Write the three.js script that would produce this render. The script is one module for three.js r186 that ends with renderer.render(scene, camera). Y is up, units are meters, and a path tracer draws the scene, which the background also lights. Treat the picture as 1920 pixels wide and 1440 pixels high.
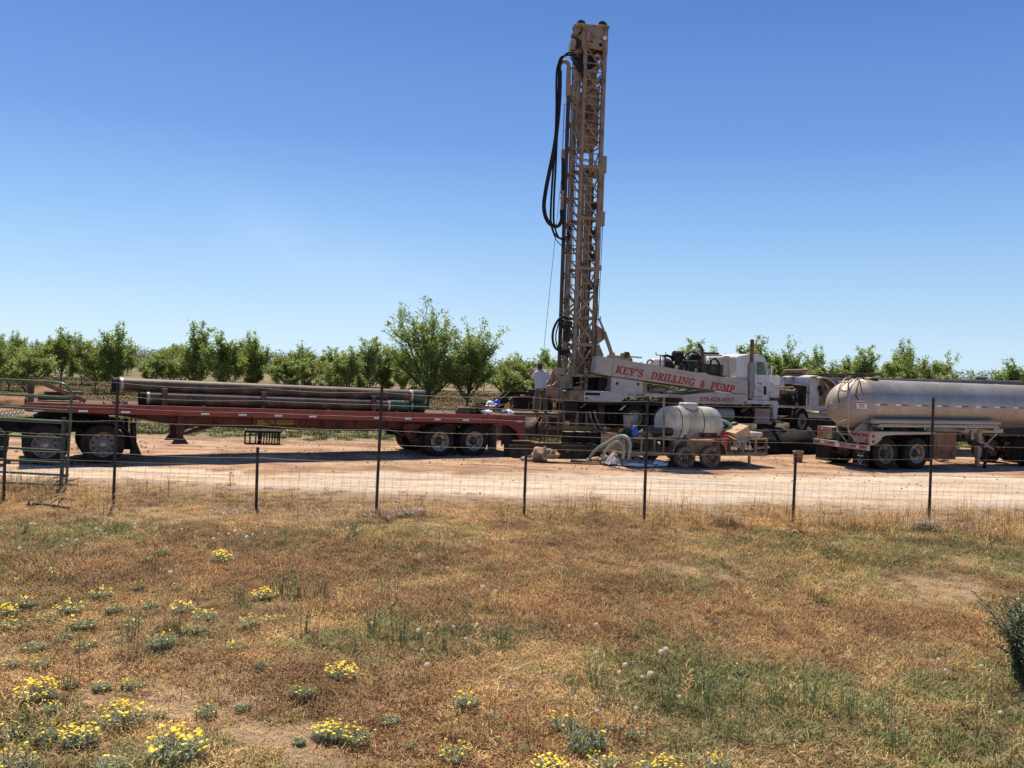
import * as THREE from 'three';
import { mergeGeometries, toCreasedNormals } from 'three/addons/utils/BufferGeometryUtils.js';
import { RoundedBoxGeometry } from 'three/addons/geometries/RoundedBoxGeometry.js';
import { MarchingCubes } from 'three/addons/objects/MarchingCubes.js';
import { FontLoader } from 'three/addons/loaders/FontLoader.js';
import { TextGeometry } from 'three/addons/geometries/TextGeometry.js';

// ---------------------------------------------------------------- camera, sky, sun, exposure
const D2R = Math.PI / 180;
const scene = new THREE.Scene();
const camera = new THREE.PerspectiveCamera(48.24, 1024 / 768, 0.1, 6000);
camera.position.set(0, 2.9, 0);
camera.rotation.order = 'YXZ';
camera.rotation.set(-1.07 * D2R, 0, 2.1 * D2R);
camera.updateMatrixWorld(true);
const renderer = new THREE.WebGLRenderer({ antialias: true });
renderer.setSize(1024, 768);
renderer.toneMapping = THREE.LinearToneMapping;
renderer.toneMappingExposure = 1.42;
renderer.shadowMap.enabled = true;

const SUN_EL = 62 * D2R, SUN_DIR = new THREE.Vector3(-0.36, 0, -1).normalize().multiplyScalar(Math.cos(SUN_EL));
SUN_DIR.y = Math.sin(SUN_EL);
{ // clear desert sky: pale at the horizon, deep blue overhead, a little brighter round the sun
  const W = 1024, H = 512, d = new Float32Array(W * H * 4);
  const stops = [[0, [0.485, 0.615, 0.70]], [0.03, [0.44, 0.585, 0.70]], [0.085, [0.325, 0.495, 0.685]], [0.16, [0.212, 0.38, 0.645]], [0.25, [0.124, 0.255, 0.555]], [0.38, [0.073, 0.172, 0.445]], [0.6, [0.052, 0.126, 0.35]], [1, [0.033, 0.085, 0.25]]];
  for (let j = 0; j < H; j++) for (let i = 0; i < W; i++) {
    const el = ((j + 0.5) / H - 0.5) * Math.PI, az = ((i + 0.5) / W - 0.5) * 2 * Math.PI;
    const v = [Math.cos(az) * Math.cos(el), Math.sin(el), Math.sin(az) * Math.cos(el)];
    const e = Math.max(0, v[1]); let k = 0; while (k < stops.length - 2 && e > stops[k + 1][0]) k++;
    const t = Math.min(1, Math.max(0, (e - stops[k][0]) / (stops[k + 1][0] - stops[k][0])));
    const c = v[0] * SUN_DIR.x + v[1] * SUN_DIR.y + v[2] * SUN_DIR.z;
    const glow = 0.35 * Math.pow(Math.max(0, c), 24) + 0.12 * Math.pow(Math.max(0, c), 6) * (1 - e);
    const px = v[2] < -0.2 ? v[0] / -v[2] : 9, py = v[2] < -0.2 ? v[1] / -v[2] : 9; // a faint wisp of drifting dust low on the left
    const wisp = Math.exp(-(((px + 0.21 + (py - 0.12) * 1.5) / 0.11) ** 2) - ((py - 0.13) / 0.065) ** 2) * (-0.1 + 1.5 * fbm(px * 22 + 4, py * 30, 4));
    const side = 1 - 0.07 * v[0] * (1 - e * 0.5);
    const o = (j * W + i) * 4;
    for (let q = 0; q < 3; q++) {
      let val = stops[k][1][q] * (1 - t) + stops[k + 1][1][q] * t;
      if (v[1] < 0) val = [0.30, 0.24, 0.18][q];
      d[o + q] = val * side + Math.max(0, wisp) * [0.042, 0.033, 0.021][q] + glow * [1, 1, 0.95][q];
    }
    d[o + 3] = 1;
  }
  const sky = new THREE.DataTexture(d, W, H, THREE.RGBAFormat, THREE.FloatType);
  sky.mapping = THREE.EquirectangularReflectionMapping; sky.magFilter = THREE.LinearFilter; sky.needsUpdate = true;
  scene.background = sky; scene.environment = sky;
}
const sun = new THREE.DirectionalLight(new THREE.Color().setRGB(1, 0.88, 0.70), 5.0);
sun.name = 'sun';
sun.position.copy(SUN_DIR).multiplyScalar(120).add(new THREE.Vector3(0, 0, -30)); sun.target.position.set(0, 0, -30);
sun.castShadow = true; sun.shadow.mapSize.set(4096, 4096);
Object.assign(sun.shadow.camera, { left: -70, right: 70, top: 70, bottom: -70, near: 1, far: 300 });
scene.add(sun, sun.target);

// ---------------------------------------------------------------- random numbers, noise, placing
function mulberry(a) { return () => { a |= 0; a = a + 0x6D2B79F5 | 0; let t = Math.imul(a ^ a >>> 15, 1 | a); t = t + Math.imul(t ^ t >>> 7, 61 | t) ^ t; return ((t ^ t >>> 14) >>> 0) / 4294967296; }; }
function h2(x, y) { let h = Math.imul(x | 0, 374761393) + Math.imul(y | 0, 668265263) | 0; h = Math.imul(h ^ h >>> 13, 1274126177); return ((h ^ h >>> 16) >>> 0) / 4294967296; }
function vn(x, y) { const xi = Math.floor(x), yi = Math.floor(y); let fx = x - xi, fy = y - yi; fx = fx * fx * (3 - 2 * fx); fy = fy * fy * (3 - 2 * fy);
  return (h2(xi, yi) * (1 - fx) + h2(xi + 1, yi) * fx) * (1 - fy) + (h2(xi, yi + 1) * (1 - fx) + h2(xi + 1, yi + 1) * fx) * fy; }
function fbm(x, y, o = 4) { let s = 0, a = 0.5, n = 0; for (let i = 0; i < o; i++) { s += a * vn(x, y); n += a; a *= 0.5; x = x * 2.03 + 17.3; y = y * 2.03 + 9.1; } return s / n; }
const clamp = (x, a = 0, b = 1) => Math.min(b, Math.max(a, x));
const sst = (a, b, x) => { const t = clamp((x - a) / (b - a)); return t * t * (3 - 2 * t); };
const mix = (a, b, t) => a + (b - a) * t;
const mix3 = (a, b, t) => [mix(a[0], b[0], t), mix(a[1], b[1], t), mix(a[2], b[2], t)];
const V = (x, y, z) => new THREE.Vector3(x, y, z);
const RAYM = new THREE.Matrix4().extractRotation(camera.matrixWorld);
const ray = (px, py) => V(px - 960, -(py - 720), -1608).applyMatrix4(RAYM);         // a pixel of the 1920 px photograph as a direction
function spot(px, py) { const v = ray(px, py), t = -2.9 / v.y; return [v.x * t, v.z * t]; }   // where that ray meets the flat ground
function gy(x, z) { // gentle relief of the ground
  const l = sst(-18.3, -16.2, z);
  let y = l * ((fbm(x * 0.35 + 5, z * 0.35, 3) - 0.5) * 0.16 + (fbm(x * 1.7, z * 1.7 + 40, 3) - 0.5) * 0.05);
  const rut = sst(-34, -30, z) * (1 - sst(-19, -18, z));
  y += rut * (fbm(x * 0.25, z * 2.1, 3) - 0.5) * 0.05;
  const dx = x + 10.69, dz = z + 22.4, u = dx * 0.866 - dz * 0.5, w = dx * 0.5 + dz * 0.866; // a low bank of graded dirt along the flatbed's near side
  if (u > 0.5 && u < 9.5 && Math.abs(w) < 1.5) y += Math.exp(-(((w - 0.1 + (fbm(x * 1.3, z * 1.3 + 5, 3) - 0.5) * 0.5) / 0.3) ** 2)) * 0.15 * sst(1.0, 2.0, u) * (1 - sst(8.0, 9.0, u)) * (0.55 + 0.9 * fbm(x * 2.3 + 8, z * 2.3, 3));
  return y;
}

// ---------------------------------------------------------------- names, labels, geometry builder
const used = {};
function numbered(n) { const k = used[n] = (used[n] ?? -1) + 1; return k ? `${n}_${String(k).padStart(3, '0')}` : n; }
function tag(o, label, category, group, kind) { if (label) o.userData.label = label; if (category) o.userData.category = category; if (group) o.userData.group = group; if (kind) o.userData.kind = kind; return o; }
function thing(name, label, category, pos = [0, 0, 0], yaw = 0, group) {
  const o = new THREE.Group(); o.name = numbered(name); o.position.set(...pos); o.rotation.y = yaw * D2R; scene.add(o);
  return tag(o, label, category, group);
}
function sub(name, parent, pos = [0, 0, 0], rot = [0, 0, 0]) { const o = new THREE.Group(); o.name = name; o.position.set(...pos); o.rotation.set(...rot); parent.add(o); return o; }
function clone(o, label, group) { const c = o.clone(); c.name = numbered(o.name.replace(/_\d{3}$/, '')); c.userData = { ...o.userData }; scene.add(c); if (label) c.userData.label = label; if (group) c.userData.group = group; return c; }

class B { // collects shapes, each moved by an optional matrix, joined into one mesh by part()
  constructor() { this.g = []; this.keep = false; }
  add(g, m) {
    g = g.index ? g.toNonIndexed() : g;
    const n = new THREE.BufferGeometry(); for (const k of ['position', 'normal', 'uv']) if (g.attributes[k]) n.setAttribute(k, g.attributes[k].clone());
    if (!n.attributes.uv) n.setAttribute('uv', new THREE.BufferAttribute(new Float32Array(n.attributes.position.count * 2), 2));
    if (m) n.applyMatrix4(m);
    this.g.push(n); return this;
  }
  box(x, y, z, w, h, d, o = {}) {
    const s = Math.min(w, h, d), r = o.r ?? (s > 0.05 ? Math.min(0.012, s * 0.2) : 0);
    const g = r > 0 ? new RoundedBoxGeometry(w, h, d, 1, r) : new THREE.BoxGeometry(w, h, d);
    return this.add(g, new THREE.Matrix4().compose(V(x, y, z), new THREE.Quaternion().setFromEuler(new THREE.Euler(o.rx || 0, o.ry || 0, o.rz || 0)), V(1, 1, 1)));
  }
  bb(x0, x1, y0, y1, z0, z1, o) { return this.box((x0 + x1) / 2, (y0 + y1) / 2, (z0 + z1) / 2, Math.abs(x1 - x0), Math.abs(y1 - y0), Math.abs(z1 - z0), o); }
  frame(a, b) { // matrix whose y axis runs from a to b
    const A = V(...a), d = V(...b).sub(A), L = d.length(); d.normalize();
    const up = Math.abs(d.z) > 0.9 ? V(1, 0, 0) : V(0, 0, 1), x = V().crossVectors(d, up).normalize(), z = V().crossVectors(x, d);
    return [new THREE.Matrix4().makeBasis(x, d, z).setPosition(A.addScaledVector(d, L / 2)), L];
  }
  bar(a, b, w, t = w) { const [m, L] = this.frame(a, b); const r = Math.min(w, t) > 0.05 ? 0.006 : 0; return this.add(r ? new RoundedBoxGeometry(w, L, t, 1, r) : new THREE.BoxGeometry(w, L, t), m); }
  rod(a, b, r, seg = 10, r2 = r, open = false) { const [m, L] = this.frame(a, b); return this.add(new THREE.CylinderGeometry(r2, r, L, seg, 1, open), m); }
  tube(pts, r, n = 24, seg = 7, closed = false) { return this.add(new THREE.TubeGeometry(new THREE.CatmullRomCurve3(pts.map(p => V(...p)), closed, 'centripetal'), n, r, seg, closed)); }
  lathe(prof, pos, axis = 'y', seg = 32, sc) { // profile [[radius, along]]
    const m = new THREE.Matrix4(); if (axis === 'x') m.makeRotationZ(-Math.PI / 2); if (axis === 'z') m.makeRotationX(Math.PI / 2);
    const g = new THREE.LatheGeometry(prof.map(p => new THREE.Vector2(Math.max(p[0], 1e-5), p[1])), seg);
    if (sc) m.premultiply(new THREE.Matrix4().makeScale(...sc));
    return this.add(g, m.premultiply(new THREE.Matrix4().makeTranslation(...pos)));
  }
  prism(pts, z0, z1, o = {}) {
    const s = new THREE.Shape(pts.map(p => new THREE.Vector2(p[0], p[1]))); if (o.holes) for (const h of o.holes) s.holes.push(new THREE.Path(h.map(p => new THREE.Vector2(p[0], p[1]))));
    const bv = o.bevel ?? 0, g = new THREE.ExtrudeGeometry(s, { depth: Math.abs(z1 - z0) - 2 * bv, bevelEnabled: bv > 0, bevelThickness: bv, bevelSize: bv, bevelOffset: -bv, bevelSegments: 1, curveSegments: o.curve ?? 8 });
    const m = new THREE.Matrix4().makeTranslation(0, 0, Math.min(z0, z1) + bv); if (o.m) m.premultiply(o.m);
    return this.add(g, m);
  }
  ball(x, y, z, r, sc = [1, 1, 1], seg = 12) { return this.add(new THREE.SphereGeometry(r, seg, Math.ceil(seg * 0.7)), new THREE.Matrix4().makeScale(...sc).premultiply(new THREE.Matrix4().makeTranslation(x, y, z))); }
  geo() {
    const g = mergeGeometries(this.g, false);
    if (!this.keep) { // uv in metres, projected along the axis each face looks along
      const p = g.attributes.position, u = g.attributes.uv, a = V(), b = V(), c = V(), n = V();
      for (let i = 0; i < p.count; i += 3) {
        a.fromBufferAttribute(p, i); b.fromBufferAttribute(p, i + 1); c.fromBufferAttribute(p, i + 2);
        n.subVectors(b, a).cross(c.clone().sub(a)); const x = Math.abs(n.x), y = Math.abs(n.y), z = Math.abs(n.z);
        [a, b, c].forEach((q, k) => z >= x && z >= y ? u.setXY(i + k, q.x, q.y) : y >= x ? u.setXY(i + k, q.x, q.z) : u.setXY(i + k, q.z, q.y));
      }
    }
    return g;
  }
}
function part(name, parent, mat, b, label) {
  const m = new THREE.Mesh(b instanceof B ? b.geo() : b, mat); m.name = parent === scene ? numbered(name) : name; m.castShadow = m.receiveShadow = true; parent.add(m);
  if (label) m.userData.label = label;
  return m;
}
const P = (name, parent, mat, f, label) => { const b = new B(); f(b); return part(name, parent, mat, b, label); };

// ---------------------------------------------------------------- materials
let texN = 0;
function tex(n, f, srgb = true, rep = 1) { // f(u, v) -> [r, g, b] 0..1 of a tile that repeats
  const d = new Uint8Array(n * n * 4);
  for (let j = 0; j < n; j++) for (let i = 0; i < n; i++) { const c = f(i / n, j / n), o = (j * n + i) * 4; d[o] = clamp(c[0]) * 255; d[o + 1] = clamp(c[1]) * 255; d[o + 2] = clamp(c[2]) * 255; d[o + 3] = 255; }
  const t = new THREE.DataTexture(d, n, n); t.wrapS = t.wrapT = THREE.RepeatWrapping; t.magFilter = THREE.LinearFilter; t.minFilter = THREE.LinearMipmapLinearFilter; t.generateMipmaps = true;
  if (srgb) t.colorSpace = THREE.SRGBColorSpace; t.repeat.set(rep, rep); t.needsUpdate = true; texN++; return t;
}
function tfbm(u, v, s, o = 4, seed = 0) { // fbm that tiles over 0..1
  const w = (x, y) => fbm(x * s + seed * 31.7, y * s + seed * 17.1, o), a = u, b = v;
  return w(u, v) * (1 - a) * (1 - b) + w(u - 1, v) * a * (1 - b) + w(u, v - 1) * (1 - a) * b + w(u - 1, v - 1) * a * b;
}
const contrast = (x, k) => clamp((x - 0.5) * k + 0.5);
// wear: patches of dust, dark smears and vertical runs over a paint
const lin2s = c => c <= 0.0031308 ? c * 12.92 : 1.055 * Math.pow(c, 1 / 2.4) - 0.055;
function worn(base, dust, dark, aDust, aDark, seed, streak = 0.3, rep = 0.5) {
  return tex(256, (u, v) => {
    const a = contrast(tfbm(u, v, 5, 5, seed), 3), b = contrast(tfbm(u, v, 9, 5, seed + 3), 4), s = contrast(tfbm(u * 1, v * 0.08, 40, 3, seed + 7), 3), g = tfbm(u, v, 90, 2, seed + 9) - 0.5;
    let c = mix3(base, dust, a * aDust); c = mix3(c, dark, clamp(b * b * aDark + s * s * streak * aDark)); const k = 1 + g * 0.18;
    return c.map(q => lin2s(clamp(q * k)));
  }, true, rep);
}
const bumpy = tex(256, (u, v) => { const a = tfbm(u, v, 14, 5, 2); return [a, a, a]; }, false, 1.2);
const roughT = tex(256, (u, v) => { const a = 0.72 + 0.5 * (tfbm(u, v, 8, 5, 4) - 0.5); return [a, a, a]; }, false, 0.7);
const std = (o) => new THREE.MeshStandardMaterial(o);
const M = {};
// (colours are linear albedos)
M.tan = std({ map: worn([0.56, 0.475, 0.36], [0.48, 0.39, 0.28], [0.2, 0.16, 0.12], 0.6, 0.3, 1, 0.12), roughness: 0.62, roughnessMap: roughT });
M.tanClean = std({ map: worn([0.6, 0.54, 0.45], [0.5, 0.43, 0.34], [0.26, 0.21, 0.16], 0.6, 0.3, 2, 0.12), roughness: 0.5, roughnessMap: roughT });
M.mast = std({ map: worn([0.37, 0.27, 0.172], [0.31, 0.21, 0.125], [0.105, 0.071, 0.046], 0.8, 0.65, 3), roughness: 0.7 });
M.mud = std({ map: worn([0.30, 0.20, 0.12], [0.44, 0.30, 0.18], [0.075, 0.05, 0.034], 0.8, 0.8, 4), roughness: 0.85, bumpMap: bumpy, bumpScale: 0.004 });
M.white = std({ map: worn([0.74, 0.70, 0.635], [0.6, 0.545, 0.46], [0.36, 0.31, 0.26], 0.5, 0.3, 5), roughness: 0.38, roughnessMap: roughT });
const phys = o => new THREE.MeshPhysicalMaterial(o);
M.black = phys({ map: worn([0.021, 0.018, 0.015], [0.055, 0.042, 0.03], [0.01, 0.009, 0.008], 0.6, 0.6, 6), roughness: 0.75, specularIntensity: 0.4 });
M.dark = phys({ map: worn([0.055, 0.045, 0.035], [0.12, 0.088, 0.06], [0.018, 0.015, 0.012], 0.8, 0.8, 7), roughness: 0.75, specularIntensity: 0.5 });
M.brownSteel = std({ map: worn([0.075, 0.045, 0.032], [0.15, 0.09, 0.055], [0.02, 0.014, 0.011], 0.7, 0.8, 8), roughness: 0.55, metalness: 0.25 });
M.rubber = phys({ map: worn([0.024, 0.0205, 0.017], [0.06, 0.046, 0.033], [0.013, 0.011, 0.0095], 0.6, 0.5, 9, 0.3, 0.9), roughness: 0.92, specularIntensity: 0.3 });
M.rubberMud = std({ map: worn([0.16, 0.115, 0.078], [0.26, 0.185, 0.12], [0.06, 0.045, 0.034], 0.8, 0.7, 10, 0.3, 0.9), roughness: 0.92 });
M.hose = phys({ color: new THREE.Color().setRGB(0.014, 0.0135, 0.013), roughness: 0.6, specularIntensity: 0.5 });
M.red = std({ map: worn([0.28, 0.034, 0.026], [0.25, 0.066, 0.044], [0.12, 0.022, 0.018], 0.55, 0.6, 11), roughness: 0.55, roughnessMap: roughT });
M.redDark = std({ map: worn([0.14, 0.03, 0.025], [0.16, 0.07, 0.05], [0.04, 0.014, 0.012], 0.8, 0.7, 12), roughness: 0.7 });
M.rust = std({ map: worn([0.2, 0.085, 0.04], [0.27, 0.15, 0.085], [0.07, 0.035, 0.022], 0.8, 0.8, 13), roughness: 0.85 });
M.alu = std({ map: worn([0.44, 0.385, 0.325], [0.34, 0.27, 0.195], [0.2, 0.165, 0.13], 0.65, 0.4, 14, 0.15), roughness: 0.55, metalness: 0.4, roughnessMap: roughT });
M.steel = std({ map: worn([0.38, 0.34, 0.29], [0.33, 0.26, 0.19], [0.14, 0.115, 0.09], 0.6, 0.5, 15, 0.15), roughness: 0.5, metalness: 0.4 });
M.chrome = std({ color: new THREE.Color().setRGB(0.7, 0.7, 0.7), roughness: 0.14, metalness: 1 });
M.wheel = std({ map: worn([0.40, 0.36, 0.30], [0.33, 0.26, 0.18], [0.1, 0.08, 0.06], 0.75, 0.5, 16, 0.2, 1.5), roughness: 0.55 });
M.wood = std({ map: tex(256, (u, v) => { const g = contrast(tfbm(u * 1, v, 4, 4, 21) * 0.6 + tfbm(u * 0.06, v, 60, 3, 22) * 0.5, 2); return mix3([0.42, 0.31, 0.2], [0.72, 0.6, 0.44], g); }, true, 0.8), roughness: 0.85 });
M.woodOld = std({ map: tex(256, (u, v) => { const g = contrast(tfbm(u * 1, v, 4, 4, 23) * 0.6 + tfbm(u * 0.06, v, 60, 3, 24) * 0.5, 2); return mix3([0.26, 0.19, 0.14], [0.47, 0.38, 0.29], g); }, true, 0.8), roughness: 0.9 });
M.yellow = std({ map: worn([0.46, 0.27, 0.06], [0.32, 0.2, 0.1], [0.1, 0.07, 0.04], 0.8, 0.7, 17), roughness: 0.6 });
M.galv = std({ color: new THREE.Color().setRGB(0.3, 0.27, 0.235), roughness: 0.55, metalness: 0.35 });
M.green = std({ map: worn([0.055, 0.145, 0.055], [0.12, 0.16, 0.08], [0.03, 0.06, 0.03], 0.5, 0.5, 18), roughness: 0.35 });
M.greenDark = std({ map: worn([0.025, 0.085, 0.06], [0.06, 0.08, 0.05], [0.012, 0.02, 0.018], 0.5, 0.5, 19), roughness: 0.45 });
M.redPrint = std({ color: new THREE.Color().setRGB(0.42, 0.025, 0.03), roughness: 0.55 });
M.blackPrint = std({ color: new THREE.Color().setRGB(0.02, 0.02, 0.022), roughness: 0.6 });
M.whitePrint = std({ color: new THREE.Color().setRGB(0.72, 0.72, 0.7), roughness: 0.55 });
M.redLens = new THREE.MeshPhysicalMaterial({ color: new THREE.Color().setRGB(0.28, 0.012, 0.012), roughness: 0.25, clearcoat: 0.4 });
M.amber = new THREE.MeshPhysicalMaterial({ color: new THREE.Color().setRGB(0.75, 0.2, 0.02), roughness: 0.25, clearcoat: 0.4 });
M.glass = new THREE.MeshPhysicalMaterial({ color: new THREE.Color().setRGB(0.72, 0.8, 0.74), transmission: 1, thickness: 0, roughness: 0.04, ior: 1.45 });
M.poly = new THREE.MeshPhysicalMaterial({ color: 0xffffff, roughness: 0.5, transmission: 0.7, thickness: 0 });
M.hoseGreen = std({ map: worn([0.22, 0.38, 0.30], [0.36, 0.36, 0.27], [0.1, 0.14, 0.11], 0.6, 0.4, 20), roughness: 0.55 });
M.cloth = std({ map: worn([0.38, 0.255, 0.145], [0.46, 0.33, 0.2], [0.17, 0.11, 0.065], 0.7, 0.6, 21), roughness: 0.95 });
M.card = std({ map: worn([0.47, 0.31, 0.18], [0.55, 0.4, 0.26], [0.25, 0.16, 0.09], 0.5, 0.4, 22), roughness: 0.9 });
M.redPlastic = std({ color: new THREE.Color().setRGB(0.42, 0.03, 0.03), roughness: 0.45 });
M.whitePlastic = std({ color: new THREE.Color().setRGB(0.74, 0.74, 0.72), roughness: 0.45 });
M.bluePlastic = std({ color: new THREE.Color().setRGB(0.015, 0.10, 0.42), roughness: 0.35 });
M.greyCloth = std({ map: worn([0.17, 0.155, 0.145], [0.5, 0.46, 0.40], [0.05, 0.047, 0.045], 0.75, 0.9, 23, 0.2, 2.2), roughness: 0.95, side: THREE.DoubleSide });

// ---------------------------------------------------------------- lettering
const serif = await new FontLoader().loadAsync('fonts/droid/droid_serif_bold.typeface.json');
const sansB = await new FontLoader().loadAsync('fonts/droid/droid_sans_bold.typeface.json');
function letters(b, str, font, x, y, z, h, w, slant = 0, rot = 0, depth = 0.006, bold = 0) { // a word w wide, capital height h, at (x, y) lower left
  const g = new TextGeometry(str, { font, size: 1, depth: 1, curveSegments: 4, bevelEnabled: bold > 0, bevelSize: bold, bevelThickness: 0.05, bevelSegments: 1 }); g.computeBoundingBox(); const bx = g.boundingBox;
  const m = new THREE.Matrix4().makeTranslation(-bx.min.x, -Math.max(0, bx.min.y), 0);
  m.premultiply(new THREE.Matrix4().makeScale(w / (bx.max.x - bx.min.x), h / bx.max.y, depth));
  m.premultiply(new THREE.Matrix4().set(1, slant, 0, 0, 0, 1, 0, 0, 0, 0, 1, 0, 0, 0, 0, 1));
  m.premultiply(new THREE.Matrix4().makeRotationZ(rot)).premultiply(new THREE.Matrix4().makeTranslation(x, y, z));
  return b.add(g, m);
}
// ---------------------------------------------------------------- ground
const grainT = tex(512, (u, v) => { const a = tfbm(u, v, 120, 3, 31), b = tfbm(u, v, 14, 5, 32), c = contrast(tfbm(u, v, 60, 2, 33), 5); const k = 0.78 + 0.62 * (a - 0.5) + 0.5 * (b - 0.5) + 0.07 * c; return [k, k, k].map(q => lin2s(clamp(q * 0.98))); }, true, 1);
const grainB = tex(512, (u, v) => { const a = tfbm(u, v, 110, 3, 31) * 0.5 + tfbm(u, v, 16, 4, 32) * 0.6; return [a, a, a]; }, false, 1);
const blobs = [ // patches of the lawn seen in the photograph: pixel, radius in metres, kind
  [1030, 1245, 0.62, 'straw'], [700, 1200, 0.8, 'green'], [880, 1190, 0.9, 'green'], [1420, 1310, 1.0, 'green'], [1600, 1340, 0.9, 'green'], [1200, 1270, 0.8, 'green'], [1300, 1400, 0.6, 'green'], [950, 1160, .7, 'green'], [640, 1000, 0.9, 'green'], [780, 1005, 0.9, 'green'], [120, 1000, 1.2, 'green'], [1450, 1010, 1.3, 'green'], [1780, 1030, 2.0, 'green'], [1620, 1060, 1, 'green'], [60, 1350, 0.5, 'green'], [1800, 1400, 0.7, 'green'], [330, 1210, 0.5, 'green'], [1780, 1280, .9, 'green'],
  [1750, 1085, 0.9, 'bare'], [1830, 1050, 0.8, 'bare'], [1340, 1090, 0.6, 'bare'], [1270, 1060, 0.6, 'bare'], [1650, 1110, 0.9, 'bare'], [400, 1320, 0.5, 'bare'], [520, 1380, 0.45, 'bare'], [300, 1300, 0.35, 'bare'], [660, 1420, 0.25, 'bare'], [760, 985, 0.8, 'bare'], [150, 1310, 0.3, 'bare'], [250, 962, 1.2, 'bare'], [340, 962, 1.0, 'bare'], [620, 965, 1, 'bare'],
  [1330, 1170, 1.5, 'rust'], [1600, 1165, 1.6, 'rust'], [850, 1060, 2.2, 'rust'], [480, 1060, 2, 'rust'], [500, 1280, 0.8, 'rust'], [900, 1390, 0.7, 'rust'], [200, 1240, 0.8, 'rust'], [1000, 1120, 1.4, 'rust'], [700, 1380, 0.5, 'rust'], [250, 1080, 1.6, 'rust'], [1100, 1010, 1.5, 'rust'], [380, 1250, .7, 'rust'], [1350, 1230, .6, 'straw'], [1700, 1230, .7, 'straw'], [1450, 1060, 1.4, 'straw'],
].map(([px, py, r, k]) => [...spot(px, py), r, k]);
function lawnMix(x, z) { // weights of rusty, straw, green grass and bare earth at a place
  const w = { rust: 0.40 + 1.9 * (fbm(x * 0.5 + 3, z * 0.5, 4) - 0.5), straw: 0.24 + 2.2 * (fbm(x * 0.7 + 50, z * 0.7, 4) - 0.5), green: 0.26 + 2.3 * (fbm(x * 0.6 + 90, z * 0.6 + 7, 4) - 0.5), bare: -0.28 + 1.7 * (fbm(x * 0.8 + 130, z * 0.8 + 3, 4) - 0.5) };
  const jx = x + (fbm(x * 1.6, z * 1.6 + 8, 3) - 0.5) * 0.9, jz = z + (fbm(x * 1.6 + 20, z * 1.6, 3) - 0.5) * 0.9;
  for (const [bx, bz, r, k] of blobs) { const d = Math.hypot(jx - bx, jz - bz) / r; if (d < 1.5) w[k] += 1.25 * (1 - sst(0.3, 1.5, d)); }
  const f = sst(-14.2, -16.2, z); w.straw += f * 0.7; w.rust -= f * 0.1; w.green -= f * 0.5; w.bare += f * 0.25;
  let s = 0; for (const k in w) { w[k] = Math.max(0, w[k]); s += w[k]; } for (const k in w) w[k] /= s || 1;
  return w;
}
const verge = x => -18.7 - (x > 6 ? 0.18 * (x - 6) : 0) + (fbm(x * 0.55, 3.3, 4) - 0.5) * 1.6;                 // where the grass gives way to the road
const roadFar = x => -23.8 - 0.30 * clamp(x, -6, 14) + (fbm(x * 0.35 + 9, 7.7, 4) - 0.5) * 1.8;
const weedNear = x => -33.5 - 0.25 * x + (fbm(x * 0.4, 44, 4) - 0.5) * 3, weedFar = x => -43 - 0.25 * x + (fbm(x * 0.4, 64, 4) - 0.5) * 4;
function groundColour(x, z) {
  const n = fbm(x * 1.3, z * 1.3, 4), n2 = fbm(x * 0.3 + 7, z * 0.3, 4);
  const soil = mix3([0.30, 0.195, 0.115], [0.40, 0.275, 0.175], n), yard = mix3(mix3([0.33, 0.18, 0.095], [0.52, 0.35, 0.22], contrast(n * 0.4 + fbm(x * 0.2, z * 2.6, 5) * 0.6, 4)), [0.23, 0.125, 0.07], sst(0.56, 0.68, fbm(x * 1.1 + 40, z * 1.7 + 12, 5)) * 0.7);
  if (z > verge(x) - 1.2) {
    const w = lawnMix(x, z); let c = mix3(soil, [0.30, 0.2, 0.12], 0.5);
    c = mix3(c, [0.17, 0.09, 0.04], w.rust * 0.85); c = mix3(c, [0.4, 0.29, 0.16], w.straw * 0.6); c = mix3(c, [0.16, 0.14, 0.06], w.green * 0.7); c = c.map(q => q * 0.72); c = mix3(c, [0.36, 0.245, 0.155], w.bare);
    const t = sst(verge(x) + 0.5, verge(x) - 1.2, z); return mix3(c, mix3([0.44, 0.32, 0.22], soil, 0.3), t);
  }
  if (z > -200) {
    const jit = (fbm(x * 0.8, z * 0.8 + 31, 4) - 0.5) * 3;
    let c = yard;
    const wd = sst(weedNear(x) + 1, weedNear(x) - 1.2, z + jit * 0.6) * (1 - sst(weedFar(x) + 1, weedFar(x) - 1, z + jit * 0.6));
    if (x < 4 || x > 16) c = mix3(c, mix3([0.13, 0.155, 0.055], [0.2, 0.19, 0.085], n), wd * (0.55 + 0.45 * sst(0.4, 0.6, n2)));
    if (z < weedFar(x)) { // the orchard floor: strips of dry red-brown stubble and green grass
      const s = Math.sin((z + 0.30 * x) * 0.42 + (n2 - 0.5) * 2.5); c = mix3([0.23, 0.15, 0.085], [0.31, 0.205, 0.12], n); c = mix3(c, [0.115, 0.15, 0.055], sst(0.05, 0.55, s + jit * 0.15) * 0.9);
    }
    return c;
  }
  return [0.1, 0.125, 0.055];
}
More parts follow.
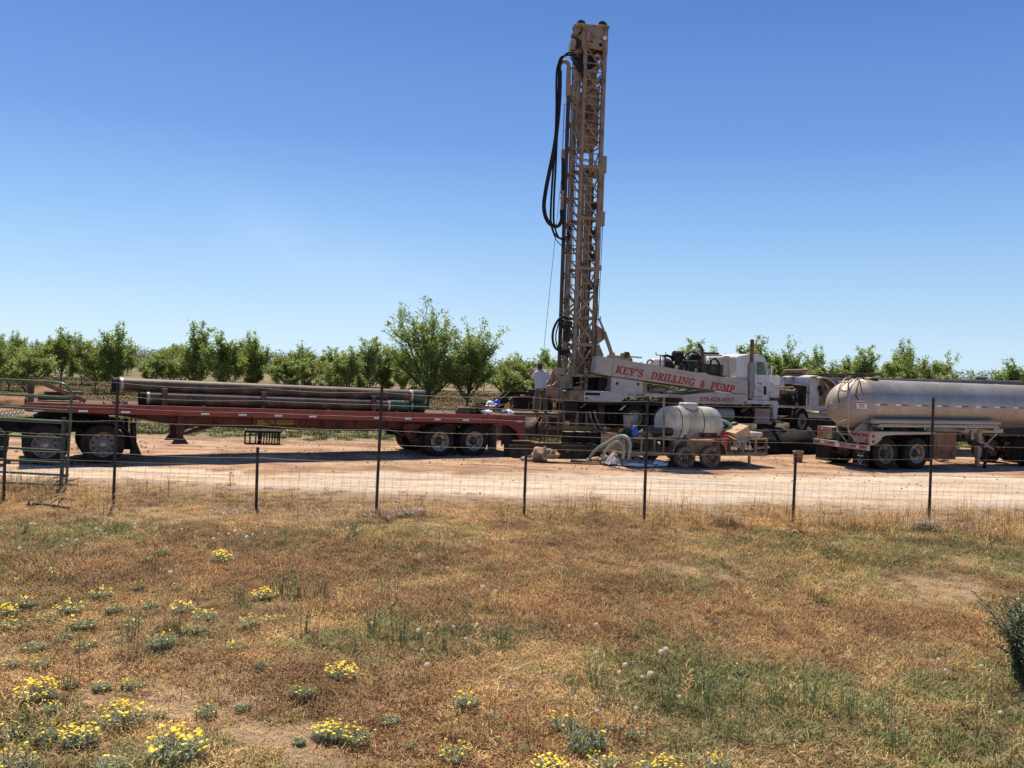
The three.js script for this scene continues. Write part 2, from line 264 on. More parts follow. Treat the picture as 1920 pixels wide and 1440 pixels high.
function sheet(xs, zs, yf, cf) {
  const nx = xs.length, nz = zs.length, p = new Float32Array(nx * nz * 3), c = new Float32Array(nx * nz * 3), uv = new Float32Array(nx * nz * 2), idx = [];
  let k = 0; for (const z of zs) for (const x of xs) { p.set([x, yf(x, z), z], k * 3); c.set(cf(x, z), k * 3); uv.set([x / 2.4 + 0.12 * z, z / 2.4], k * 2); k++; }
  for (let j = 0; j < nz - 1; j++) for (let i = 0; i < nx - 1; i++) { const a = j * nx + i; idx.push(a, a + 1, a + nx, a + 1, a + nx + 1, a + nx); }
  const g = new THREE.BufferGeometry(); g.setAttribute('position', new THREE.BufferAttribute(p, 3)); g.setAttribute('color', new THREE.BufferAttribute(c, 3)); g.setAttribute('uv', new THREE.BufferAttribute(uv, 2)); g.setIndex(idx); g.computeVertexNormals(); return g;
}
function range(a, b, s) { const o = []; for (let x = a; x < b - s * 0.4; x += s) o.push(x); o.push(b); return o; }
M.ground = std({ vertexColors: true, map: grainT, bumpMap: grainB, bumpScale: 0.03, roughness: 1 });
{
  const xs = [-3000, -900, -300, -160, -110, ...range(-80, -32, 1.2), ...range(-31.8, -12, 0.4), ...range(-11.85, 12, 0.13), ...range(12.2, 30, 0.4), ...range(31, 80, 1.2), 110, 160, 300, 900, 3000];
  const zs = [3000, 300, 40, 10, ...[4, 0, -2, -3], ...Array.from({ length: 200 }, (_, i) => -4 - i * 0.11), ...Array.from({ length: 60 }, (_, i) => -26 - i * 0.3), ...Array.from({ length: 60 }, (_, i) => -44 - i * 1.1), -115, -125, -140, -160, -200, -260, -500, -1000, -4000];
  const g = sheet(xs, zs, gy, groundColour);
  tag(part('ground', scene, M.ground, g), 'dry earth with brown and green grass running back to the orchard', null, null, 'structure');
}
{ // the dirt road along the fence, its ragged edges feathering into the verge
  const N = 520, R = 34, x0 = -40, x1 = 40, p = [], c = [], uv = [], idx = [];
  for (let i = 0; i <= N; i++) { const x = mix(x0, x1, i / N), a = verge(x) - 0.55 + (fbm(x * 3.1, 1.7, 3) - 0.5) * 0.9, b = roadFar(x) + (fbm(x * 2.3, 5.1, 3) - 0.5) * 1.2;
    for (let j = 0; j <= R; j++) { const z = mix(a, b, j / R); p.push(x, gy(x, z) + 0.005 - (j === 0 || j === R ? 0.012 : 0), z);
      const t = j / R, lane = Math.sin(t * 23 + fbm(x * 0.12, 2, 3) * 5), n = 0.45 * fbm(x * 0.9, z * 2.6, 5) + 0.55 * fbm(x * 0.35, z * 5.5 + 9, 5), grey = sst(0.5, 0.72, fbm(x * 0.6 + 77, z * 1.5, 4));
      let k = mix3([0.44, 0.32, 0.21], [0.68, 0.54, 0.405], contrast(n + lane * 0.06, 3.2)); k = mix3(k, [0.53, 0.47, 0.41], grey * 0.55); const e = Math.min(t, 1 - t) * R; if (e < 5) k = mix3(k, groundColour(x, z), (1 - e / 5) * 0.75); c.push(...k); uv.push(x / 1.9, z / 1.9); } }
  for (let i = 0; i < N; i++) for (let j = 0; j < R; j++) { const a = i * (R + 1) + j; idx.push(a, a + R + 1, a + 1, a + 1, a + R + 1, a + R + 2); }
  const g = new THREE.BufferGeometry(); g.setAttribute('position', new THREE.Float32BufferAttribute(p, 3)); g.setAttribute('color', new THREE.Float32BufferAttribute(c, 3)); g.setAttribute('uv', new THREE.Float32BufferAttribute(uv, 2)); 
  const fl = []; for (let i = 0; i < idx.length; i += 3) fl.push(idx[i], idx[i + 2], idx[i + 1]); g.setIndex(fl); g.computeVertexNormals();
  if (g.attributes.normal.getY(0) < 0) { g.setIndex(idx); g.computeVertexNormals(); }
  tag(part('dirt_road', scene, M.ground, g), 'pale dusty dirt road between the fence and the parked trailers', null, null, 'structure');
}
// ---------------------------------------------------------------- orchard trees
M.bark = std({ map: worn([0.13, 0.10, 0.075], [0.2, 0.16, 0.125], [0.05, 0.038, 0.028], 0.7, 0.8, 41, 0.6, 1), roughness: 0.95 });
M.leaf = new THREE.MeshPhysicalMaterial({ vertexColors: true, roughness: 0.62, transmission: 0.62, thickness: 0, side: THREE.DoubleSide });
M.leafFar = std({ vertexColors: true, roughness: 0.8, side: THREE.DoubleSide });
function leafMesh(n) { return { p: new Float32Array(n * 18), c: new Float32Array(n * 18), k: 0 }; }
function addLeaf(L, pos, dir, up, len, wid, col) { // a folded leaflet: two triangles off a midrib
  const side = V().crossVectors(dir, up).normalize(), nrm = V().crossVectors(side, dir).normalize();
  const a = pos, b = pos.clone().addScaledVector(dir, len).addScaledVector(nrm, -len * 0.18), m = pos.clone().addScaledVector(dir, len * 0.45);
  const l = m.clone().addScaledVector(side, wid).addScaledVector(nrm, wid * 0.35), r = m.clone().addScaledVector(side, -wid).addScaledVector(nrm, wid * 0.35);
  for (const q of [a, l, b, a, b, r]) { const o = L.k * 3; L.p[o] = q.x; L.p[o + 1] = q.y; L.p[o + 2] = q.z; L.c[o] = col[0]; L.c[o + 1] = col[1]; L.c[o + 2] = col[2]; L.k++; }
}
function leafGeo(L) { const g = new THREE.BufferGeometry(); g.setAttribute('position', new THREE.BufferAttribute(L.p.slice(0, L.k * 3), 3)); g.setAttribute('color', new THREE.BufferAttribute(L.c.slice(0, L.k * 3), 3)); g.computeVertexNormals(); return g; }
function makeTree(name, label, group, seed, H, W, per, o = {}) {
  const R = mulberry(seed), rr = (a, b) => a + (b - a) * R();
  const wood = new B(), tips = [];
  function branch(p, d, len, r, lv) {
    const pts = [p.clone()]; let q = p.clone(), dd = d.clone(); const n = lv === 0 ? 3 : 4;
    for (let i = 0; i < n; i++) { dd.add(V(rr(-.22, .22), rr(-0.02, 0.2), rr(-.22, .22)).multiplyScalar(lv ? 1 : 0.45)).normalize(); q = q.clone().addScaledVector(dd, len / n); pts.push(q); }
    for (let i = 0; i < n; i++) if (r > 0.006) wood.rod(pts[i].toArray(), pts[i + 1].toArray(), Math.max(0.005, r * (1 - i / n * 0.45)), lv < 2 ? 7 : 4, Math.max(0.004, r * (1 - (i + 1) / n * 0.45)), true);
    if (lv >= (o.levels ?? 3)) { for (let i = 1; i <= n; i++) tips.push([pts[i], dd.clone(), i === n]); return; }
    const kids = lv === 0 ? o.limbs ?? 9 : lv === 1 ? o.k1 ?? 5 : 3;
    for (let k = 0; k < kids; k++) {
      const t = lv === 0 ? mix(0.55, 1, k / (kids - 1)) : mix(0.22, 1, (k + R() * 0.7) / kids), f = t * n, i = Math.min(n - 1, Math.floor(f)), s = pts[i].clone().lerp(pts[i + 1], f - i);
      const az = lv === 0 ? k * 2.4 + rr(-.4, .4) : R() * Math.PI * 2, spread = lv === 0 ? mix(1.12, 0.12, k / (kids - 1)) + rr(-.12, .12) : rr(0.4, 1.15);
      const nd = lv === 0 ? V(Math.cos(az) * Math.sin(spread), Math.cos(spread), Math.sin(az) * Math.sin(spread)) : dd.clone().add(V(Math.cos(az), rr(-0.45, 0.45), Math.sin(az)).multiplyScalar(Math.tan(spread) * 0.75)).normalize();
      let L = len * rr(0.38, 0.66) * (1.15 - t * 0.35);
      if (lv === 0) { // out to the shell of an egg-shaped crown
        const A = W / 2, Bv = H * 0.44, oy = s.y - H * 0.55, a2 = (nd.x * nd.x + nd.z * nd.z) / (A * A) + nd.y * nd.y / (Bv * Bv), b2 = (s.x * nd.x + s.z * nd.z) / (A * A) + oy * nd.y / (Bv * Bv), c2 = (s.x * s.x + s.z * s.z) / (A * A) + oy * oy / (Bv * Bv) - 1; L = (-b2 + Math.sqrt(Math.max(0.02, b2 * b2 - a2 * c2))) / a2 * rr(0.72, 1.02); }
      branch(s, nd, L, r * (lv === 0 ? rr(0.4, 0.6) : 0.45), lv + 1);
    }
    if (lv) for (let i = 2; i <= n; i++) tips.push([pts[i], dd.clone(), i === n]);
  }
  const shoot = []; // upright shoots that stand proud of the crown
  branch(V(0, -0.1, 0), V(rr(-.12, .12), 1, rr(-.12, .12)).normalize(), H * (o.bole ?? 0.2), o.r ?? H * 0.02, 0);
  const upper = tips.filter(q => q[0].y > H * 0.6); for (let i = 0; i < (o.shoots ?? 16); i++) { const q = upper[Math.floor(R() * upper.length)]; if (!q) break; const e = q[0].clone().add(V(rr(-.2, .2), rr(0.25, 0.7) * H / 5, rr(-.2, .2))); wood.rod(q[0].toArray(), e.toArray(), 0.012, 4, 0.006, true); shoot.push([q[0].clone().lerp(e, 0.6), V(0, 1, 0), 0], [e, V(0, 1, 0), 1], [e.clone().add(V(rr(-.12, .12), -0.1, rr(-.12, .12))), V(0, 1, 0), 1]); }
  // fit the crown to the wanted height and width
  let top = 0, wid = 0; for (const [p] of [...tips, ...shoot]) { top = Math.max(top, p.y); wid = Math.max(wid, Math.hypot(p.x, p.z)); }
  const sy = (H - 0.1) / top, sx = Math.min(1.6, W / 2 / wid);
  const all = [...tips, ...shoot], L = leafMesh(all.length * (per + 2) * 2), base = o.colour ?? [0.28, 0.385, 0.085];
  for (const [p, d, end] of all) {
    const q = V(p.x * sx, p.y * sy, p.z * sx), m = end ? per : Math.ceil(per * 0.6), tone = rr(0.65, 1.35), yel = rr(0, 1);
    for (let i = 0; i < m; i++) {
      const a = R() * Math.PI * 2, el = rr(-0.7, 0.9), dir = V(Math.cos(a) * Math.cos(el), Math.sin(el), Math.sin(a) * Math.cos(el)).addScaledVector(d, 0.45).normalize();
      const s = rr(0.01, o.clump ?? 0.26), pos = q.clone().addScaledVector(V(rr(-1, 1), rr(-0.8, 1), rr(-1, 1)), s);
      const k = tone * rr(0.75, 1.25), col = [base[0] * k * (1 + yel * 0.35), base[1] * k * (1 + yel * 0.12), base[2] * k];
      addLeaf(L, pos, dir, V(rr(-.4, .4), 1, rr(-.4, .4)).normalize(), rr(0.12, 0.21) * (o.leaf ?? 1), rr(0.032, 0.055) * (o.leaf ?? 1), col);
    }
  }
  if (globalThis.DBG) console.log(name, seed, 'tips', tips.length, 'leaves', L.k / 6);
  const t = thing(name, label, 'tree', [0, 0, 0], 0, group);
  const wg = wood.geo(); wg.scale(sx, sy, sx); wg.computeVertexNormals();
  part('trunk', t, M.bark, wg); part('crown', t, M.leaf, leafGeo(L));
  return t;
}
{
  const big1 = makeTree('orchard_tree', 'tallest leafy tree of the orchard, behind the right end of the stacked pipes', null, 11, 7.0, 6.0, 10, { limbs: 14, bole: 0.3, r: 0.15, clump: 0.32, leaf: 1.12, k1: 7, shoots: 4 });
  big1.position.set(-5.1, 0, -52); big1.rotation.y = 0.6;
  const big2 = makeTree('orchard_tree', 'second tall dark-trunked orchard tree, just left of the man on the platform', null, 25, 5.9, 5.4, 10, { limbs: 13, bole: 0.3, r: 0.12, clump: 0.32, leaf: 1.12, k1: 7, shoots: 4 });
  big2.position.set(-2.75, 0, -53.5); big2.rotation.y = 2.2;
  const G1 = 'young orchard trees in rows', lab = 'young bushy green orchard tree standing in the rows behind the drilling site';
  const protos = [[101, 4.9, 4.4], [202, 5.2, 3.7], [303, 4.4, 4.6], [404, 5.4, 3.4], [505, 4.7, 4.2], [606, 4.2, 4.4]].map(([s, h, w], i) => {
    const t = makeTree('orchard_tree', lab, G1, s, h, w, 9, { limbs: 8 + i % 4, bole: 0.31 + 0.03 * (i % 3), clump: 0.26, shoots: 4 + 3 * (i % 3), leaf: 1.2, levels: 3 }); t.userData.h = h; return t; });
  const R = mulberry(77), firsts = new Set();
  function put(i, x, z, s, sy = s) { let t; if (!firsts.has(i)) { firsts.add(i); t = protos[i]; } else { t = clone(protos[i], lab, G1); } t.position.set(x, gy(x, z) - 0.02, z); t.rotation.y = R() * 6.28; t.scale.set(s, sy, s); return t; }
  // trees whose tops make the skyline: [pixel x, pixel y of the top, distance, shape]
  const sky = [[18, 632, 58, 0], [115, 615, 62, 2], [60, 648, 50, 5], [212, 603, 60, 3], [180, 640, 66, 0], [300, 655, 62, 5], [375, 600, 60, 1], [425, 622, 57, 2], [345, 650, 70, 4], [475, 620, 64, 3], [575, 640, 62, 4], [540, 668, 60, 5], [620, 672, 66, 0], [690, 630, 62, 1], [722, 634, 66, 3], [655, 650, 58, 2], [760, 660, 64, 4], [985, 660, 60, 0], [958, 690, 57, 5], [1040, 656, 62, 3], [1020, 690, 58, 2], [1308, 634, 64, 1], [1345, 648, 70, 0], [1415, 630, 66, 2], [1390, 660, 62, 5], [1492, 634, 64, 4], [1530, 648, 70, 3], [1455, 668, 66, 5], [1600, 668, 70, 5], [1618, 646, 62, 1], [1560, 675, 74, 0], [1660, 660, 66, 4], [1702, 636, 64, 3], [1690, 662, 60, 2], [1762, 658, 70, 0], [1735, 678, 66, 5], [1905, 673, 66, 2], [1865, 690, 72, 4], [1120, 668, 66, 3], [1180, 684, 66, 4], [1240, 680, 66, 2], [1215, 690, 60, 5]];
  const named = { 115: 'orchard tree rising behind the green gate', 212: 'tall orchard tree just left of the banded end of the upper pipe', 375: 'tall wide orchard tree above the left third of the pipes', 475: 'narrow orchard tree right of the wide tall one above the pipes', 575: 'round orchard tree above the middle of the pipe stack', 690: 'orchard tree just left of the tallest tree', 1040: 'orchard tree between the man and the drilling mast', 1308: 'orchard tree rising behind the engine of the rig', 1415: 'orchard tree behind the exhaust stack of the white cab', 1492: 'orchard tree just right of the white cab', 1618: 'orchard tree above the domed end of the tanker', 1702: 'tallest orchard tree above the tanker', 1762: 'orchard tree right of the tallest one above the tanker', 1905: 'orchard tree at the right edge of the view' };
  for (const [px, py, d, i] of sky) { const v = ray(px, py), k = d / -v.z, x = v.x * k, h = 2.9 + v.y * k; const s = clamp(h / protos[i].userData.h, 0.6, 1.5); const o = put(i, x, -d, mix(s, 1, 0.45), s); o.userData.label = named[px] ?? lab; if (named[px]) delete o.userData.group; else o.userData.group = G1; }
  for (const p of protos) delete p.userData.h;
  // rows behind
  for (let r = 0; r < 7; r++) for (let c = -16; c < 17; c++) { const d = 74 + r * 10, x = c * 7.4 + (r % 2) * 3.7 + (R() - 0.5) * 1.6; if (Math.abs(x) > d * 0.72) continue; put(Math.floor(R() * 6), x, -d + (R() - 0.5) * 1.5, 0.78 + R() * 0.24, 0.74 + R() * 0.24); }
}
{ // low continuous dark wood at the far end of the orchard
  const R = mulberry(5), n = 70000, L = leafMesh(n);
  for (let i = 0; i < n; i++) { const x = (R() - 0.5) * 420, z = -165 - R() * 45, h = 3.2 + 3.0 * fbm(x * 0.11, 3, 4) + (x > 75 ? 1.5 : 0), y = 0.2 + R() * h * (0.75 + 0.25 * fbm(x * 0.6, z * 0.3, 3)), a = R() * 6.28, k = 0.7 + R() * 0.6;
    addLeaf(L, V(x, y, z), V(Math.cos(a), R() - 0.4, Math.sin(a)).normalize(), V(R() - .5, 1, R() - .5).normalize(), 0.3 + R() * 0.35, 0.16, [0.10 * k, 0.155 * k, 0.04 * k]); }
  tag(part('far_wood', scene, M.leafFar, leafGeo(L)), 'dark green band of more trees at the far end of the orchard', null, null, 'stuff');
}
{ // power pole beyond the orchard
  const [x, z] = [-63.5, -300], t = thing('power_pole', 'tiny wooden power pole rising over the orchard, left of the tall trees', 'power pole', [x, 0, z]);
  P('pole', t, M.bark, b => b.rod([0, -0.2, 0], [0, 7.4, 0], 0.13, 8, 0.09)); P('crossarm', t, M.bark, b => b.box(0, 6.6, 0, 2.2, 0.16, 0.14)); P('crossarm', t, M.bark, b => b.box(0.4, 5.5, 0, 0.8, 0.14, 0.13));
}
// ---------------------------------------------------------------- wheels
M.wheelDusty = std({ map: worn([0.24, 0.205, 0.16], [0.2, 0.155, 0.11], [0.06, 0.05, 0.04], 0.75, 0.6, 24, 0.2, 1.5), roughness: 0.6 });
function tyreProfile(R, W, rim) { const h = W / 2, s = Math.min(0.045, W * 0.16); return [[rim, -h * 0.72], [rim + 0.02, -h * 0.92], [mix(rim, R, 0.5), -h * 1.02], [R - s, -h * 0.95], [R - s * 0.25, -h * 0.78], [R, -h * 0.6], [R, -h * 0.34], [R - 0.014, -h * 0.32], [R - 0.014, -h * 0.26], [R, -h * 0.24], [R, h * 0.24], [R - 0.014, h * 0.26], [R - 0.014, h * 0.32], [R, h * 0.34], [R, h * 0.6], [R - s * 0.25, h * 0.78], [R - s, h * 0.95], [mix(rim, R, 0.5), h * 1.02], [rim + 0.02, h * 0.92], [rim, h * 0.72]]; }
function ringPts(r, n, cx = 0, cy = 0, a0 = 0) { return Array.from({ length: n }, (_, i) => [cx + r * Math.cos(a0 + i / n * 6.2832), cy + r * Math.sin(a0 + i / n * 6.2832)]); }
// a wheel whose outer face looks along +z and lies at z; style: disc = dished with hand holes, bud = steer wheel with bulging hub, plain = small trailer wheel
const wheelGeo = {};
function wheelParts(R, W, style, side) {
  const key = [R, W, style, side].join(); if (wheelGeo[key]) return wheelGeo[key];
  const rim = R * (style === 'plain' ? 0.56 : 0.585), t = new B(), r = new B(), holes = new B();
  t.lathe(tyreProfile(R, W, rim), [0, 0, 0], 'z', 40);
  if (style === 'bud') { const n = 40; for (let i = 0; i < n; i++) { const a = i / n * 6.2832; for (const s of [-1, 1]) { const m = new THREE.Matrix4().makeRotationZ(a + (s > 0 ? 0.08 : 0)).multiply(new THREE.Matrix4().makeTranslation(R + 0.004, 0, s * W * 0.24)); t.add(new THREE.BoxGeometry(0.022, 0.085, W * 0.36), m); } } }
  const inset = style === 'disc' ? -0.09 : style === 'drive' ? -0.05 : style === 'bud' ? 0.045 : 0.0, zf = W / 2;
  r.lathe([[rim * 0.985, -W * 0.36], [rim * 0.93, -W * 0.3], [rim * 0.9, zf * 0.3], [rim * 0.95, zf * 0.86], [rim + 0.012, zf * 0.93], [rim + 0.012, zf * 0.86]], [0, 0, 0], 'z', 36);
  const n = style === 'disc' ? 5 : style === 'bud' || style === 'drive' ? 10 : 8, hr = rim * (style === 'disc' ? 0.13 : style === 'bud' ? 0.1 : 0.09), hd = rim * (style === 'bud' ? 0.66 : 0.72);
  const hl = Array.from({ length: n }, (_, i) => ringPts(hr, 10, hd * Math.cos(i / n * 6.2832 + 0.3), hd * Math.sin(i / n * 6.2832 + 0.3)));
  r.prism(ringPts(rim * 0.915, 36), zf + inset - 0.07, zf + inset - 0.055, { holes: hl, m: new THREE.Matrix4() });
  const hub = new B();
  if (style === 'plain') hub.lathe([[rim * 0.42, zf - 0.06], [rim * 0.42, zf - 0.03], [rim * 0.24, zf - 0.01], [rim * 0.22, zf + 0.05], [0.001, zf + 0.06]], [0, 0, 0], 'z', 20);
  else hub.lathe([[rim * 0.46, zf + inset - 0.055], [rim * 0.44, zf + inset - 0.02], [rim * 0.27, zf + inset], [rim * 0.24, zf + inset + 0.05], [rim * 0.16, zf + inset + 0.075], [0.001, zf + inset + 0.08]], [0, 0, 0], 'z', 22);
  const nuts = new B(); for (let i = 0; i < (style === 'plain' ? 6 : 10); i++) { const a = i / (style === 'plain' ? 6 : 10) * 6.2832, q = rim * 0.5; nuts.rod([q * Math.cos(a), q * Math.sin(a), zf + inset - 0.06], [q * Math.cos(a), q * Math.sin(a), zf + inset - 0.015], 0.018, 6); }
  return wheelGeo[key] = [t.geo(), r.geo(), hub.geo(), nuts.geo()];
}
function wheel(parent, x, y, z, R, W, style, o = {}) {
  const g = sub(o.name ?? 'wheel', parent, [x, y, z], [0, (o.far ? Math.PI : 0) + (o.steer ?? 0), o.spin ?? 0]), [t, r, h, n] = wheelParts(R, W, style);
  part('tyre', g, o.tyre ?? M.rubber, t); part('rim', g, o.rim ?? M.wheel, r); part('hub', g, o.hub ?? M.dark, h); part('lug_nuts', g, o.rim ?? M.wheel, n).userData.kind = 'stuff';
  return g;
}
function duals(parent, x, y, width, R, o = {}) { // twin tyres on both ends of an axle whose near face is at z = 0
  const W = 0.27; let k = 0;
  for (const [z, far] of [[-W / 2, 0], [-W * 1.5 - 0.06, 0], [-width + W / 2, 1], [-width + W * 1.5 + 0.06, 1]]) wheel(parent, x, y, z, R, W, o.style ?? 'disc', { far, spin: (x * 2.3 + k++ * 1.1) % 6.28, ...o });
  P('axle', parent, M.dark, b => { b.rod([x, y, -0.4], [x, y, -width + 0.4], 0.07, 10); });
}
// ---------------------------------------------------------------- red flatbed trailer
const FB = [-10.69, 0, -22.4], FBY = 30;
{
  const t = thing('flatbed_trailer', 'long red flatbed trailer loaded with steel pipes, left of the drilling rig', 'trailer', FB, FBY);
  const Y = u => 1.535 - 0.0197 * u, S = (pts, z0, z1, b, o) => b.prism(pts, z0, z1, o);
  for (const [z0, z1] of [[0.02, -0.06], [-2.5, -2.58]]) P('side_rail', t, M.red, b => {
    S([[-1.75, Y(-1.75) - 0.01], [-1.65, Y(-1.65) + 0.025], [12.92, Y(12.92) + 0.025], [12.92, Y(12.92) - 0.105], [-1.75, Y(-1.75) - 0.105]], z0, z1, b, { bevel: 0.006 });
    const zo = z0 > -1 ? [z0 - 0.022, z1] : [z0, z1 + 0.022]; S([[-1.75, Y(-1.75) - 0.108], [12.92, Y(12.92) - 0.108], [12.92, Y(12.92) - 0.265], [0.4, Y(0.4) - 0.225], [-1.75, Y(-1.75) - 0.2]], zo[0], zo[1], b, { bevel: 0.006 });
    for (let u = -1.1; u < 12.8; u += 0.62) b.box(u, Y(u) - 0.055, z0 > -1 ? z0 + 0.008 : z1 - 0.008, 0.06, 0.085, 0.02); });
  for (let i = 0; i < 9; i++) { const z = -0.2 - i * 0.27; P('deck_board', t, i % 3 ? M.woodOld : M.mud, b => S([[-1.7, Y(-1.7) - 0.04], [-1.7, Y(-1.7) - 0.003 + 0.004 * (i % 3)], [12.9, Y(12.9) - 0.003 + 0.004 * (i % 3)], [12.9, Y(12.9) - 0.04]], z + 0.128, z - 0.128, b)); }
  for (const z of [-0.72, -1.78]) P('main_beam', t, M.redDark, b => {
    S([[-1.7, Y(-1.7) - 0.1], [12.8, Y(12.8) - 0.1], [12.8, 0.98], [8.6, 0.86], [8.1, 0.80], [7.5, 0.775], [4.0, 0.88], [2.1, 0.95], [0.45, 1.24], [-1.7, 1.33]], z, z - 0.03, b);
    const f = [[-1.7, 1.33], [0.45, 1.24], [2.1, 0.95], [4, 0.88], [7.5, 0.775], [8.1, 0.8], [8.6, 0.86], [12.8, 0.98]]; for (let i = 0; i < f.length - 1; i++) b.bar([...f[i], z - 0.015], [...f[i + 1], z - 0.015], 0.03, 0.2);
    for (let u = 0.9; u < 8.5; u += 1.05) b.box(u, 1.1, z + 0.03, 0.025, 0.4, 0.06); });
  for (let i = 0; i < 15; i++) { const u = -1.45 + i * 1.01; P('reflector', t, i % 5 === 3 ? M.redPrint : M.whitePlastic, b => b.box(u, Y(u) - 0.165, 0.003, 0.22, 0.05, 0.008)); if (i % 3 === 1) P('reflector', t, M.redPrint, b => b.box(u + 0.3, Y(u + 0.3) - 0.165, 0.003, 0.2, 0.045, 0.008)); }
  for (let u = -1.4; u < 12.6; u += 1.2) P('cross_member', t, M.redDark, b => b.box(u, Y(u) - 0.12, -1.27, 0.08, 0.14, 2.4));
  for (const z of [-0.62, -1.9]) P('landing_leg', t, M.redDark, b => { b.box(2.05, 0.98, z, 0.2, 0.56, 0.16); b.box(2.05, 0.66, z, 0.15, 0.3, 0.12); b.prism([[1.96, 0.62], [2.14, 0.62], [2.27, 0.44], [1.83, 0.44]], z + 0.12, z - 0.12, { bevel: 0.01 }); b.bar([2.15, 0.72, z], [3.1, 0.98, z], 0.07); b.bar([2.15, 0.72, z - .1], [2.9, 1.0, z - 0.1], 0.05); });
  P('crank_shaft', t, M.dark, b => b.rod([2.05, 0.95, -0.6], [2.05, 0.95, -1.9], 0.025, 8));
  for (let i = 0; i < 5; i++) P('dunnage_board', t, i % 2 ? M.yellow : M.wood, b => b.box(4.68 + (i % 2) * 0.06 - 0.03, 1.0 + Math.floor(i / 2) * 0.075 + 0.02 * (i % 2), -0.58 + (i % 2) * 0.09, 1.22, 0.07, 0.085));
  P('dunnage_rack', t, M.redDark, b => { for (const u of [4.1, 4.65, 5.25]) { b.bar([u, 0.94, -0.42], [u, 0.94, -0.75], 0.035); b.bar([u, 0.93, -0.44], [u, 1.27, -0.44], 0.03); } b.bar([4.15, 1.2, -0.43], [4.6, 0.96, -0.43], 0.025); });
  for (const u of [9.78, 11.02]) duals(t, u, 0.475, 2.56, 0.51, { rim: M.wheel, hub: M.brownSteel });
  for (const z of [-0.66, -1.86]) P('suspension', t, M.redDark, b => { b.prism([[8.75, 1.0], [9.35, 1.0], [9.2, 0.56], [9.0, 0.5], [8.85, 0.62]], z + 0.05, z - 0.05, { holes: [ringPts(0.06, 10, 9.08, 0.72)], bevel: 0.008 }); b.prism([[10.15, 0.98], [10.7, 0.98], [10.5, 0.6], [10.3, 0.6]], z + 0.05, z - 0.05, { bevel: 0.008 }); b.tube([[9.1, 0.62, z], [9.78, 0.5, z], [10.4, 0.66, z], [11.02, 0.5, z], [11.7, 0.66, z]], 0.035, 30, 6); b.prism([[11.5, 1.0], [11.9, 1.0], [11.75, 0.58], [11.6, 0.58]], z + 0.05, z - 0.05, { bevel: 0.008 }); b.bar([8.0, 0.93, z], [8.8, 0.62, z], 0.05); });
  P('air_tank', t, M.black, b => b.lathe([[0.001, 0], [0.1, 0.03], [0.12, 0.1], [0.12, 0.8], [0.1, 0.87], [0.001, 0.9]], [8.4, 0.72, -1.2], 'x', 18));
  P('rear_panel', t, M.red, b => { b.prism([[11.7, 1.03], [12.92, 1.02], [12.92, 0.45], [12.75, 0.45], [12.6, 0.78], [12.42, 0.88], [12.3, 0.98], [11.7, 0.98]], -0.01, -0.06, { bevel: 0.008 }); b.bb(12.84, 12.92, 0.4, 1.02, -0.07, -2.5); });
  for (const z of [-0.05, -1.95]) P('mud_flap', t, M.rubberMud, b => b.bb(11.83, 11.87, 0.14, 0.98, z, z - 0.57));
  P('rear_bumper', t, M.redDark, b => { b.bb(12.8, 12.9, 0.34, 0.46, -0.08, -2.48); for (const z of [-0.6, -1.95]) b.bb(12.78, 12.88, 0.4, 1.0, z, z - 0.1); b.bb(12.3, 12.82, 0.3, 0.95, -0.45, -0.5); });
  P('tail_light', t, M.redLens, b => b.lathe([[0.055, 0], [0.05, 0.02], [0.001, 0.03]], [12.925, 0.9, -0.3], 'x', 14)); P('tail_light', t, M.redLens, b => b.lathe([[0.055, 0], [0.05, 0.02], [0.001, 0.03]], [12.925, 0.9, -2.25], 'x', 14));
  P('headboard_post', t, M.rust, b => { b.bb(-1.7, -1.55, 1.55, 2.2, -0.55, -0.68); b.ball(-1.625, 2.22, -0.615, 0.06); });
  P('headboard_brace', t, M.rust, b => b.bar([-1.6, 2.17, -0.615], [-0.35, 1.6, -0.615], 0.11, 0.09));
  P('tool_tray', t, M.dark, b => { b.bb(-1.45, -0.55, 1.6, 1.76, -1.0, -1.5); b.bb(-1.3, -0.4, 1.78, 1.83, -0.95, -1.55); });
  for (const u of [1.58, 4.28, 7.66]) for (const z of [-0.38, -2.3]) P('stake', t, M.brownSteel, b => b.bb(u - 0.075, u + 0.075, Y(u) - 0.02, Y(u) + 0.49, z, z - 0.09));
  for (const u of [2.6, 6.2, 8.4]) P('bolster', t, M.woodOld, b => b.box(u, Y(u) + 0.02, -1.3, 0.09, 0.05, 2.0));
  P('deck_scrap', t, M.mud, b => { const R = mulberry(3); for (let i = 0; i < 16; i++) b.box(0.0 + R() * 0.7, Y(0.2) + 0.03, -0.3 - R() * 0.4, 0.05 + R() * 0.1, 0.04, 0.06, { ry: R() * 3, rz: R() }); });
  P('gladhand_hose', t, M.redPrint, b => { const p = []; for (let i = 0; i < 120; i++) p.push([-1.7 - i * 0.011, 1.36 - i * 0.0018 + 0.032 * Math.cos(i * 0.75), -1.25 + 0.032 * Math.sin(i * 0.75)]); b.tube(p, 0.011, 300, 5); });
  P('gladhand_hose', t, M.bluePlastic, b => { const p = []; for (let i = 0; i < 120; i++) p.push([-1.75 - i * 0.011, 1.27 - i * 0.0018 + 0.032 * Math.cos(i * 0.75), -1.1 + 0.032 * Math.sin(i * 0.75)]); b.tube(p, 0.011, 300, 5); });
  // ------------- pipes stacked on it
  M.pipe = std({ map: worn([0.08, 0.05, 0.032], [0.165, 0.098, 0.055], [0.032, 0.022, 0.016], 0.8, 0.7, 51, 0.15, 0.6), roughness: 0.62 });
  M.bandMetal = std({ color: new THREE.Color().setRGB(0.4, 0.39, 0.37), roughness: 0.5, metalness: 0.5 });
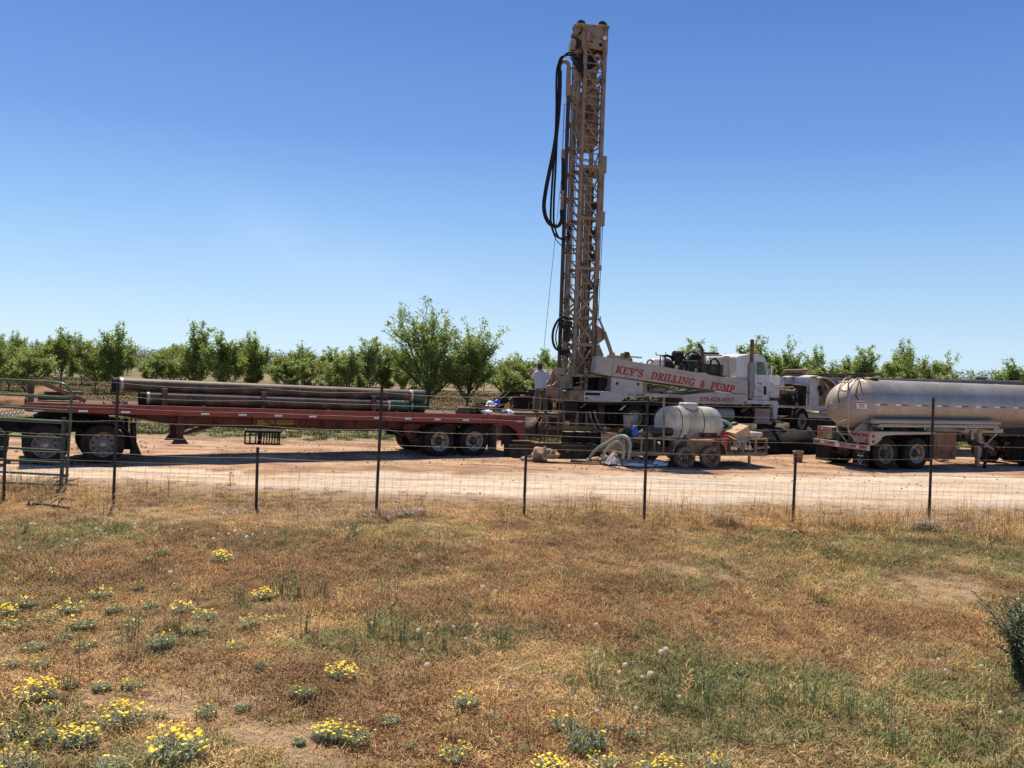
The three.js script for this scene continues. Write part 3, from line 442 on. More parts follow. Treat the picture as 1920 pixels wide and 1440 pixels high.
  function pipe(label, u0, u1, yo, z, r, endR) {
    const p = thing('casing_pipe', label, 'pipe', FB, FBY, null); const y0 = Y(u0) + yo, len = Math.hypot(u1 - u0, Y(u1) - Y(u0)), g = sub('pipe_body', p, [u0, y0, z], [0, 0, -0.0197]);
    const ring = (a, b, ro, mat, n) => P(n, g, mat, q => { q.lathe([[ro - 0.02, a], [ro, a + 0.004], [ro, b - 0.004], [ro - 0.02, b]], [0, 0, 0], 'x', 28); });
    P('shell', g, M.pipe, b => { b.lathe([[r - 0.014, 0.002], [r, 0.002], [r, len - 0.002], [r - 0.014, len - 0.002], [r - 0.014, len - 0.4], [r - 0.016, 0.4], [r - 0.014, 0.002]], [0, 0, 0], 'x', 28); });
    ring(0.0, 0.17, r + 0.009, M.black, 'end_band'); ring(0.19, 0.27, r + 0.006, M.bandMetal, 'end_band');
    const e = len - (endR ?? 0.42); ring(e - 0.07, e, r + 0.005, M.tanClean, 'paint_band'); ring(e + 0.02, len + 0.02, r + 0.016, M.greenDark, 'thread_cap');
    if (endR > 0.5) ring(e + 0.42, e + 0.46, r + 0.02, M.green, 'cap_lip');
    return p;
  }
  pipe('near pipe of the bottom layer, resting on the red deck', 0.95, 8.85, 0.2, -0.62, 0.188, 0.62);
  pipe('bottom-layer pipe whose green cap sticks out farthest right', 1.0, 9.6, 0.2, -1.01, 0.188);
  pipe('near rusty pipe of the upper layer, with bright bands on its left end', 0.3, 9.5, 0.53, -0.81, 0.188);
  pipe('far pipe of the upper layer, hidden behind the near one but for its top', 1.3, 8.3, 0.5, -1.2, 0.18);
}
// ---------------------------------------------------------------- truck tractor that carries the flatbed's left end
{
  const t = thing('truck_tractor', 'black tandem rear end of a truck tractor under the left end of the flatbed', 'truck', FB, FBY);
  for (const u of [0.05, -1.27, -2.62]) duals(t, u, 0.5, 2.5, 0.535, { style: 'drive', hub: M.alu, rim: M.wheelDusty });
  for (const z of [-0.84, -1.66]) P('frame_rail', t, M.black, b => b.bb(-5, 0.6, 0.84, 1.1, z, z - 0.09));
  P('fifth_wheel', t, M.black, b => { b.prism([[-1.55, 1.16], [0.05, 1.16], [0.25, 1.1], [0.25, 1.2], [-0.1, 1.28], [-1.3, 1.3]], -0.75, -1.75, { bevel: 0.015 }); b.bb(-1.1, -0.2, 1.08, 1.18, -0.7, -1.8); });
  P('fender', t, M.black, b => { for (const z0 of [0.03, -1.95]) { const o = [], i = []; for (let k = 0; k <= 10; k++) { const a = mix(100, -2, k / 10) * D2R; o.push([0.05 + 0.74 * Math.cos(a), 0.5 + 0.6 * Math.sin(a)]); i.push([0.05 + 0.70 * Math.cos(a), 0.5 + 0.565 * Math.sin(a)]); } o.unshift([-1.0, 1.15]); i.unshift([-1.0, 1.11]); b.prism([...o, ...i.reverse()], z0, z0 - 0.6); } });
  for (const z of [0.0, -1.95]) P('mud_flap', t, M.rubber, b => { b.prism([[0.74, 1.0], [0.84, 1.04], [0.86, 0.55], [1.02, 0.15], [0.76, 0.17], [0.77, 0.6]], z, z - 0.58); });
  P('cross_member', t, M.black, b => { for (const u of [0.5, -0.6, -2, -3.4, -4.9]) b.bb(u - 0.05, u + 0.05, 0.86, 1.06, -0.93, -1.66); });
  for (const z of [-0.78, -1.72]) for (const u of [-0.6, -1.95]) P('spring_hanger', t, M.dark, b => b.prism([[u - 0.5, 0.72], [u, 0.9], [u + 0.5, 0.72], [u + 0.5, 0.64], [u, 0.78], [u - 0.5, 0.64]], z + 0.06, z - 0.06));
  P('tail_light', t, M.redLens, b => b.box(0.625, 0.95, -1.1, 0.03, 0.08, 0.2));
}
// ---------------------------------------------------------------- drilling rig truck, jacked up clear of its wheels
{
  const t = thing('drilling_rig', 'dusty beige truck-mounted drilling rig with its tall lattice mast raised', 'drilling rig', [4.77, 0, -33], 18);
  const Z0 = -0.78, Z1 = -1.72, ZC = -1.25, UL = -2.3, UR = -1.5;
  // ---- mast
  const mast = sub('mast', t);
  for (const [u, z, n] of [[UL, Z0, 0.13], [UR, Z0, 0.15], [UL, Z1, 0.13], [UR, Z1, 0.15]]) P('mast_leg', mast, M.mast, b => { b.bb(u - n / 2, u + n / 2, 2.65, 15.3, z - n / 2, z + n / 2); if (z === Z0) b.bb(u - n / 2 - 0.012, u - n / 2 + 0.03, 2.7, 15.25, z + 0.02, z + n / 2 + 0.02); });
  for (let i = 0; i < 10; i++) { // ladder rungs and one slanting brace per bay, X braces low down
    const y = 5.95 + i * 0.935; if (y > 14.6) break;
    for (const z of [Z0 + 0.03, Z1]) { P('brace', mast, M.mast, b => b.bar([UL + 0.05, y + 0.9, z], [UR - 0.05, y + 0.04, z], 0.05)); for (let k = 0; k < 3; k++) P('rung', mast, M.mast, b => b.bar([UL + 0.05, y + k * 0.311, z], [UR - 0.05, y + k * 0.311, z], 0.035)); }
    P('brace', mast, M.mast, b => b.bar([UR, y + 0.9, Z0], [UR, y, Z1], 0.045)); P('rung', mast, M.mast, b => b.bar([UR, y, Z0], [UR, y, Z1], 0.045));
  }
  for (const [y0, y1] of [[5.0, 5.92], [3.95, 4.88], [2.75, 3.85]]) for (const z of [Z0 + 0.035, Z1]) { P('brace', mast, M.mast, b => b.bar([UL, y0, z], [UR, y1, z], 0.085, 0.05)); P('brace', mast, M.mast, b => b.bar([UL, y1, z + 0.02], [UR, y0, z + 0.02], 0.085, 0.05)); }
  for (const y of [10.72, 8.76, 6.84, 4.93, 3.9]) P('girt', mast, M.mast, b => { b.bar([UL, y, Z0 + 0.06], [UR, y, Z0 + 0.06], 0.12, 0.06); b.bar([UL, y, Z1], [UR, y, Z1], 0.12, 0.06); b.bar([UR, y, Z0], [UR, y, Z1], 0.1, 0.06); });
  P('guide_bracket', mast, M.mast, b => { b.bb(-1.44, -1.27, 10.55, 11.2, Z0 - 0.12, Z0 + 0.09); b.bb(-1.42, -1.34, 9.1, 10.55, Z0 - 0.05, Z0 + 0.08); }); P('guide_bracket', mast, M.mast, b => { b.bb(-1.44, -1.26, 8.52, 9.08, Z0 - 0.12, Z0 + 0.09); b.bb(-1.44, -1.3, 6.8, 7.0, Z0 - 0.1, Z0 + 0.05); });
  // ---- crown
  P('crown_block', mast, M.mast, b => {
    b.prism([[-2.5, 15.2], [-2.35, 15.05], [-2.2, 15.22], [-1.6, 15.2], [-1.42, 15.05], [-1.42, 16.12], [-1.55, 16.2], [-2.5, 16.06]], Z0 + 0.1, Z0 + 0.06, { bevel: 0.008, holes: [ringPts(0.075, 10, -1.72, 15.4), ringPts(0.05, 8, -2.1, 15.45)] });
    b.prism([[-2.5, 15.2], [-1.42, 15.05], [-1.42, 16.12], [-2.5, 16.06]], Z1 - 0.06, Z1 - 0.1, { bevel: 0.008 });
    b.bb(-1.5, -1.42, 15.1, 16.1, Z0 + 0.06, Z1 - 0.06); b.prism([[-2.52, 15.965], [-2.52, 16.075], [-1.4, 16.17], [-1.4, 16.06]], Z0 + 0.14, Z1 - 0.14, { bevel: 0.01 }); b.prism([[-2.82, 15.96], [-2.7, 16.06], [-2.5, 16.077], [-2.5, 15.967], [-2.7, 15.95]], Z0 + 0.14, Z0 - 0.2, { bevel: 0.01 });
    b.prism([[-2.82, 15.95], [-2.55, 15.95], [-2.55, 15.82], [-2.74, 15.6], [-2.82, 15.72]], Z0 + 0.1, Z0 + 0.04); b.bb(-2.35, -2.2, 15.45, 15.85, Z0 + 0.09, Z0 + 0.2); b.bb(-2.32, -2.12, 15.3, 15.42, Z0 + 0.09, Z0 + 0.16); b.bb(-2.15, -2.08, 15.5, 15.8, Z0 + 0.09, Z0 + 0.13);
    for (const u of [-2.3, -1.9]) b.bb(u - 0.03, u + 0.03, 15.2, 16.05, Z0 + 0.05, Z1 - 0.05); });
  const sheave = (u, y, z, r) => P('sheave', mast, M.dark, b => b.lathe([[r * 0.3, -0.05], [r, -0.045], [r * 0.9, 0], [r, 0.045], [r * 0.3, 0.05], [r * 0.3, -0.05]], [u, y, z], 'z', 24));
  for (const z of [Z0 - 0.12, ZC]) { sheave(-2.47, 16.1, z, 0.2); sheave(-1.59, 16.2, z, 0.2); } sheave(-1.59, 16.2, Z1 + 0.1, 0.2);
  sheave(-2.68, 15.36, Z0 - 0.06, 0.21);
  P('sheave_guard', mast, M.mast, b => { b.prism([[-2.92, 15.1], [-2.74, 15.1], [-2.7, 15.42], [-2.78, 15.5], [-2.9, 15.45]], Z0 + 0.03, Z0 - 0.2, { bevel: 0.01 }); b.bar([-2.75, 15.2, Z0 - 0.1], [-2.4, 15.25, Z0 - 0.1], 0.09); b.bar([-2.9, 14.95, Z0 - 0.1], [-2.3, 15.2, Z0 - 0.1], 0.08); });
  P('sheave_guard', mast, M.dark, b => { b.rod([-2.47, 16.31, ZC], [-1.6, 16.26, ZC], 0.025, 8); b.rod([-2.47, 15.98, ZC], [-2.47, 16.38, ZC], 0.02, 6); b.rod([-1.6, 16.05, ZC], [-1.6, 16.33, ZC], 0.02, 6); });
  P('hoist_hook', mast, M.redPrint, b => { b.prism([[-1.86, 15.02], [-1.8, 15.2], [-1.66, 15.2], [-1.62, 15.02], [-1.74, 14.84]], -0.9, -1.02, { bevel: 0.02 }); }); P('hook_band', mast, M.whitePlastic, b => b.bb(-1.85, -1.63, 15.0, 15.1, -0.885, -1.03)); P('work_lamp', mast, M.whitePlastic, b => b.lathe([[0.03, 0], [0.08, 0.06], [0.085, 0.1], [0.001, 0.1]], [-1.6, 15.66, Z0 + 0.1], 'z', 14));
  P('hydraulic_motor', mast, M.dark, b => { b.rod([-2.15, 14.85, ZC], [-1.65, 14.85, ZC], 0.18, 14); b.rod([-2.0, 14.55, -1.05], [-2.0, 15.05, -1.05], 0.1, 12); b.box(-1.85, 14.72, -1.1, 0.35, 0.24, 0.3); b.bb(-2.45, -2.28, 14.6, 15.0, -0.95, -1.3); });
  // ---- rotary top head inside the mast
  P('top_head', mast, M.mud, b => { b.prism([[-2.22, 13.5], [-1.58, 13.95], [-1.58, 11.65], [-1.75, 11.5], [-2.16, 11.38], [-2.2, 12.4]], -0.92, -1.6, { bevel: 0.02 }); b.lathe([[0.1, 0], [0.16, 0.1], [0.16, 0.6], [0.1, 0.75], [0.1, 1.2]], [-2.0, 12.2, -0.95], 'y', 18); b.bb(-2.1, -1.7, 13.6, 14.4, -1.0, -1.5); });
  P('head_flange', mast, M.mast, b => { b.bar([-1.55, 14.72, -0.86], [-2.28, 14.2, -0.86], 0.16, 0.06); b.bar([-1.55, 14.16, -0.84], [-2.26, 13.58, -0.84], 0.16, 0.06); b.bar([-2.3, 14.2, -0.9], [-2.84, 13.58, -0.9], 0.24, 0.1); b.bar([-2.3, 13.5, -0.9], [-2.86, 13.4, -0.9], 0.16, 0.1); });
  P('head_cylinder', mast, M.mast, b => { b.lathe([[0.09, 0], [0.15, 0.02], [0.15, 0.3], [0.11, 0.36], [0.11, 1.3], [0.06, 1.5]], [-2.5, 13.1, -0.95], 'y', 16); b.lathe([[0.07, 0], [0.07, 1.3]], [-2.48, 11.9, -0.95], 'y', 12); });
  // ---- feed pipe truss on the left
  P('feed_pipe', mast, M.brownSteel, b => b.rod([-2.86, 2.95, -0.85], [-2.9, 13.36, -0.85], 0.078, 14));
  P('pipe_head', mast, M.mast, b => { b.bb(-3.0, -2.85, 13.32, 14.4, -0.78, -0.92); b.tube([[-2.93, 14.35, -0.85], [-2.95, 14.55, -0.85], [-3.1, 14.62, -0.85], [-3.26, 14.55, -0.85], [-3.33, 14.3, -0.85]], 0.075, 18, 9); b.rod([-3.33, 14.32, -0.85], [-3.33, 14.1, -0.85], 0.1, 10); b.rod([-2.98, 14.4, -0.85], [-2.4, 14.45, -0.85], 0.05, 8); });
  P('stand_pipe', mast, M.mast, b => { b.rod([-2.6, 8.5, -1.0], [-2.62, 11.8, -1.0], 0.055, 10); b.rod([-2.63, 11.8, -1.0], [-2.63, 13.3, -1.0], 0.035, 8); }); P('stand_pipe', mast, M.mud, b => { b.rod([-2.55, 3.0, -1.0], [-2.6, 8.5, -1.0], 0.075, 12); b.rod([-2.6, 8.45, -1.0], [-2.6, 8.62, -1.0], 0.1, 12); });
  for (let i = 0; i < 11; i++) { const y = 13.28 - i * 0.955; P('girt', mast, M.mud, b => b.bar([-2.86, y, -0.85], [UL, y, -0.85], i % 4 === 2 ? 0.09 : 0.055)); P('brace', mast, M.mud, b => b.bar([-2.86, y - 0.06, -0.87], [UL, y - 0.72, -0.87], 0.05)); P('girt', mast, M.mud, b => b.bar([-2.84, y, -0.85], [UL, y, Z1], 0.045)); }
  P('side_rail', mast, M.mast, b => { b.rod([-3.05, 13.02, -0.85], [-3.06, 10.9, -0.85], 0.018, 6); b.rod([-3.05, 13.02, -0.85], [-2.9, 13.02, -0.85], 0.015, 6); b.rod([-3.06, 12.0, -0.85], [-2.9, 12.0, -0.85], 0.015, 6); b.bb(-3.09, -2.96, 10.9, 11.3, -0.8, -0.9); });
  P('hose_coupling', mast, M.mast, b => { b.rod([-3.02, 9.0, -0.8], [-3.02, 9.7, -0.8], 0.06, 10); b.rod([-3.02, 9.62, -0.8], [-3.02, 9.72, -0.8], 0.085, 10); b.rod([-3.04, 9.4, -0.8], [-3.12, 9.45, -0.8], 0.03, 8); }); P('hose_pipe', mast, M.hose, b => b.rod([-3.02, 9.7, -0.8], [-3.05, 10.95, -0.8], 0.055, 10));
  P('lower_brace', mast, M.mast, b => { b.bar([-2.85, 5.05, -0.8], [UL, 5.5, -0.8], 0.07); b.bar([-2.83, 3.1, -0.82], [UL, 4.0, -0.82], 0.08); b.bar([-2.83, 4.1, -0.82], [UL, 3.1, -0.82], 0.08); b.bar([-2.83, 4.85, -0.9], [UL, 4.1, -0.9], 0.07); });
  P('spindle_motor', mast, M.dark, b => { b.rod([-2.58, 4.0, -0.95], [-2.58, 4.75, -0.95], 0.14, 12); b.rod([-2.6, 4.7, -0.9], [-2.4, 4.7, -0.9], 0.1, 10); b.rod([-2.55, 3.4, -1.0], [-2.55, 4.0, -1.0], 0.07, 10); b.box(-2.5, 4.3, -0.85, 0.2, 0.3, 0.2); });
  // ---- hoses
  const hz = -0.72;
  P('mud_hose', mast, M.hose, b => b.tube([[-3.33, 14.2, hz], [-3.31, 13.5, hz], [-3.34, 12.4, hz], [-3.43, 11.4, hz], [-3.6, 10.4, hz], [-3.73, 9.6, hz], [-3.77, 9.0, hz], [-3.65, 8.58, hz], [-3.42, 8.36, hz], [-3.18, 8.36, hz], [-3.04, 8.58, hz], [-3.02, 8.98, -0.8]], 0.078, 70, 9));
  P('mud_hose', mast, M.hose, b => b.tube([[-2.35, 14.2, -0.8], [-2.5, 14.55, hz], [-2.95, 14.85, hz], [-3.25, 14.72, hz], [-3.43, 14.35, hz], [-3.46, 13.8, hz], [-3.42, 12.8, hz], [-3.42, 11.4, hz], [-3.46, 10.4, hz], [-3.49, 9.1, hz], [-3.47, 8.5, hz], [-3.3, 8.03, hz], [-3.02, 7.9, -0.75], [-2.78, 7.98, -0.8], [-2.6, 8.4, -0.95]], 0.042, 90, 7));
  for (const [dx, dy, r] of [[0.05, 0.05, 0.022], [0.09, 0.02, 0.02], [-0.02, -0.09, 0.018]]) P('control_hose', mast, M.hose, b => b.tube([[-2.3, 14.3 + dy, hz], [-2.55, 14.68 + dy, hz], [-2.95, 14.92 + dy, hz], [-3.28 + dx, 14.75, hz], [-3.43 + dx, 14.3, hz + 0.04], [-3.43 + dx, 12.7, hz + 0.04], [-3.44 + dx, 10.6, hz + 0.03], [-3.46 + dx, 9.0 + dy, hz + 0.04], [-3.4 + dx, 8.35 + dy, hz], [-3.15 + dx, 7.85 + dy, hz], [-2.85 + dx, 7.78 + dy * 2, hz], [-2.6, 8.1, -0.9]], r, 90, 6));
  P('control_hose', mast, M.hose, b => { for (let i = 0; i < 4; i++) b.tube([[-2.95 + i * 0.06, 14.75 - i * 0.07, hz], [-2.6, 14.62 - i * 0.1, hz + 0.03], [-2.36 + i * 0.02, 14.25 - i * 0.1, -0.74], [-2.36 + i * 0.03, 13.4, -0.8]], 0.024, 26, 6); });
  P('control_hose', mast, M.hose, b => { for (let i = 0; i < 3; i++) b.tube([[-2.6, 4.85 - i * 0.3, -0.7], [-2.9 - i * 0.02, 4.9 - i * 0.1, -0.7], [-3.17 + i * 0.1, 4.55 - i * 0.1, -0.68], [-3.24 + i * 0.13, 4.1, -0.68], [-3.1 + i * 0.1, 3.72, -0.7], [-2.85, 3.62 - i * 0.06, -0.72], [-2.5, 3.65 - i * 0.1, -0.75]], i ? 0.026 : 0.048, 36, 7); });
  for (const [a, z, r] of [[-2.72, -1.0, 0.012], [-2.66, -1.1, 0.016], [-2.5, -1.05, 0.016], [-2.44, -0.95, 0.012], [-2.4, -1.2, 0.018]]) P('hoist_cable', mast, M.dark, b => b.rod([a + 0.02, 3.1, z], [a, 15.6, z], r, 5));
  for (const a of [-1.3, -1.235]) P('hoist_cable', mast, M.dark, b => b.rod([a - 0.02, 4.6, -1.0], [a + 0.03, 8.9, -1.0], 0.014, 5));
  P('whip_line', mast, M.dark, b => b.tube([[-2.7, 15.3, -0.7], [-3.0, 11.7, -0.6], [-3.17, 10.4, -0.5], [-3.55, 6.6, -0.2], [-3.92, 3.5, 0.25], [-3.97, 3.05, 0.35]], 0.009, 40, 5));
  P('drill_chain', mast, M.dark, b => { for (let i = 0; i < 44; i++) b.box(-1.46 - 0.02 * Math.sin(i * 0.4), 3.2 + i * 0.075, -0.66 + 0.012 * (i % 2), 0.05, 0.06, 0.03, { ry: i % 2 * 1.57 }); });
  // ---- drill rods racked inside
  for (const [u, z] of [[-2.08, -1.0], [-1.95, -0.98], [-1.81, -1.0], [-2.02, -1.2], [-1.86, -1.2], [-1.95, -1.4]]) P('drill_rod', mast, M.mast, b => { b.rod([u, 2.75, z], [u, 10.35, z], 0.058, 12); for (const y of [4.8, 6.9, 10.2]) b.rod([u, y, z], [u, y + 0.16, z], 0.075, 12); });
  P('rod_rack', mast, M.mast, b => { b.lathe([[0.01, 0], [0.3, 0.02], [0.3, 0.1], [0.15, 0.14], [0.12, 0.4], [0.01, 0.42]], [-1.95, 10.4, -1.15], 'y', 18); b.box(-1.75, 10.62, -0.9, 0.4, 0.1, 0.25, { rz: 0.25 }); b.box(-2.1, 10.66, -0.95, 0.2, 0.16, 0.2); b.box(-1.65, 10.5, -0.9, 0.16, 0.24, 0.16); });
  P('rod_loader', mast, M.dark, b => { for (const y of [9.3, 8.2, 7.3, 6.2]) b.box(-1.63, y, -0.98, 0.14, 0.3, 0.24); b.rod([-1.63, 3.0, -1.1], [-1.63, 10.2, -1.1], 0.035, 8); b.box(-1.66, 7.62, -0.9, 0.1, 0.2, 0.16); });
  // ---- raising ram and pivot plates
  P('raising_ram', t, M.steel, b => { b.rod([-1.39, 4.95, -0.62], [-1.1, 4.35, -0.62], 0.045, 12); b.lathe([[0.085, -0.04], [0.085, 0.04]], [-1.39, 4.95, -0.62], 'z', 14); }); P('raising_ram', t, M.mast, b => { b.rod([-1.14, 4.42, -0.62], [-0.72, 3.42, -0.62], 0.075, 12); b.rod([-0.8, 3.62, -0.62], [-0.7, 3.38, -0.62], 0.12, 10); });
  P('raising_ram', t, M.steel, b => { b.rod([-1.39, 4.95, -1.88], [-1.1, 4.35, -1.88], 0.045, 12); b.rod([-1.14, 4.42, -1.88], [-0.72, 3.42, -1.88], 0.075, 12); });
  for (const z of [-0.7, -1.8]) P('pivot_plate', t, M.mast, b => { b.prism([[-1.52, 4.72], [-1.28, 4.6], [-1.02, 4.42], [-1.03, 4.18], [-1.36, 3.93], [-1.52, 4.0]], z, z - 0.05, { bevel: 0.008 }); b.prism([[-1.52, 3.76], [-1.3, 3.96], [-1.08, 3.52], [-1.2, 3.36], [-1.6, 3.36]], z, z - 0.05, { bevel: 0.008 }); b.bb(-1.07, -1.0, 4.2, 4.4, z, z - 0.1); });
  P('winch', t, M.dark, b => { b.rod([-1.45, 3.55, -0.95], [-1.45, 3.55, -1.6], 0.24, 16); b.rod([-1.45, 3.55, -0.92], [-1.45, 3.55, -0.96], 0.32, 18); b.box(-1.5, 3.9, -1.1, 0.25, 0.2, 0.3); });
  P('rusty_louvre', t, M.rust, b => { for (let i = 0; i < 6; i++) b.box(-1.72, 2.82 + i * 0.11, -0.55, 0.24, 0.075, 0.08, { rz: -0.08 }); });
  // ---- side beam with the lettering
  const beam = P('side_beam', t, M.tan, b => { b.prism([[-1.64, 3.47], [4.95, 2.69], [4.98, 2.17], [-1.12, 2.73], [-1.74, 2.82]], 0.02, -0.5, { bevel: 0.012 }); });
  P('weld_seam', beam, M.dark, b => b.bar([-1.02, 3.38, 0.021], [-1.02, 2.73, 0.021], 0.012, 0.006)); P('beam_edge', beam, M.tanClean, b => b.bar([-1.62, 3.468, 0.0], [4.94, 2.692, 0.0], 0.03, 0.075));
  P('side_beam', t, M.tan, b => b.prism([[-1.64, 3.47], [4.95, 2.69], [4.98, 2.17], [-1.12, 2.73], [-1.74, 2.82]], -2.0, -2.5, { bevel: 0.012 }));
  const ls = -0.119, base = u => 2.86 + ls * (u + 0.92);
  for (const [s, u0, u1] of [["KEY'S", -0.92, 0.3], ['DRILLING', 0.58, 2.56], ['&', 2.75, 3.02], ['PUMP', 3.22, 4.36]]) P('lettering', beam, M.redPrint, b => letters(b, s, serif, u0, base(u0), 0.0195, 0.29, (u1 - u0) - 0.05, 0.16, Math.atan(ls), 0.006, 0.028));
  P('lower_body', t, M.tanClean, b => { b.prism([[1.92, 2.08], [3.6, 2.25], [4.98, 2.16], [5.0, 1.77], [2.2, 1.76], [2.02, 1.985]], 0.0, -2.5, { bevel: 0.01 }); });
  P('phone_number', t, M.redPrint, b => letters(b, '575-623-6537', sansB, 2.81, 1.865, -0.001, 0.165, 1.53, 0, 0, 0.006, 0.02));
  P('reflector', t, M.redLens, b => b.lathe([[0.055, 0], [0.05, 0.012], [0.001, 0.015]], [4.88, 1.85, 0.0], 'z', 14));
  P('deck_band', t, M.tanClean, b => { b.prism([[-2.16, 2.11], [1.92, 2.09], [2.02, 1.985], [-0.43, 1.95], [-0.56, 1.79], [-0.62, 1.76], [-2.16, 1.76]], 0.01, -0.06, { bevel: 0.008 }); b.prism([[-2.16, 2.11], [1.92, 2.09], [2.02, 1.985], [-0.43, 1.95], [-0.56, 1.79], [-2.16, 1.76]], -2.44, -2.5, { bevel: 0.008 }); b.bb(-2.1, 1.9, 2.03, 2.08, -0.06, -2.44); });
  P('deck_lettering', t, M.blackPrint, b => letters(b, 'STA', sansB, -0.36, 2.005, 0.006, 0.075, 0.26, 0.1));
  P('deck_lettering', t, M.blackPrint, b => { for (let i = 0; i < 6; i++) b.box(0.0 + i * 0.07, 2.03 + (i % 2) * 0.008, 0.012, 0.045, 0.05 + 0.015 * (i % 3), 0.004); }); P('deck_lettering', t, M.redPrint, b => { for (let i = 0; i < 9; i++) b.box(1.33 + i * 0.072, 2.035, 0.012, 0.045, 0.045, 0.004); });
  P('side_marker', t, M.redLens, b => b.lathe([[0.06, 0], [0.055, 0.015], [0.001, 0.02]], [-2.04, 1.84, 0.012], 'z', 14)); P('step_slot', t, M.black, b => b.bb(-2.1, -1.5, 1.98, 2.075, 0.0, 0.022));
  P('tool_compartment', t, M.tanClean, b => { b.prism([[-1.02, 2.7], [0.33, 2.56], [0.33, 2.12], [-1.02, 2.13]], -0.03, -0.9, { bevel: 0.012 }); });
  for (const u of [-0.78, 0.1]) P('latch', t, M.dark, b => { b.prism([[u - 0.05, 2.5], [u + 0.05, 2.5], [u + 0.04, 2.42], [u, 2.38], [u - 0.04, 2.42]], -0.005, -0.035); });
  P('yellow_housing', t, M.yellow, b => { b.bb(0.37, 0.52, 2.12, 2.5, -0.1, -0.5); b.bb(0.52, 0.6, 2.12, 2.2, -0.1, -0.4); });
  P('pump_bay', t, M.mud, b => { b.bb(0.6, 1.35, 2.12, 2.42, -0.3, -1.2); b.rod([0.7, 2.28, -0.12], [1.3, 2.26, -0.12], 0.08, 12); b.bb(1.25, 1.42, 2.1, 2.4, -0.15, -0.4); for (let i = 0; i < 5; i++) b.rod([0.68 + i * 0.14, 2.18, -0.1], [0.68 + i * 0.14, 2.42, -0.16], 0.035, 8); });
  P('pump_hose', t, M.steel, b => { for (let i = 0; i < 5; i++) b.tube([[1.45 + i * 0.09, 2.1, -0.2], [1.5 + i * 0.1, 2.28 - i * 0.012, -0.12], [1.62 + i * 0.12, 2.24 - i * 0.02, -0.12], [1.75 + i * 0.13, 2.12, -0.2]], 0.018, 14, 6); b.tube([[1.4, 2.38, -0.15], [1.6, 2.3, -0.1], [1.9, 2.28, -0.15]], 0.02, 12, 6); });
  // ---- deck at the foot of the mast
  P('mast_base', t, M.mast, b => { b.bb(-2.85, -1.5, 2.66, 2.74, -0.35, -2.1); b.bb(-3.1, -2.8, 2.7, 2.97, -0.4, -0.8); b.bb(-2.45, -2.15, 2.72, 3.02, -0.7, -0.95); b.bb(-1.9, -1.6, 2.66, 2.78, -0.2, -0.6); b.bb(-2.5, -2.4, 2.74, 3.1, -0.45, -0.7); });
  P('operator_cabinet', t, M.mast, b => { b.bb(-3.05, -2.5, 2.2, 2.66, -0.3, -0.9); b.prism([[-3.42, 2.2], [-3.05, 2.2], [-3.05, 2.9], [-3.12, 2.9]], -0.8, -1.2, { bevel: 0.01 }); });
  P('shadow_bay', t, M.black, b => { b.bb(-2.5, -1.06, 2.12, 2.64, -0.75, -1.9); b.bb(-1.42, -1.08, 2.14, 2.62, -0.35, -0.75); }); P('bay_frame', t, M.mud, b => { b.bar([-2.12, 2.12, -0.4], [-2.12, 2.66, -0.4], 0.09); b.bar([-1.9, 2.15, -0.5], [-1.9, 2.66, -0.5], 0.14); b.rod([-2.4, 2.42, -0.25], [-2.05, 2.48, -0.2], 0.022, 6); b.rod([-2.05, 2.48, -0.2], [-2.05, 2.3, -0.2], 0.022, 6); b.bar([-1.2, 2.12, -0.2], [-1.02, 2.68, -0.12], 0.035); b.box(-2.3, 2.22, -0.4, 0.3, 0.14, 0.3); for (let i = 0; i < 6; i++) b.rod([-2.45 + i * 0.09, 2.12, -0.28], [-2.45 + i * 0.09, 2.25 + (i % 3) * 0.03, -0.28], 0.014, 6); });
  P('control_box', t, M.mud, b => { b.bb(-2.72, -2.18, 1.77, 2.13, 0.0, -0.4); b.bb(-2.74, -2.16, 2.1, 2.14, 0.02, -0.42); for (let i = 0; i < 4; i++) b.box(-2.6 + i * 0.11, 1.95, 0.01, 0.05, 0.2, 0.03); }); P('control_box', t, M.mud, b => { b.bb(-3.58, -2.95, 1.86, 2.2, -0.1, -0.5); b.bb(-3.3, -2.95, 1.68, 1.9, -0.12, -0.4); b.box(-3.4, 2.25, -0.3, 0.3, 0.12, 0.3, { rz: 0.2 }); b.prism([[-3.35, 2.22], [-3.1, 2.22], [-3.0, 2.5], [-3.2, 2.42]], -0.3, -0.4); });
  P('lever', t, M.steel, b => { b.rod([-2.86, 1.75, 0.0], [-2.98, 2.0, 0.05], 0.02, 6); b.rod([-2.3, 1.5, 0.05], [-2.1, 1.65, 0.1], 0.018, 6); }); P('return_pipe', t, M.yellow, b => b.rod([-3.6, 2.82, -1.8], [-2.9, 2.82, -1.8], 0.08, 12));
  // ---- chassis, jacks and what hangs below
  for (const z of [-0.82, -1.62]) P('frame_rail', t, M.black, b => b.bb(-2.6, 8.3, 1.32, 1.62, z, z - 0.09));
  P('underbody', t, M.black, b => { b.bb(-2.2, 5.2, 1.62, 1.76, -0.1, -2.4); b.bb(-2.3, -1.3, 0.9, 1.7, -0.8, -1.7); b.bb(1.95, 3.3, 1.1, 1.7, -0.8, -1.7); b.bb(5.0, 6.6, 1.2, 1.75, -0.8, -1.7); });
  for (const u of [0, 1.27]) duals(t, u, 1.12, 2.46, 0.52, { hub: M.dark, rim: M.steel });
  P('mud_flap', t, M.rubber, b => b.bb(-0.78, -0.75, 0.75, 1.72, -0.05, -0.6));
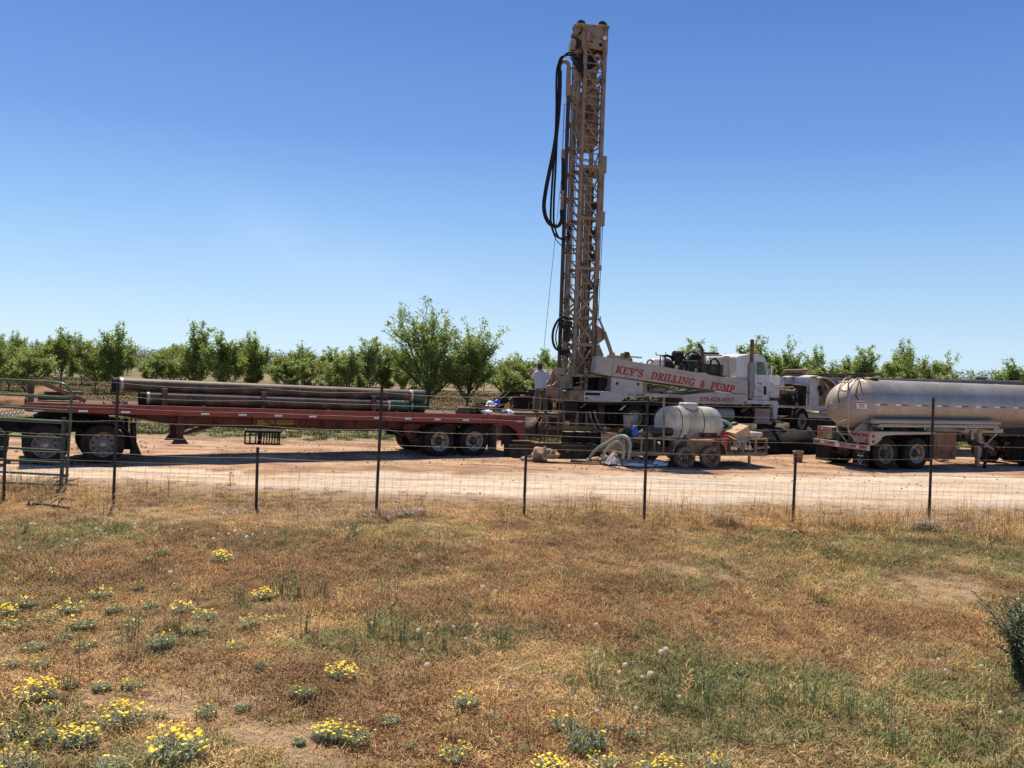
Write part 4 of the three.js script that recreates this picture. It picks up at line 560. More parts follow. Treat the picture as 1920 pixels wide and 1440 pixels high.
  P('yellow_frame', t, M.yellow, b => { b.bb(-3.75, -1.56, 0.64, 0.8, -0.05, -0.2); b.bb(-2.97, -2.82, 0.7, 1.38, -0.1, -0.25); b.bb(-3.95, -3.8, 1.2, 1.84, -0.5, -0.65); b.bb(-2.4, -2.28, 0.75, 1.3, -0.1, -0.25); b.bb(-2.0, -1.9, 0.7, 1.35, -0.1, -0.2); });
  P('yellow_pipe', t, M.yellow, b => b.tube([[-3.9, 1.84, -0.55], [-3.88, 1.98, -0.55], [-3.75, 2.02, -0.55], [-3.7, 1.9, -0.55], [-3.7, 1.2, -0.55]], 0.05, 20, 8));
  P('pump_body', t, M.dark, b => { b.lathe([[0.001, -0.16], [0.26, -0.15], [0.28, 0], [0.26, 0.12], [0.2, 0.16], [0.001, 0.2]], [-3.2, 1.02, -0.2], 'z', 22); b.lathe([[0.001, 0], [0.22, 0.02], [0.24, 0.3], [0.12, 0.44], [0.001, 0.46]], [-2.6, 1.05, -0.2], 'y', 18); b.bb(-2.42, -1.85, 0.72, 1.3, -0.25, -0.7); b.bb(-2.75, -2.2, 1.3, 1.74, -0.35, -0.8); });
  P('suction_hose', t, M.mud, b => { b.tube([[-1.88, 1.35, -0.02], [-1.86, 1.1, 0.08], [-1.75, 0.85, 0.12], [-1.5, 0.62, 0.1], [-1.2, 0.55, 0.0]], 0.05, 24, 8); b.tube([[-1.7, 1.4, 0.0], [-1.66, 1.1, 0.1], [-1.5, 0.8, 0.12], [-1.2, 0.62, 0.05]], 0.045, 24, 8); });
  P('suction_hose', t, M.hose, b => { b.tube([[-3.8, 1.2, 0.1], [-4.0, 0.95, 0.15], [-4.08, 0.7, 0.2], [-4.05, 0.42, 0.2]], 0.05, 20, 8); });
  P('drain_pipe', t, M.redPrint, b => { b.rod([-3.72, 1.3, 0.1], [-3.95, 0.5, 0.2], 0.03, 8); });
  for (const [u, z] of [[-1.35, -0.25], [-1.35, -2.25], [5.9, -0.35], [5.9, -2.15]]) P('levelling_jack', t, M.dark, b => { b.bb(u - 0.13, u + 0.13, 0.62, 1.72, z - 0.13, z + 0.13); b.rod([u, 0.1, z], [u, 0.65, z], 0.075, 12); b.lathe([[0.01, 0.02], [0.28, 0.02], [0.28, 0.08], [0.1, 0.14], [0.01, 0.14]], [u, 0, z], 'y', 18); });
  P('steering_link', t, M.dark, b => { b.rod([6.2, 1.25, -0.6], [7.6, 1.1, -0.6], 0.05, 8); });
  P('hose_end', t, M.tanClean, b => b.prism([[-0.72, 1.44], [-0.6, 1.44], [-0.42, 1.64], [-0.5, 1.62]], 0.1, 0.02, { bevel: 0.01 }));
  // ---- fuel tanks, steps, exhaust
  P('fuel_tank', t, M.alu, b => { b.lathe([[0.001, 0], [0.3, 0.015], [0.345, 0.06], [0.345, 1.24], [0.3, 1.285], [0.001, 1.3]], [3.2, 1.33, -0.4], 'x', 30); }); P('tank_strap', t, M.steel, b => { for (const u of [3.4, 4.2]) b.lathe([[0.348, -0.03], [0.356, -0.03], [0.356, 0.03], [0.348, 0.03]], [u, 1.33, -0.4], 'x', 30); });
  P('air_cleaner', t, M.black, b => { b.lathe([[0.001, 0], [0.26, 0.02], [0.3, 0.08], [0.3, 0.7], [0.001, 0.72]], [4.95, 1.28, -0.42], 'x', 24); b.rod([4.55, 1.25, -0.5], [4.95, 1.25, -0.5], 0.2, 14); });
  P('battery_box', t, M.alu, b => { b.bb(5.42, 6.12, 1.02, 1.62, -0.1, -0.7); b.bb(5.4, 6.14, 1.0, 1.06, -0.04, -0.7); b.bb(5.4, 6.14, 1.48, 1.54, -0.04, -0.7); });
  P('exhaust_stack', t, M.steel, b => { b.rod([5.19, 2.03, -0.14], [5.19, 3.42, -0.14], 0.15, 18); b.rod([5.19, 3.4, -0.14], [5.19, 3.5, -0.14], 0.11, 14); for (let i = 0; i < 9; i++) for (let k = 0; k < 5; k++) { const a = -0.4 + k * 0.45 - 0.9; b.box(5.19 + 0.15 * Math.sin(a), 2.2 + i * 0.13, -0.14 + 0.15 * Math.cos(a), 0.03, 0.07, 0.006, { ry: a }); } }); P('exhaust_pipe', t, M.rust, b => { b.rod([5.19, 3.45, -0.14], [5.18, 4.22, -0.14], 0.075, 14, 0.075, true); b.tube([[5.18, 4.2, -0.14], [5.17, 4.3, -0.13], [5.14, 4.38, -0.1]], 0.078, 8, 12); b.tube([[5.19, 2.05, -0.14], [5.19, 1.85, -0.14], [5.08, 1.65, -0.16], [4.85, 1.45, -0.25]], 0.07, 16, 10); });
  // ---- cab
  const cab = sub('cab', t);
  P('body', cab, M.white, b => {
    b.prism([[4.5, 1.95], [4.5, 3.62], [4.56, 3.7], [5.1, 3.82], [5.5, 3.82], [5.8, 3.7], [5.9, 3.58], [6.03, 2.98], [6.1, 2.9], [6.12, 1.97]], -0.16, -0.2, { bevel: 0.012, holes: [[[5.4, 2.99], [5.93, 2.99], [5.8, 3.52], [5.4, 3.53]]] });
    b.prism([[4.5, 1.95], [4.5, 3.62], [4.56, 3.7], [5.1, 3.82], [5.5, 3.82], [5.8, 3.7], [5.9, 3.58], [6.03, 2.98], [6.1, 2.9], [6.12, 1.97]], -2.3, -2.34, { bevel: 0.012, holes: [[[5.4, 2.99], [5.93, 2.99], [5.8, 3.52], [5.4, 3.53]]] });
    b.prism([[4.5, 3.6], [4.56, 3.7], [5.1, 3.82], [5.5, 3.82], [5.8, 3.7], [5.9, 3.58], [5.86, 3.55], [5.78, 3.66], [5.48, 3.77], [5.1, 3.77], [4.58, 3.65], [4.54, 3.58]], -0.19, -2.31);
    b.bb(4.5, 4.54, 1.95, 2.85, -0.2, -2.3); b.bb(4.5, 4.54, 3.3, 3.66, -0.2, -2.3); b.bb(4.5, 4.54, 2.85, 3.3, -0.2, -0.7); b.bb(4.5, 4.54, 2.85, 3.3, -1.8, -2.3); b.bb(6.04, 6.1, 1.97, 2.95, -0.2, -2.3); b.bb(4.5, 6.1, 1.95, 1.99, -0.2, -2.3); b.bar([5.9, 3.57, -1.25], [6.03, 2.98, -1.25], 0.05); });
  P('door', cab, M.white, b => b.prism([[5.38, 2.05], [5.95, 2.05], [6.03, 2.12], [6.0, 2.96], [5.86, 3.55], [5.36, 3.56], [5.36, 2.1]], -0.138, -0.165, { bevel: 0.006, holes: [[[5.42, 3.0], [5.91, 3.0], [5.79, 3.5], [5.42, 3.51]]] }));
  P('window', cab, M.glass, b => b.prism([[5.4, 2.98], [5.93, 2.98], [5.8, 3.53], [5.4, 3.54]], -0.155, -0.16)); P('window', cab, M.glass, b => b.prism([[5.4, 2.98], [5.93, 2.98], [5.8, 3.53], [5.4, 3.54]], -2.315, -2.32));
  P('windscreen', cab, M.glass, b => b.prism([[6.02, 2.98], [6.03, 2.98], [5.9, 3.57], [5.89, 3.57]], -0.25, -2.25)); P('rear_window', cab, M.glass, b => b.bb(4.515, 4.52, 2.85, 3.3, -0.7, -1.8, { r: 0 }));
  P('port_glass', cab, M.black, b => { const o = []; for (let k = 0; k < 24; k++) { const a = k / 24 * 6.2832; o.push([5.87 + 0.062 * Math.cos(a), 2.36 + 0.12 * Math.sign(Math.sin(a)) + 0.062 * Math.sin(a)]); } b.prism(o, -0.128, -0.137); });
  P('door_lettering', cab, M.blackPrint, b => { b.box(5.6, 2.65, -0.136, 0.2, 0.018, 0.004); b.box(5.64, 2.62, -0.136, 0.05, 0.06, 0.004); for (const [y, xs] of [[2.5, [5.45, 5.58, 5.66, 5.72, 5.77]], [2.42, [5.45, 5.55, 5.62]], [2.34, [5.47, 5.56, 5.62, 5.68, 5.73]], [2.1, [5.45, 5.5, 5.56, 5.64, 5.69, 5.74]]]) for (const x of xs) b.box(x, y, -0.136, 0.038, 0.032, 0.004); });
  P('grab_handle', cab, M.chrome, b => b.tube([[5.33, 2.3, -0.13], [5.34, 2.4, -0.07], [5.34, 3.2, -0.07], [5.33, 3.3, -0.13]], 0.015, 20, 7)); P('mirror', cab, M.chrome, b => { b.bb(6.02, 6.05, 3.0, 3.4, 0.02, -0.12); b.rod([5.95, 3.45, -0.14], [6.04, 3.42, -0.02], 0.012, 6); b.rod([6.0, 2.98, -0.14], [6.04, 3.02, -0.02], 0.012, 6); });
  P('sun_visor', cab, M.black, b => b.prism([[5.82, 3.66], [6.06, 3.57], [6.1, 3.52], [6.05, 3.53], [5.86, 3.6]], -0.22, -2.28)); P('beacon', cab, M.amber, b => b.lathe([[0.001, 0.1], [0.05, 0.09], [0.06, 0]], [5.6, 3.8, -0.9], 'y', 14)); P('seat', cab, M.dark, b => { b.bb(4.9, 5.3, 2.5, 2.7, -0.4, -0.95); b.bb(4.8, 4.95, 2.6, 3.35, -0.42, -0.93); }); P('steering_wheel', cab, M.black, b => b.add(new THREE.TorusGeometry(0.2, 0.018, 8, 24), new THREE.Matrix4().makeRotationY(1.1).setPosition(5.7, 2.98, -0.7)));
  P('sill', cab, M.white, b => { b.prism([[4.9, 1.95], [6.4, 1.95], [6.46, 1.88], [6.42, 1.22], [6.28, 1.22], [6.22, 1.72], [6.1, 1.8], [4.95, 1.8]], -0.02, -0.32, { bevel: 0.012 }); });
  P('fire_wall', cab, M.white, b => { b.bb(6.14, 6.72, 2.07, 2.64, -0.35, -1.1); b.bb(6.1, 6.5, 2.64, 2.72, -0.4, -2.1); b.prism([[6.06, 2.7], [6.2, 2.66], [6.42, 2.56], [6.44, 2.62], [6.1, 2.78]], -0.3, -0.9); }); P('panel_lettering', cab, M.blackPrint, b => { for (const [x, y] of [[6.22, 2.28], [6.26, 2.28], [6.2, 2.12], [6.24, 2.12], [6.28, 2.12]]) b.box(x, y, -0.345, 0.03, 0.04, 0.004); }); P('step', cab, M.steel, b => { b.prism([[6.3, 1.2], [6.55, 1.16], [6.75, 1.06], [6.7, 1.03], [6.3, 1.12]], 0.0, -0.3); });
  // ---- open engine bay, radiator, hood tipped forward
  P('engine', t, M.mud, b => { b.bb(6.75, 7.9, 1.75, 2.3, -0.75, -1.7); b.rod([6.9, 2.35, -0.7], [7.5, 2.3, -0.7], 0.12, 12); b.rod([7.2, 2.0, -0.6], [7.2, 2.0, -0.9], 0.18, 16); b.rod([7.5, 2.15, -0.5], [7.5, 2.15, -0.8], 0.12, 14); const R = mulberry(9); for (let i = 0; i < 26; i++) b.box(6.8 + R() * 1.1, 1.75 + R() * 0.65, -0.6 - R() * 0.2, 0.08 + R() * 0.14, 0.06 + R() * 0.14, 0.1, { rz: R() }); });
  P('intake_pipe', t, M.cloth, b => b.tube([[6.72, 2.35, -0.5], [6.78, 2.47, -0.5], [6.95, 2.5, -0.5], [7.25, 2.5, -0.5], [7.5, 2.52, -0.52]], 0.04, 20, 8)); P('radiator', t, M.black, b => { b.bb(8.05, 8.22, 1.7, 2.66, -0.6, -1.9); b.bb(7.2, 8.2, 2.58, 2.65, -0.62, -0.7); }); P('radiator_frame', t, M.white, b => { b.bar([7.5, 2.66, -0.6], [8.24, 2.62, -0.6], 0.035); b.bar([8.24, 2.62, -0.6], [8.24, 1.75, -0.6], 0.03); });
  P('engine_hose', t, M.hose, b => { for (let i = 0; i < 5; i++) b.tube([[6.8 + i * 0.15, 1.8, -0.55], [6.95 + i * 0.2, 2.1 + 0.06 * i, -0.5], [7.3 + i * 0.1, 1.9, -0.5], [7.7, 1.72 + i * 0.1, -0.6]], 0.03, 18, 6); });
  wheel(t, 7.58, 1.14, -0.16, 0.53, 0.3, 'bud', { steer: 0.42, hub: M.brownSteel, rim: M.wheel, tyre: M.rubber, name: 'steer_wheel' }); wheel(t, 7.58, 1.14, -2.3, 0.53, 0.3, 'bud', { steer: 0.42, far: 1, hub: M.brownSteel, name: 'steer_wheel' });
  P('front_axle', t, M.black, b => { b.bb(7.5, 7.66, 1.02, 1.16, -0.4, -2.1); for (const z of [-0.82, -1.62]) b.prism([[6.9, 1.3], [7.58, 1.16], [8.3, 1.3], [8.3, 1.24], [7.58, 1.08], [6.9, 1.24]], z + 0.04, z - 0.04); });
  const hood = P('hood', t, M.white, b => {
    b.prism([[8.26, 1.74], [8.28, 2.9], [8.5, 3.0], [8.72, 2.98], [8.72, 1.74]], -0.42, -0.46, { bevel: 0.01 }); b.prism([[8.26, 1.74], [8.28, 2.9], [8.5, 3.0], [8.72, 2.98], [8.72, 1.74]], -2.06, -2.1, { bevel: 0.01 }); b.bb(8.62, 8.7, 1.75, 2.95, -0.45, -2.05);
    b.prism([[8.0, 2.98], [8.35, 3.06], [8.7, 3.0], [8.68, 2.94], [8.35, 3.0]], -0.2, -0.9, { bevel: 0.008 }); });
  for (const z of [-0.02, -1.96]) { P('hood_fender', hood, M.white, b => { const o = [], i = []; for (let k = 0; k <= 14; k++) { const a = mix(108, -28, k / 14) * D2R; o.push([8.6 + 0.82 * Math.cos(a), 2.18 + 0.82 * Math.sin(a)]); i.push([8.6 + 0.77 * Math.cos(a), 2.18 + 0.77 * Math.sin(a)]); } b.prism([...o, ...i.reverse()], z, z - 0.52); b.prism([[8.35, 2.95], [9.0, 2.88], [9.33, 2.4], [9.28, 1.82], [8.7, 1.72]], z - 0.5, z - 0.52); });
    P('fender_lining', hood, M.mud, b => { const o = [], i = []; for (let k = 0; k <= 14; k++) { const a = mix(106, -27, k / 14) * D2R; o.push([8.6 + 0.765 * Math.cos(a), 2.18 + 0.765 * Math.sin(a)]); i.push([8.6 + 0.755 * Math.cos(a), 2.18 + 0.755 * Math.sin(a)]); } b.prism([...o, ...i.reverse()], z - 0.03, z - 0.49); b.prism([[8.7, 2.86], [9.0, 2.8], [9.28, 2.36], [9.24, 1.84], [8.74, 1.76]], z - 0.47, z - 0.495); }); }
  P('hood_prop', hood, M.black, b => { b.rod([8.2, 2.32, -0.55], [8.72, 2.44, -0.4], 0.022, 6); b.box(8.7, 2.55, -0.39, 0.16, 0.16, 0.06); }); P('head_light', hood, M.dark, b => b.lathe([[0.001, 0.05], [0.1, 0.02], [0.11, 0]], [8.78, 2.3, -0.36], 'z', 16));
  P('bumper', t, M.tanClean, b => { b.box(8.85, 1.58, -0.1, 0.5, 0.12, 0.3, { rz: 0.3 }); b.box(9.12, 1.6, -0.05, 0.34, 0.05, 0.25, { rz: 0.55 }); b.bb(8.9, 9.6, 1.36, 1.5, -0.1, -2.4); });
  // ---- deck machinery against the sky
  P('cable_reel', t, M.mud, b => { b.bb(-0.74, -0.05, 3.34, 3.46, -0.7, -1.3); b.bb(-0.74, -0.15, 3.46, 3.54, -0.75, -1.2); b.rod([-0.3, 3.56, -0.8], [-0.05, 3.56, -0.8], 0.09, 12); b.rod([-0.7, 3.54, -0.85], [-0.7, 3.64, -0.85], 0.05, 8); b.box(-0.02, 3.4, -0.8, 0.16, 0.3, 0.2); });
  P('reel_drum', t, M.dark, b => { b.lathe([[0.001, -0.1], [0.12, -0.1], [0.12, -0.06], [0.07, -0.05], [0.07, 0.05], [0.12, 0.06], [0.12, 0.1], [0.001, 0.1]], [-0.1, 3.58, -0.75], 'z', 18); b.tube([[0, 3.5, -0.8], [0.15, 3.42, -0.8], [0.2, 3.25, -0.85], [0.35, 3.2, -0.9]], 0.035, 14, 7); });
  P('swing_arm', t, M.tan, b => { b.bar([0.1, 3.52, -1.0], [0.68, 3.5, -1.0], 0.06, 0.14); b.rod([0.18, 3.2, -1.0], [0.18, 3.55, -1.0], 0.04, 8); });
  P('valve_bank', t, M.mud, b => { const R = mulberry(21); for (let i = 0; i < 22; i++) b.box(0.2 + R() * 0.85, 3.16 + R() * 0.1 - 0.09 * i / 22, -0.5 - R() * 0.5, 0.06 + R() * 0.12, 0.06 + R() * 0.13, 0.12, { rz: R() }); b.tube([[0.8, 3.2, -0.7], [0.82, 3.36, -0.7], [0.92, 3.42, -0.7], [1.05, 3.36, -0.7]], 0.04, 16, 7); });
  P('pipe_cradle', t, M.dark, b => { b.bar([1.12, 3.62, -0.6], [1.55, 3.62, -0.6], 0.03); b.bar([1.12, 3.62, -0.6], [1.11, 3.74, -0.6], 0.025); b.bar([1.54, 3.62, -0.6], [1.54, 3.75, -0.6], 0.025); b.bar([1.31, 3.1, -0.6], [1.31, 3.62, -0.6], 0.035); b.bar([1.54, 3.0, -0.6], [1.54, 3.62, -0.6], 0.03); });
  P('clutch_housing', t, M.white, b => { b.lathe([[0.001, 0], [0.12, 0.01], [0.2, 0.1], [0.22, 0.4], [0.28, 0.5], [0.001, 0.52]], [1.05, 3.3, -0.9], 'x', 22); }); P('clutch_housing', t, M.black, b => { b.lathe([[0.001, 0], [0.3, 0.02], [0.34, 0.12], [0.3, 0.3], [0.2, 0.42], [0.001, 0.44]], [1.55, 3.2, -0.9], 'x', 22); b.tube([[1.55, 3.56, -0.9], [1.75, 3.62, -0.9], [1.95, 3.56, -0.9], [2.05, 3.4, -0.9]], 0.055, 16, 8); });
  P('air_filter', t, M.black, b => { b.lathe([[0.001, 0], [0.2, 0.01], [0.21, 0.05], [0.21, 0.36], [0.001, 0.38]], [1.97, 3.62, -0.75], 'x', 24); b.rod([2.15, 3.2, -0.75], [2.15, 3.5, -0.75], 0.1, 12); b.box(2.3, 3.35, -0.75, 0.2, 0.2, 0.2); });
  P('ribbed_duct', t, M.steel, b => { for (let i = 0; i < 5; i++) b.lathe([[0.06, -0.03], [0.1, 0], [0.06, 0.03]], [1.92 + i * 0.025, 2.98 + i * 0.055, -0.5], 'y', 12); });
  P('deck_engine', t, M.dark, b => { b.bb(2.1, 3.2, 2.85, 3.3, -0.6, -1.6); b.bb(2.45, 3.0, 3.3, 3.46, -0.7, -1.4); for (let i = 0; i < 6; i++) b.rod([2.5 + i * 0.1, 3.3, -0.62], [2.5 + i * 0.1, 3.52, -0.66], 0.025, 7); b.rod([2.4, 3.42, -0.62], [3.0, 3.42, -0.62], 0.05, 8); const R = mulberry(33); for (let i = 0; i < 26; i++) b.box(2.1 + R() * 1.0, 2.9 + R() * 0.45, -0.55 - R() * 0.1, 0.05 + R() * 0.12, 0.05 + R() * 0.12, 0.1, { rz: R() * 2 }); });
  P('oil_filter', t, M.greenDark, b => { b.rod([2.3, 2.92, -0.5], [2.3, 3.2, -0.5], 0.07, 12); }); P('oil_filter', t, M.steel, b => b.rod([2.85, 2.95, -0.5], [2.85, 3.15, -0.5], 0.06, 12));
  P('fan', t, M.black, b => { b.lathe([[0.04, -0.02], [0.24, -0.015], [0.26, 0], [0.24, 0.02], [0.04, 0.025]], [3.0, 3.48, -0.9], 'z', 24); b.rod([3.0, 3.48, -0.95], [3.0, 3.48, -0.84], 0.06, 12); const o = []; for (let k = 0; k <= 14; k++) { const a = mix(175, 10, k / 14) * D2R; o.push([2.92 + 0.37 * Math.cos(a), 3.46 + 0.36 * Math.sin(a), -0.9]); } b.tube(o, 0.035, 30, 7); for (let i = 0; i < 6; i++) b.box(3.0 + 0.13 * Math.cos(i * 1.05), 3.48 + 0.13 * Math.sin(i * 1.05), -0.87, 0.05, 0.2, 0.02, { rz: i * 1.05 + 1.57, ry: 0.4 }); });
  P('deck_radiator', t, M.dark, b => { b.bb(3.08, 3.82, 2.78, 3.32, -0.35, -1.9); b.bb(3.06, 3.84, 3.31, 3.35, -0.33, -1.92); b.bb(3.82, 3.97, 2.75, 3.34, -0.3, -1.95); });
  P('bent_exhaust', t, M.rust, b => { b.tube([[3.42, 3.3, -1.0], [3.42, 3.7, -1.0], [3.4, 3.9, -1.0], [3.33, 4.05, -1.0], [3.22, 4.12, -1.0]], 0.068, 26, 12); b.rod([3.4, 3.25, -1.0], [3.4, 3.5, -1.0], 0.09, 12); });
  P('deck_rack', t, M.tan, b => { b.bb(3.45, 4.35, 3.7, 3.76, -1.0, -1.7); b.bb(3.46, 3.6, 3.2, 3.72, -1.0, -1.1); b.prism([[4.12, 2.9], [4.42, 2.9], [4.3, 3.66], [4.15, 3.66]], -0.5, -0.75, { bevel: 0.01 }); b.rod([4.42, 2.85, -0.5], [4.3, 3.6, -0.5], 0.03, 6); b.box(4.3, 3.64, -0.6, 0.2, 0.14, 0.16); }); P('rack_roll', t, M.black, b => b.rod([3.52, 3.8, -1.3], [4.36, 3.8, -1.3], 0.05, 10)); P('rack_pipe', t, M.hose, b => b.tube([[3.75, 3.3, -0.9], [3.8, 3.52, -0.9], [3.95, 3.58, -0.9], [4.12, 3.45, -0.9], [4.2, 3.25, -0.9]], 0.04, 18, 7));
  P('deck_lid', t, M.tanClean, b => b.box(2.85, 2.97, -0.3, 0.62, 0.03, 0.3)); P('walkway', t, M.tan, b => { b.bb(3.95, 5.0, 2.7, 2.86, -0.12, -0.5); b.bb(-1.5, 3.2, 2.75, 2.8, -0.5, -2.0); b.prism([[-1.5, 3.3], [2.2, 2.9], [2.2, 2.8], [-1.5, 2.8]], -0.55, -2.0); });
}
// ---------------------------------------------------------------- tanker trailer
M.tank = std({ map: tex(256, (u, v) => { const a = contrast(tfbm(u, v, 4, 5, 61), 2.6), g = tfbm(u, v, 80, 2, 62) - 0.5, s = contrast(tfbm(u, v, 12, 4, 63), 3); return mix3(mix3([0.48, 0.425, 0.35], [0.37, 0.31, 0.235], a), [0.27, 0.225, 0.17], s * 0.5).map(q => lin2s(q * (1 + g * 0.12))); }, true, 0.3), roughness: 0.42, metalness: 0.5 });
M.dusty = std({ map: worn([0.40, 0.345, 0.28], [0.34, 0.275, 0.205], [0.24, 0.2, 0.155], 0.7, 0.4, 64, 0.2, 0.4), roughness: 0.6, metalness: 0.25 });
{
  const t = thing('tanker_trailer', 'dusty silver tanker trailer with a ladder on its domed end and lettered mud flaps', 'tanker', [12.38, 0, -28.17], 22);
  const U0 = -0.2, R = 0.87, CY = 2.08, ZC = -1.2, DB = 1.08, U1 = 12.5;
  P('barrel', t, M.tank, b => { b.lathe([[R - 0.01, U0], [R, U0 + 0.02], [R, U1], [0.001, U1]], [0, CY, ZC], 'x', 56); });
  P('band', t, M.tank, b => { b.lathe([[R - 0.01, -0.035], [R + 0.016, -0.02], [R + 0.02, 0], [R + 0.016, 0.02], [R, 0.035]], [U0, CY, ZC], 'x', 56); for (const u of [3.2, 6.4]) b.lathe([[R, -0.03], [R + 0.006, -0.02], [R + 0.006, 0.02], [R, 0.03]], [u, CY, ZC], 'x', 56); });
  P('domed_end', t, M.dusty, b => { const pr = []; for (let k = 0; k <= 22; k++) { const a = k / 22 * Math.PI / 2; pr.push([R * Math.pow(Math.sin(a), 0.92), U0 - DB * Math.pow(Math.cos(a), 1.15)]); } b.lathe(pr, [0, CY, ZC], 'x', 56); });
  P('end_cap', t, M.steel, b => b.lathe([[0.001, 0], [0.08, 0.02], [0.09, 0.06]], [U0 - DB - 0.02, CY, ZC], 'x', 18));
  const dome = (dy, dz, off = 0.006) => { const q = Math.hypot(dy, dz) / R, s = Math.pow(q, 1 / 0.92), u = U0 - DB * Math.pow(Math.max(0, 1 - s * s), 0.575); const n = V(-(1 - q * q) * 0.9 - 0.12, dy / R * 1.15, dz / R * 1.15).normalize(); return { p: V(u, CY + dy, ZC + dz).addScaledVector(n, off), n }; };
  const onDome = (dy, dz, roll = 0, off = 0.008) => { const { p, n } = dome(dy, dz, off), up = V(0, 1, 0), x = V().crossVectors(up, n).normalize(), y = V().crossVectors(n, x); return new THREE.Matrix4().makeBasis(x, y, n).multiply(new THREE.Matrix4().makeRotationZ(roll)).setPosition(p); };
  for (const [dy, dz, roll, L] of [[0.52, 0.22, -0.62, 0.2], [-0.52, 0.26, 0.5, 0.3], [0.5, -0.42, 0.6, 0.2], [-0.5, -0.36, -0.55, 0.2]]) P('reflective_strip', t, M.whitePlastic, b => b.add(new THREE.BoxGeometry(L, 0.045, 0.006), onDome(dy, dz, roll, 0.012)));
  const sign = P('danger_sign', t, M.whitePrint, b => b.add(new THREE.BoxGeometry(0.34, 0.32, 0.008), onDome(0.06, 0.75, 0, 0.03)));
  P('sign_header', sign, M.redPrint, b => b.add(new THREE.BoxGeometry(0.33, 0.13, 0.01), onDome(0.06, 0.75, 0, 0.031).multiply(new THREE.Matrix4().makeTranslation(0, 0.085, 0.002))));
  P('sign_lettering', sign, M.whitePrint, b => { const q = new B(); letters(q, 'DANGER', sansB, -0.145, 0.055, 0.008, 0.065, 0.29); b.add(q.g[0], onDome(0.06, 0.75, 0, 0.031)); }); P('sign_lettering', sign, M.blackPrint, b => { const m = onDome(0.06, 0.75, 0, 0.034); for (const [y, w] of [[-0.02, 0.22], [-0.065, 0.16], [-0.11, 0.24]]) for (let i = 0; i < 6; i++) b.add(new THREE.BoxGeometry(w / 8, 0.022, 0.004), m.clone().multiply(new THREE.Matrix4().makeTranslation(-w / 2 + w * (i + 0.5) / 6, y, 0.003))); });
  P('number_decal', t, M.whitePrint, b => { for (const [dx, dy, w, h] of [[0, 0.14, 0.05, 0.015], [0.08, 0.14, 0.04, 0.015], [-0.06, 0.05, 0.015, 0.08], [0.0, 0.05, 0.05, 0.015], [0.1, 0.05, 0.015, 0.07], [-0.06, -0.06, 0.05, 0.015], [-0.06, -0.02, 0.015, 0.05], [0.03, -0.06, 0.04, 0.015], [0.11, -0.04, 0.04, 0.05]]) b.add(new THREE.BoxGeometry(w, h, 0.003), onDome(-0.06 + dy, 0.04 + dx, 0, 0.01)); });
  const zs = ZC + Math.sqrt(R * R - 0.05 * 0.05);
  for (let i = 0; i < 13; i++) { const u = -0.15 + i * 0.93; P('reflector_tape', t, M.whitePlastic, b => b.box(u, 2.13, zs + 0.002, 0.24, 0.05, 0.008, { r: 0 })); P('reflector_tape', t, M.redPrint, b => b.box(u + 0.3, 2.13, zs + 0.002, 0.3, 0.045, 0.008, { r: 0 })); }
  P('number_decal', t, M.whitePrint, b => { for (const [x, y, w, h] of [[0, 0.14, 0.12, 0.02], [0.14, 0.12, 0.02, 0.08], [-0.06, 0.05, 0.02, 0.1], [0.06, 0.04, 0.1, 0.02], [0, -0.05, 0.06, 0.02], [0.16, -0.04, 0.05, 0.03]]) b.box(4.5 + x, 1.96 + y, zs - 0.02, w, h, 0.03, { r: 0 }); });
  for (const dz of [0.34, 0.84]) P('ladder_rail', t, M.alu, b => { const z = ZC + dz; b.tube([[-0.85, 0.84, z], [-1.05, 1.02, z], [-1.28, 1.25, z], [-1.32, 1.5, z], [-1.32, 2.45, z], [-1.24, 2.68, z - 0.02], [-1.0, 2.9, z - 0.1], [-0.75, 2.98, z - 0.25], [-0.5, 2.98, z - 0.3]], 0.024, 50, 8); });
  for (let i = 0; i < 7; i++) { const y = 1.12 + i * 0.285; P('ladder_rung', t, M.alu, b => b.rod([y < 1.2 ? -1.15 : -1.32, y, ZC + 0.34], [y < 1.2 ? -1.15 : -1.32, y, ZC + 0.84], 0.02, 8)); }
  P('grab_hose', t, M.hose, b => { b.tube([[-0.4, 2.93, ZC + 0.3], [-0.62, 2.84, ZC + 0.5], [-0.82, 2.62, ZC + 0.64], [-0.9, 2.4, ZC + 0.7], [-0.84, 2.28, ZC + 0.74]], 0.02, 26, 7); b.tube([[-0.8, 2.9, ZC + 0.25], [-1.1, 2.7, ZC + 0.28], [-1.33, 2.4, ZC + 0.36], [-1.36, 2.15, ZC + 0.46]], 0.016, 22, 6); });
  P('manhole', t, M.brownSteel, b => { b.lathe([[0.001, 0.1], [0.22, 0.09], [0.24, 0.03], [0.24, 0]], [0.4, CY + R - 0.01, ZC], 'y', 20); b.lathe([[0.001, 0.08], [0.14, 0.07], [0.16, 0]], [-0.3, CY + R - 0.06, ZC], 'y', 16); b.bar([-0.6, CY + R + 0.06, ZC - 0.3], [0.9, CY + R + 0.06, ZC - 0.3], 0.05); });
  // rear frame
  P('bumper', t, M.alu, b => { b.bb(-0.86, -0.72, 0.63, 0.82, 0.03, -2.46); }); 
  for (const [z, w] of [[-0.16, 0.3], [-0.56, 0.26], [-1.02, 0.3], [-1.58, 0.3], [-2.28, 0.28]]) P('bumper_tape', t, M.redPrint, b => b.box(-0.864, 0.735, z, 0.006, 0.06, w, { r: 0 })); for (const z of [-0.36, -1.29, -2.02]) P('bumper_tape', t, M.whitePlastic, b => b.box(-0.864, 0.735, z, 0.006, 0.06, 0.18, { r: 0 })); P('licence_plate', t, M.whitePlastic, b => b.box(-0.866, 0.7, -1.29, 0.006, 0.12, 0.2, { r: 0 }));
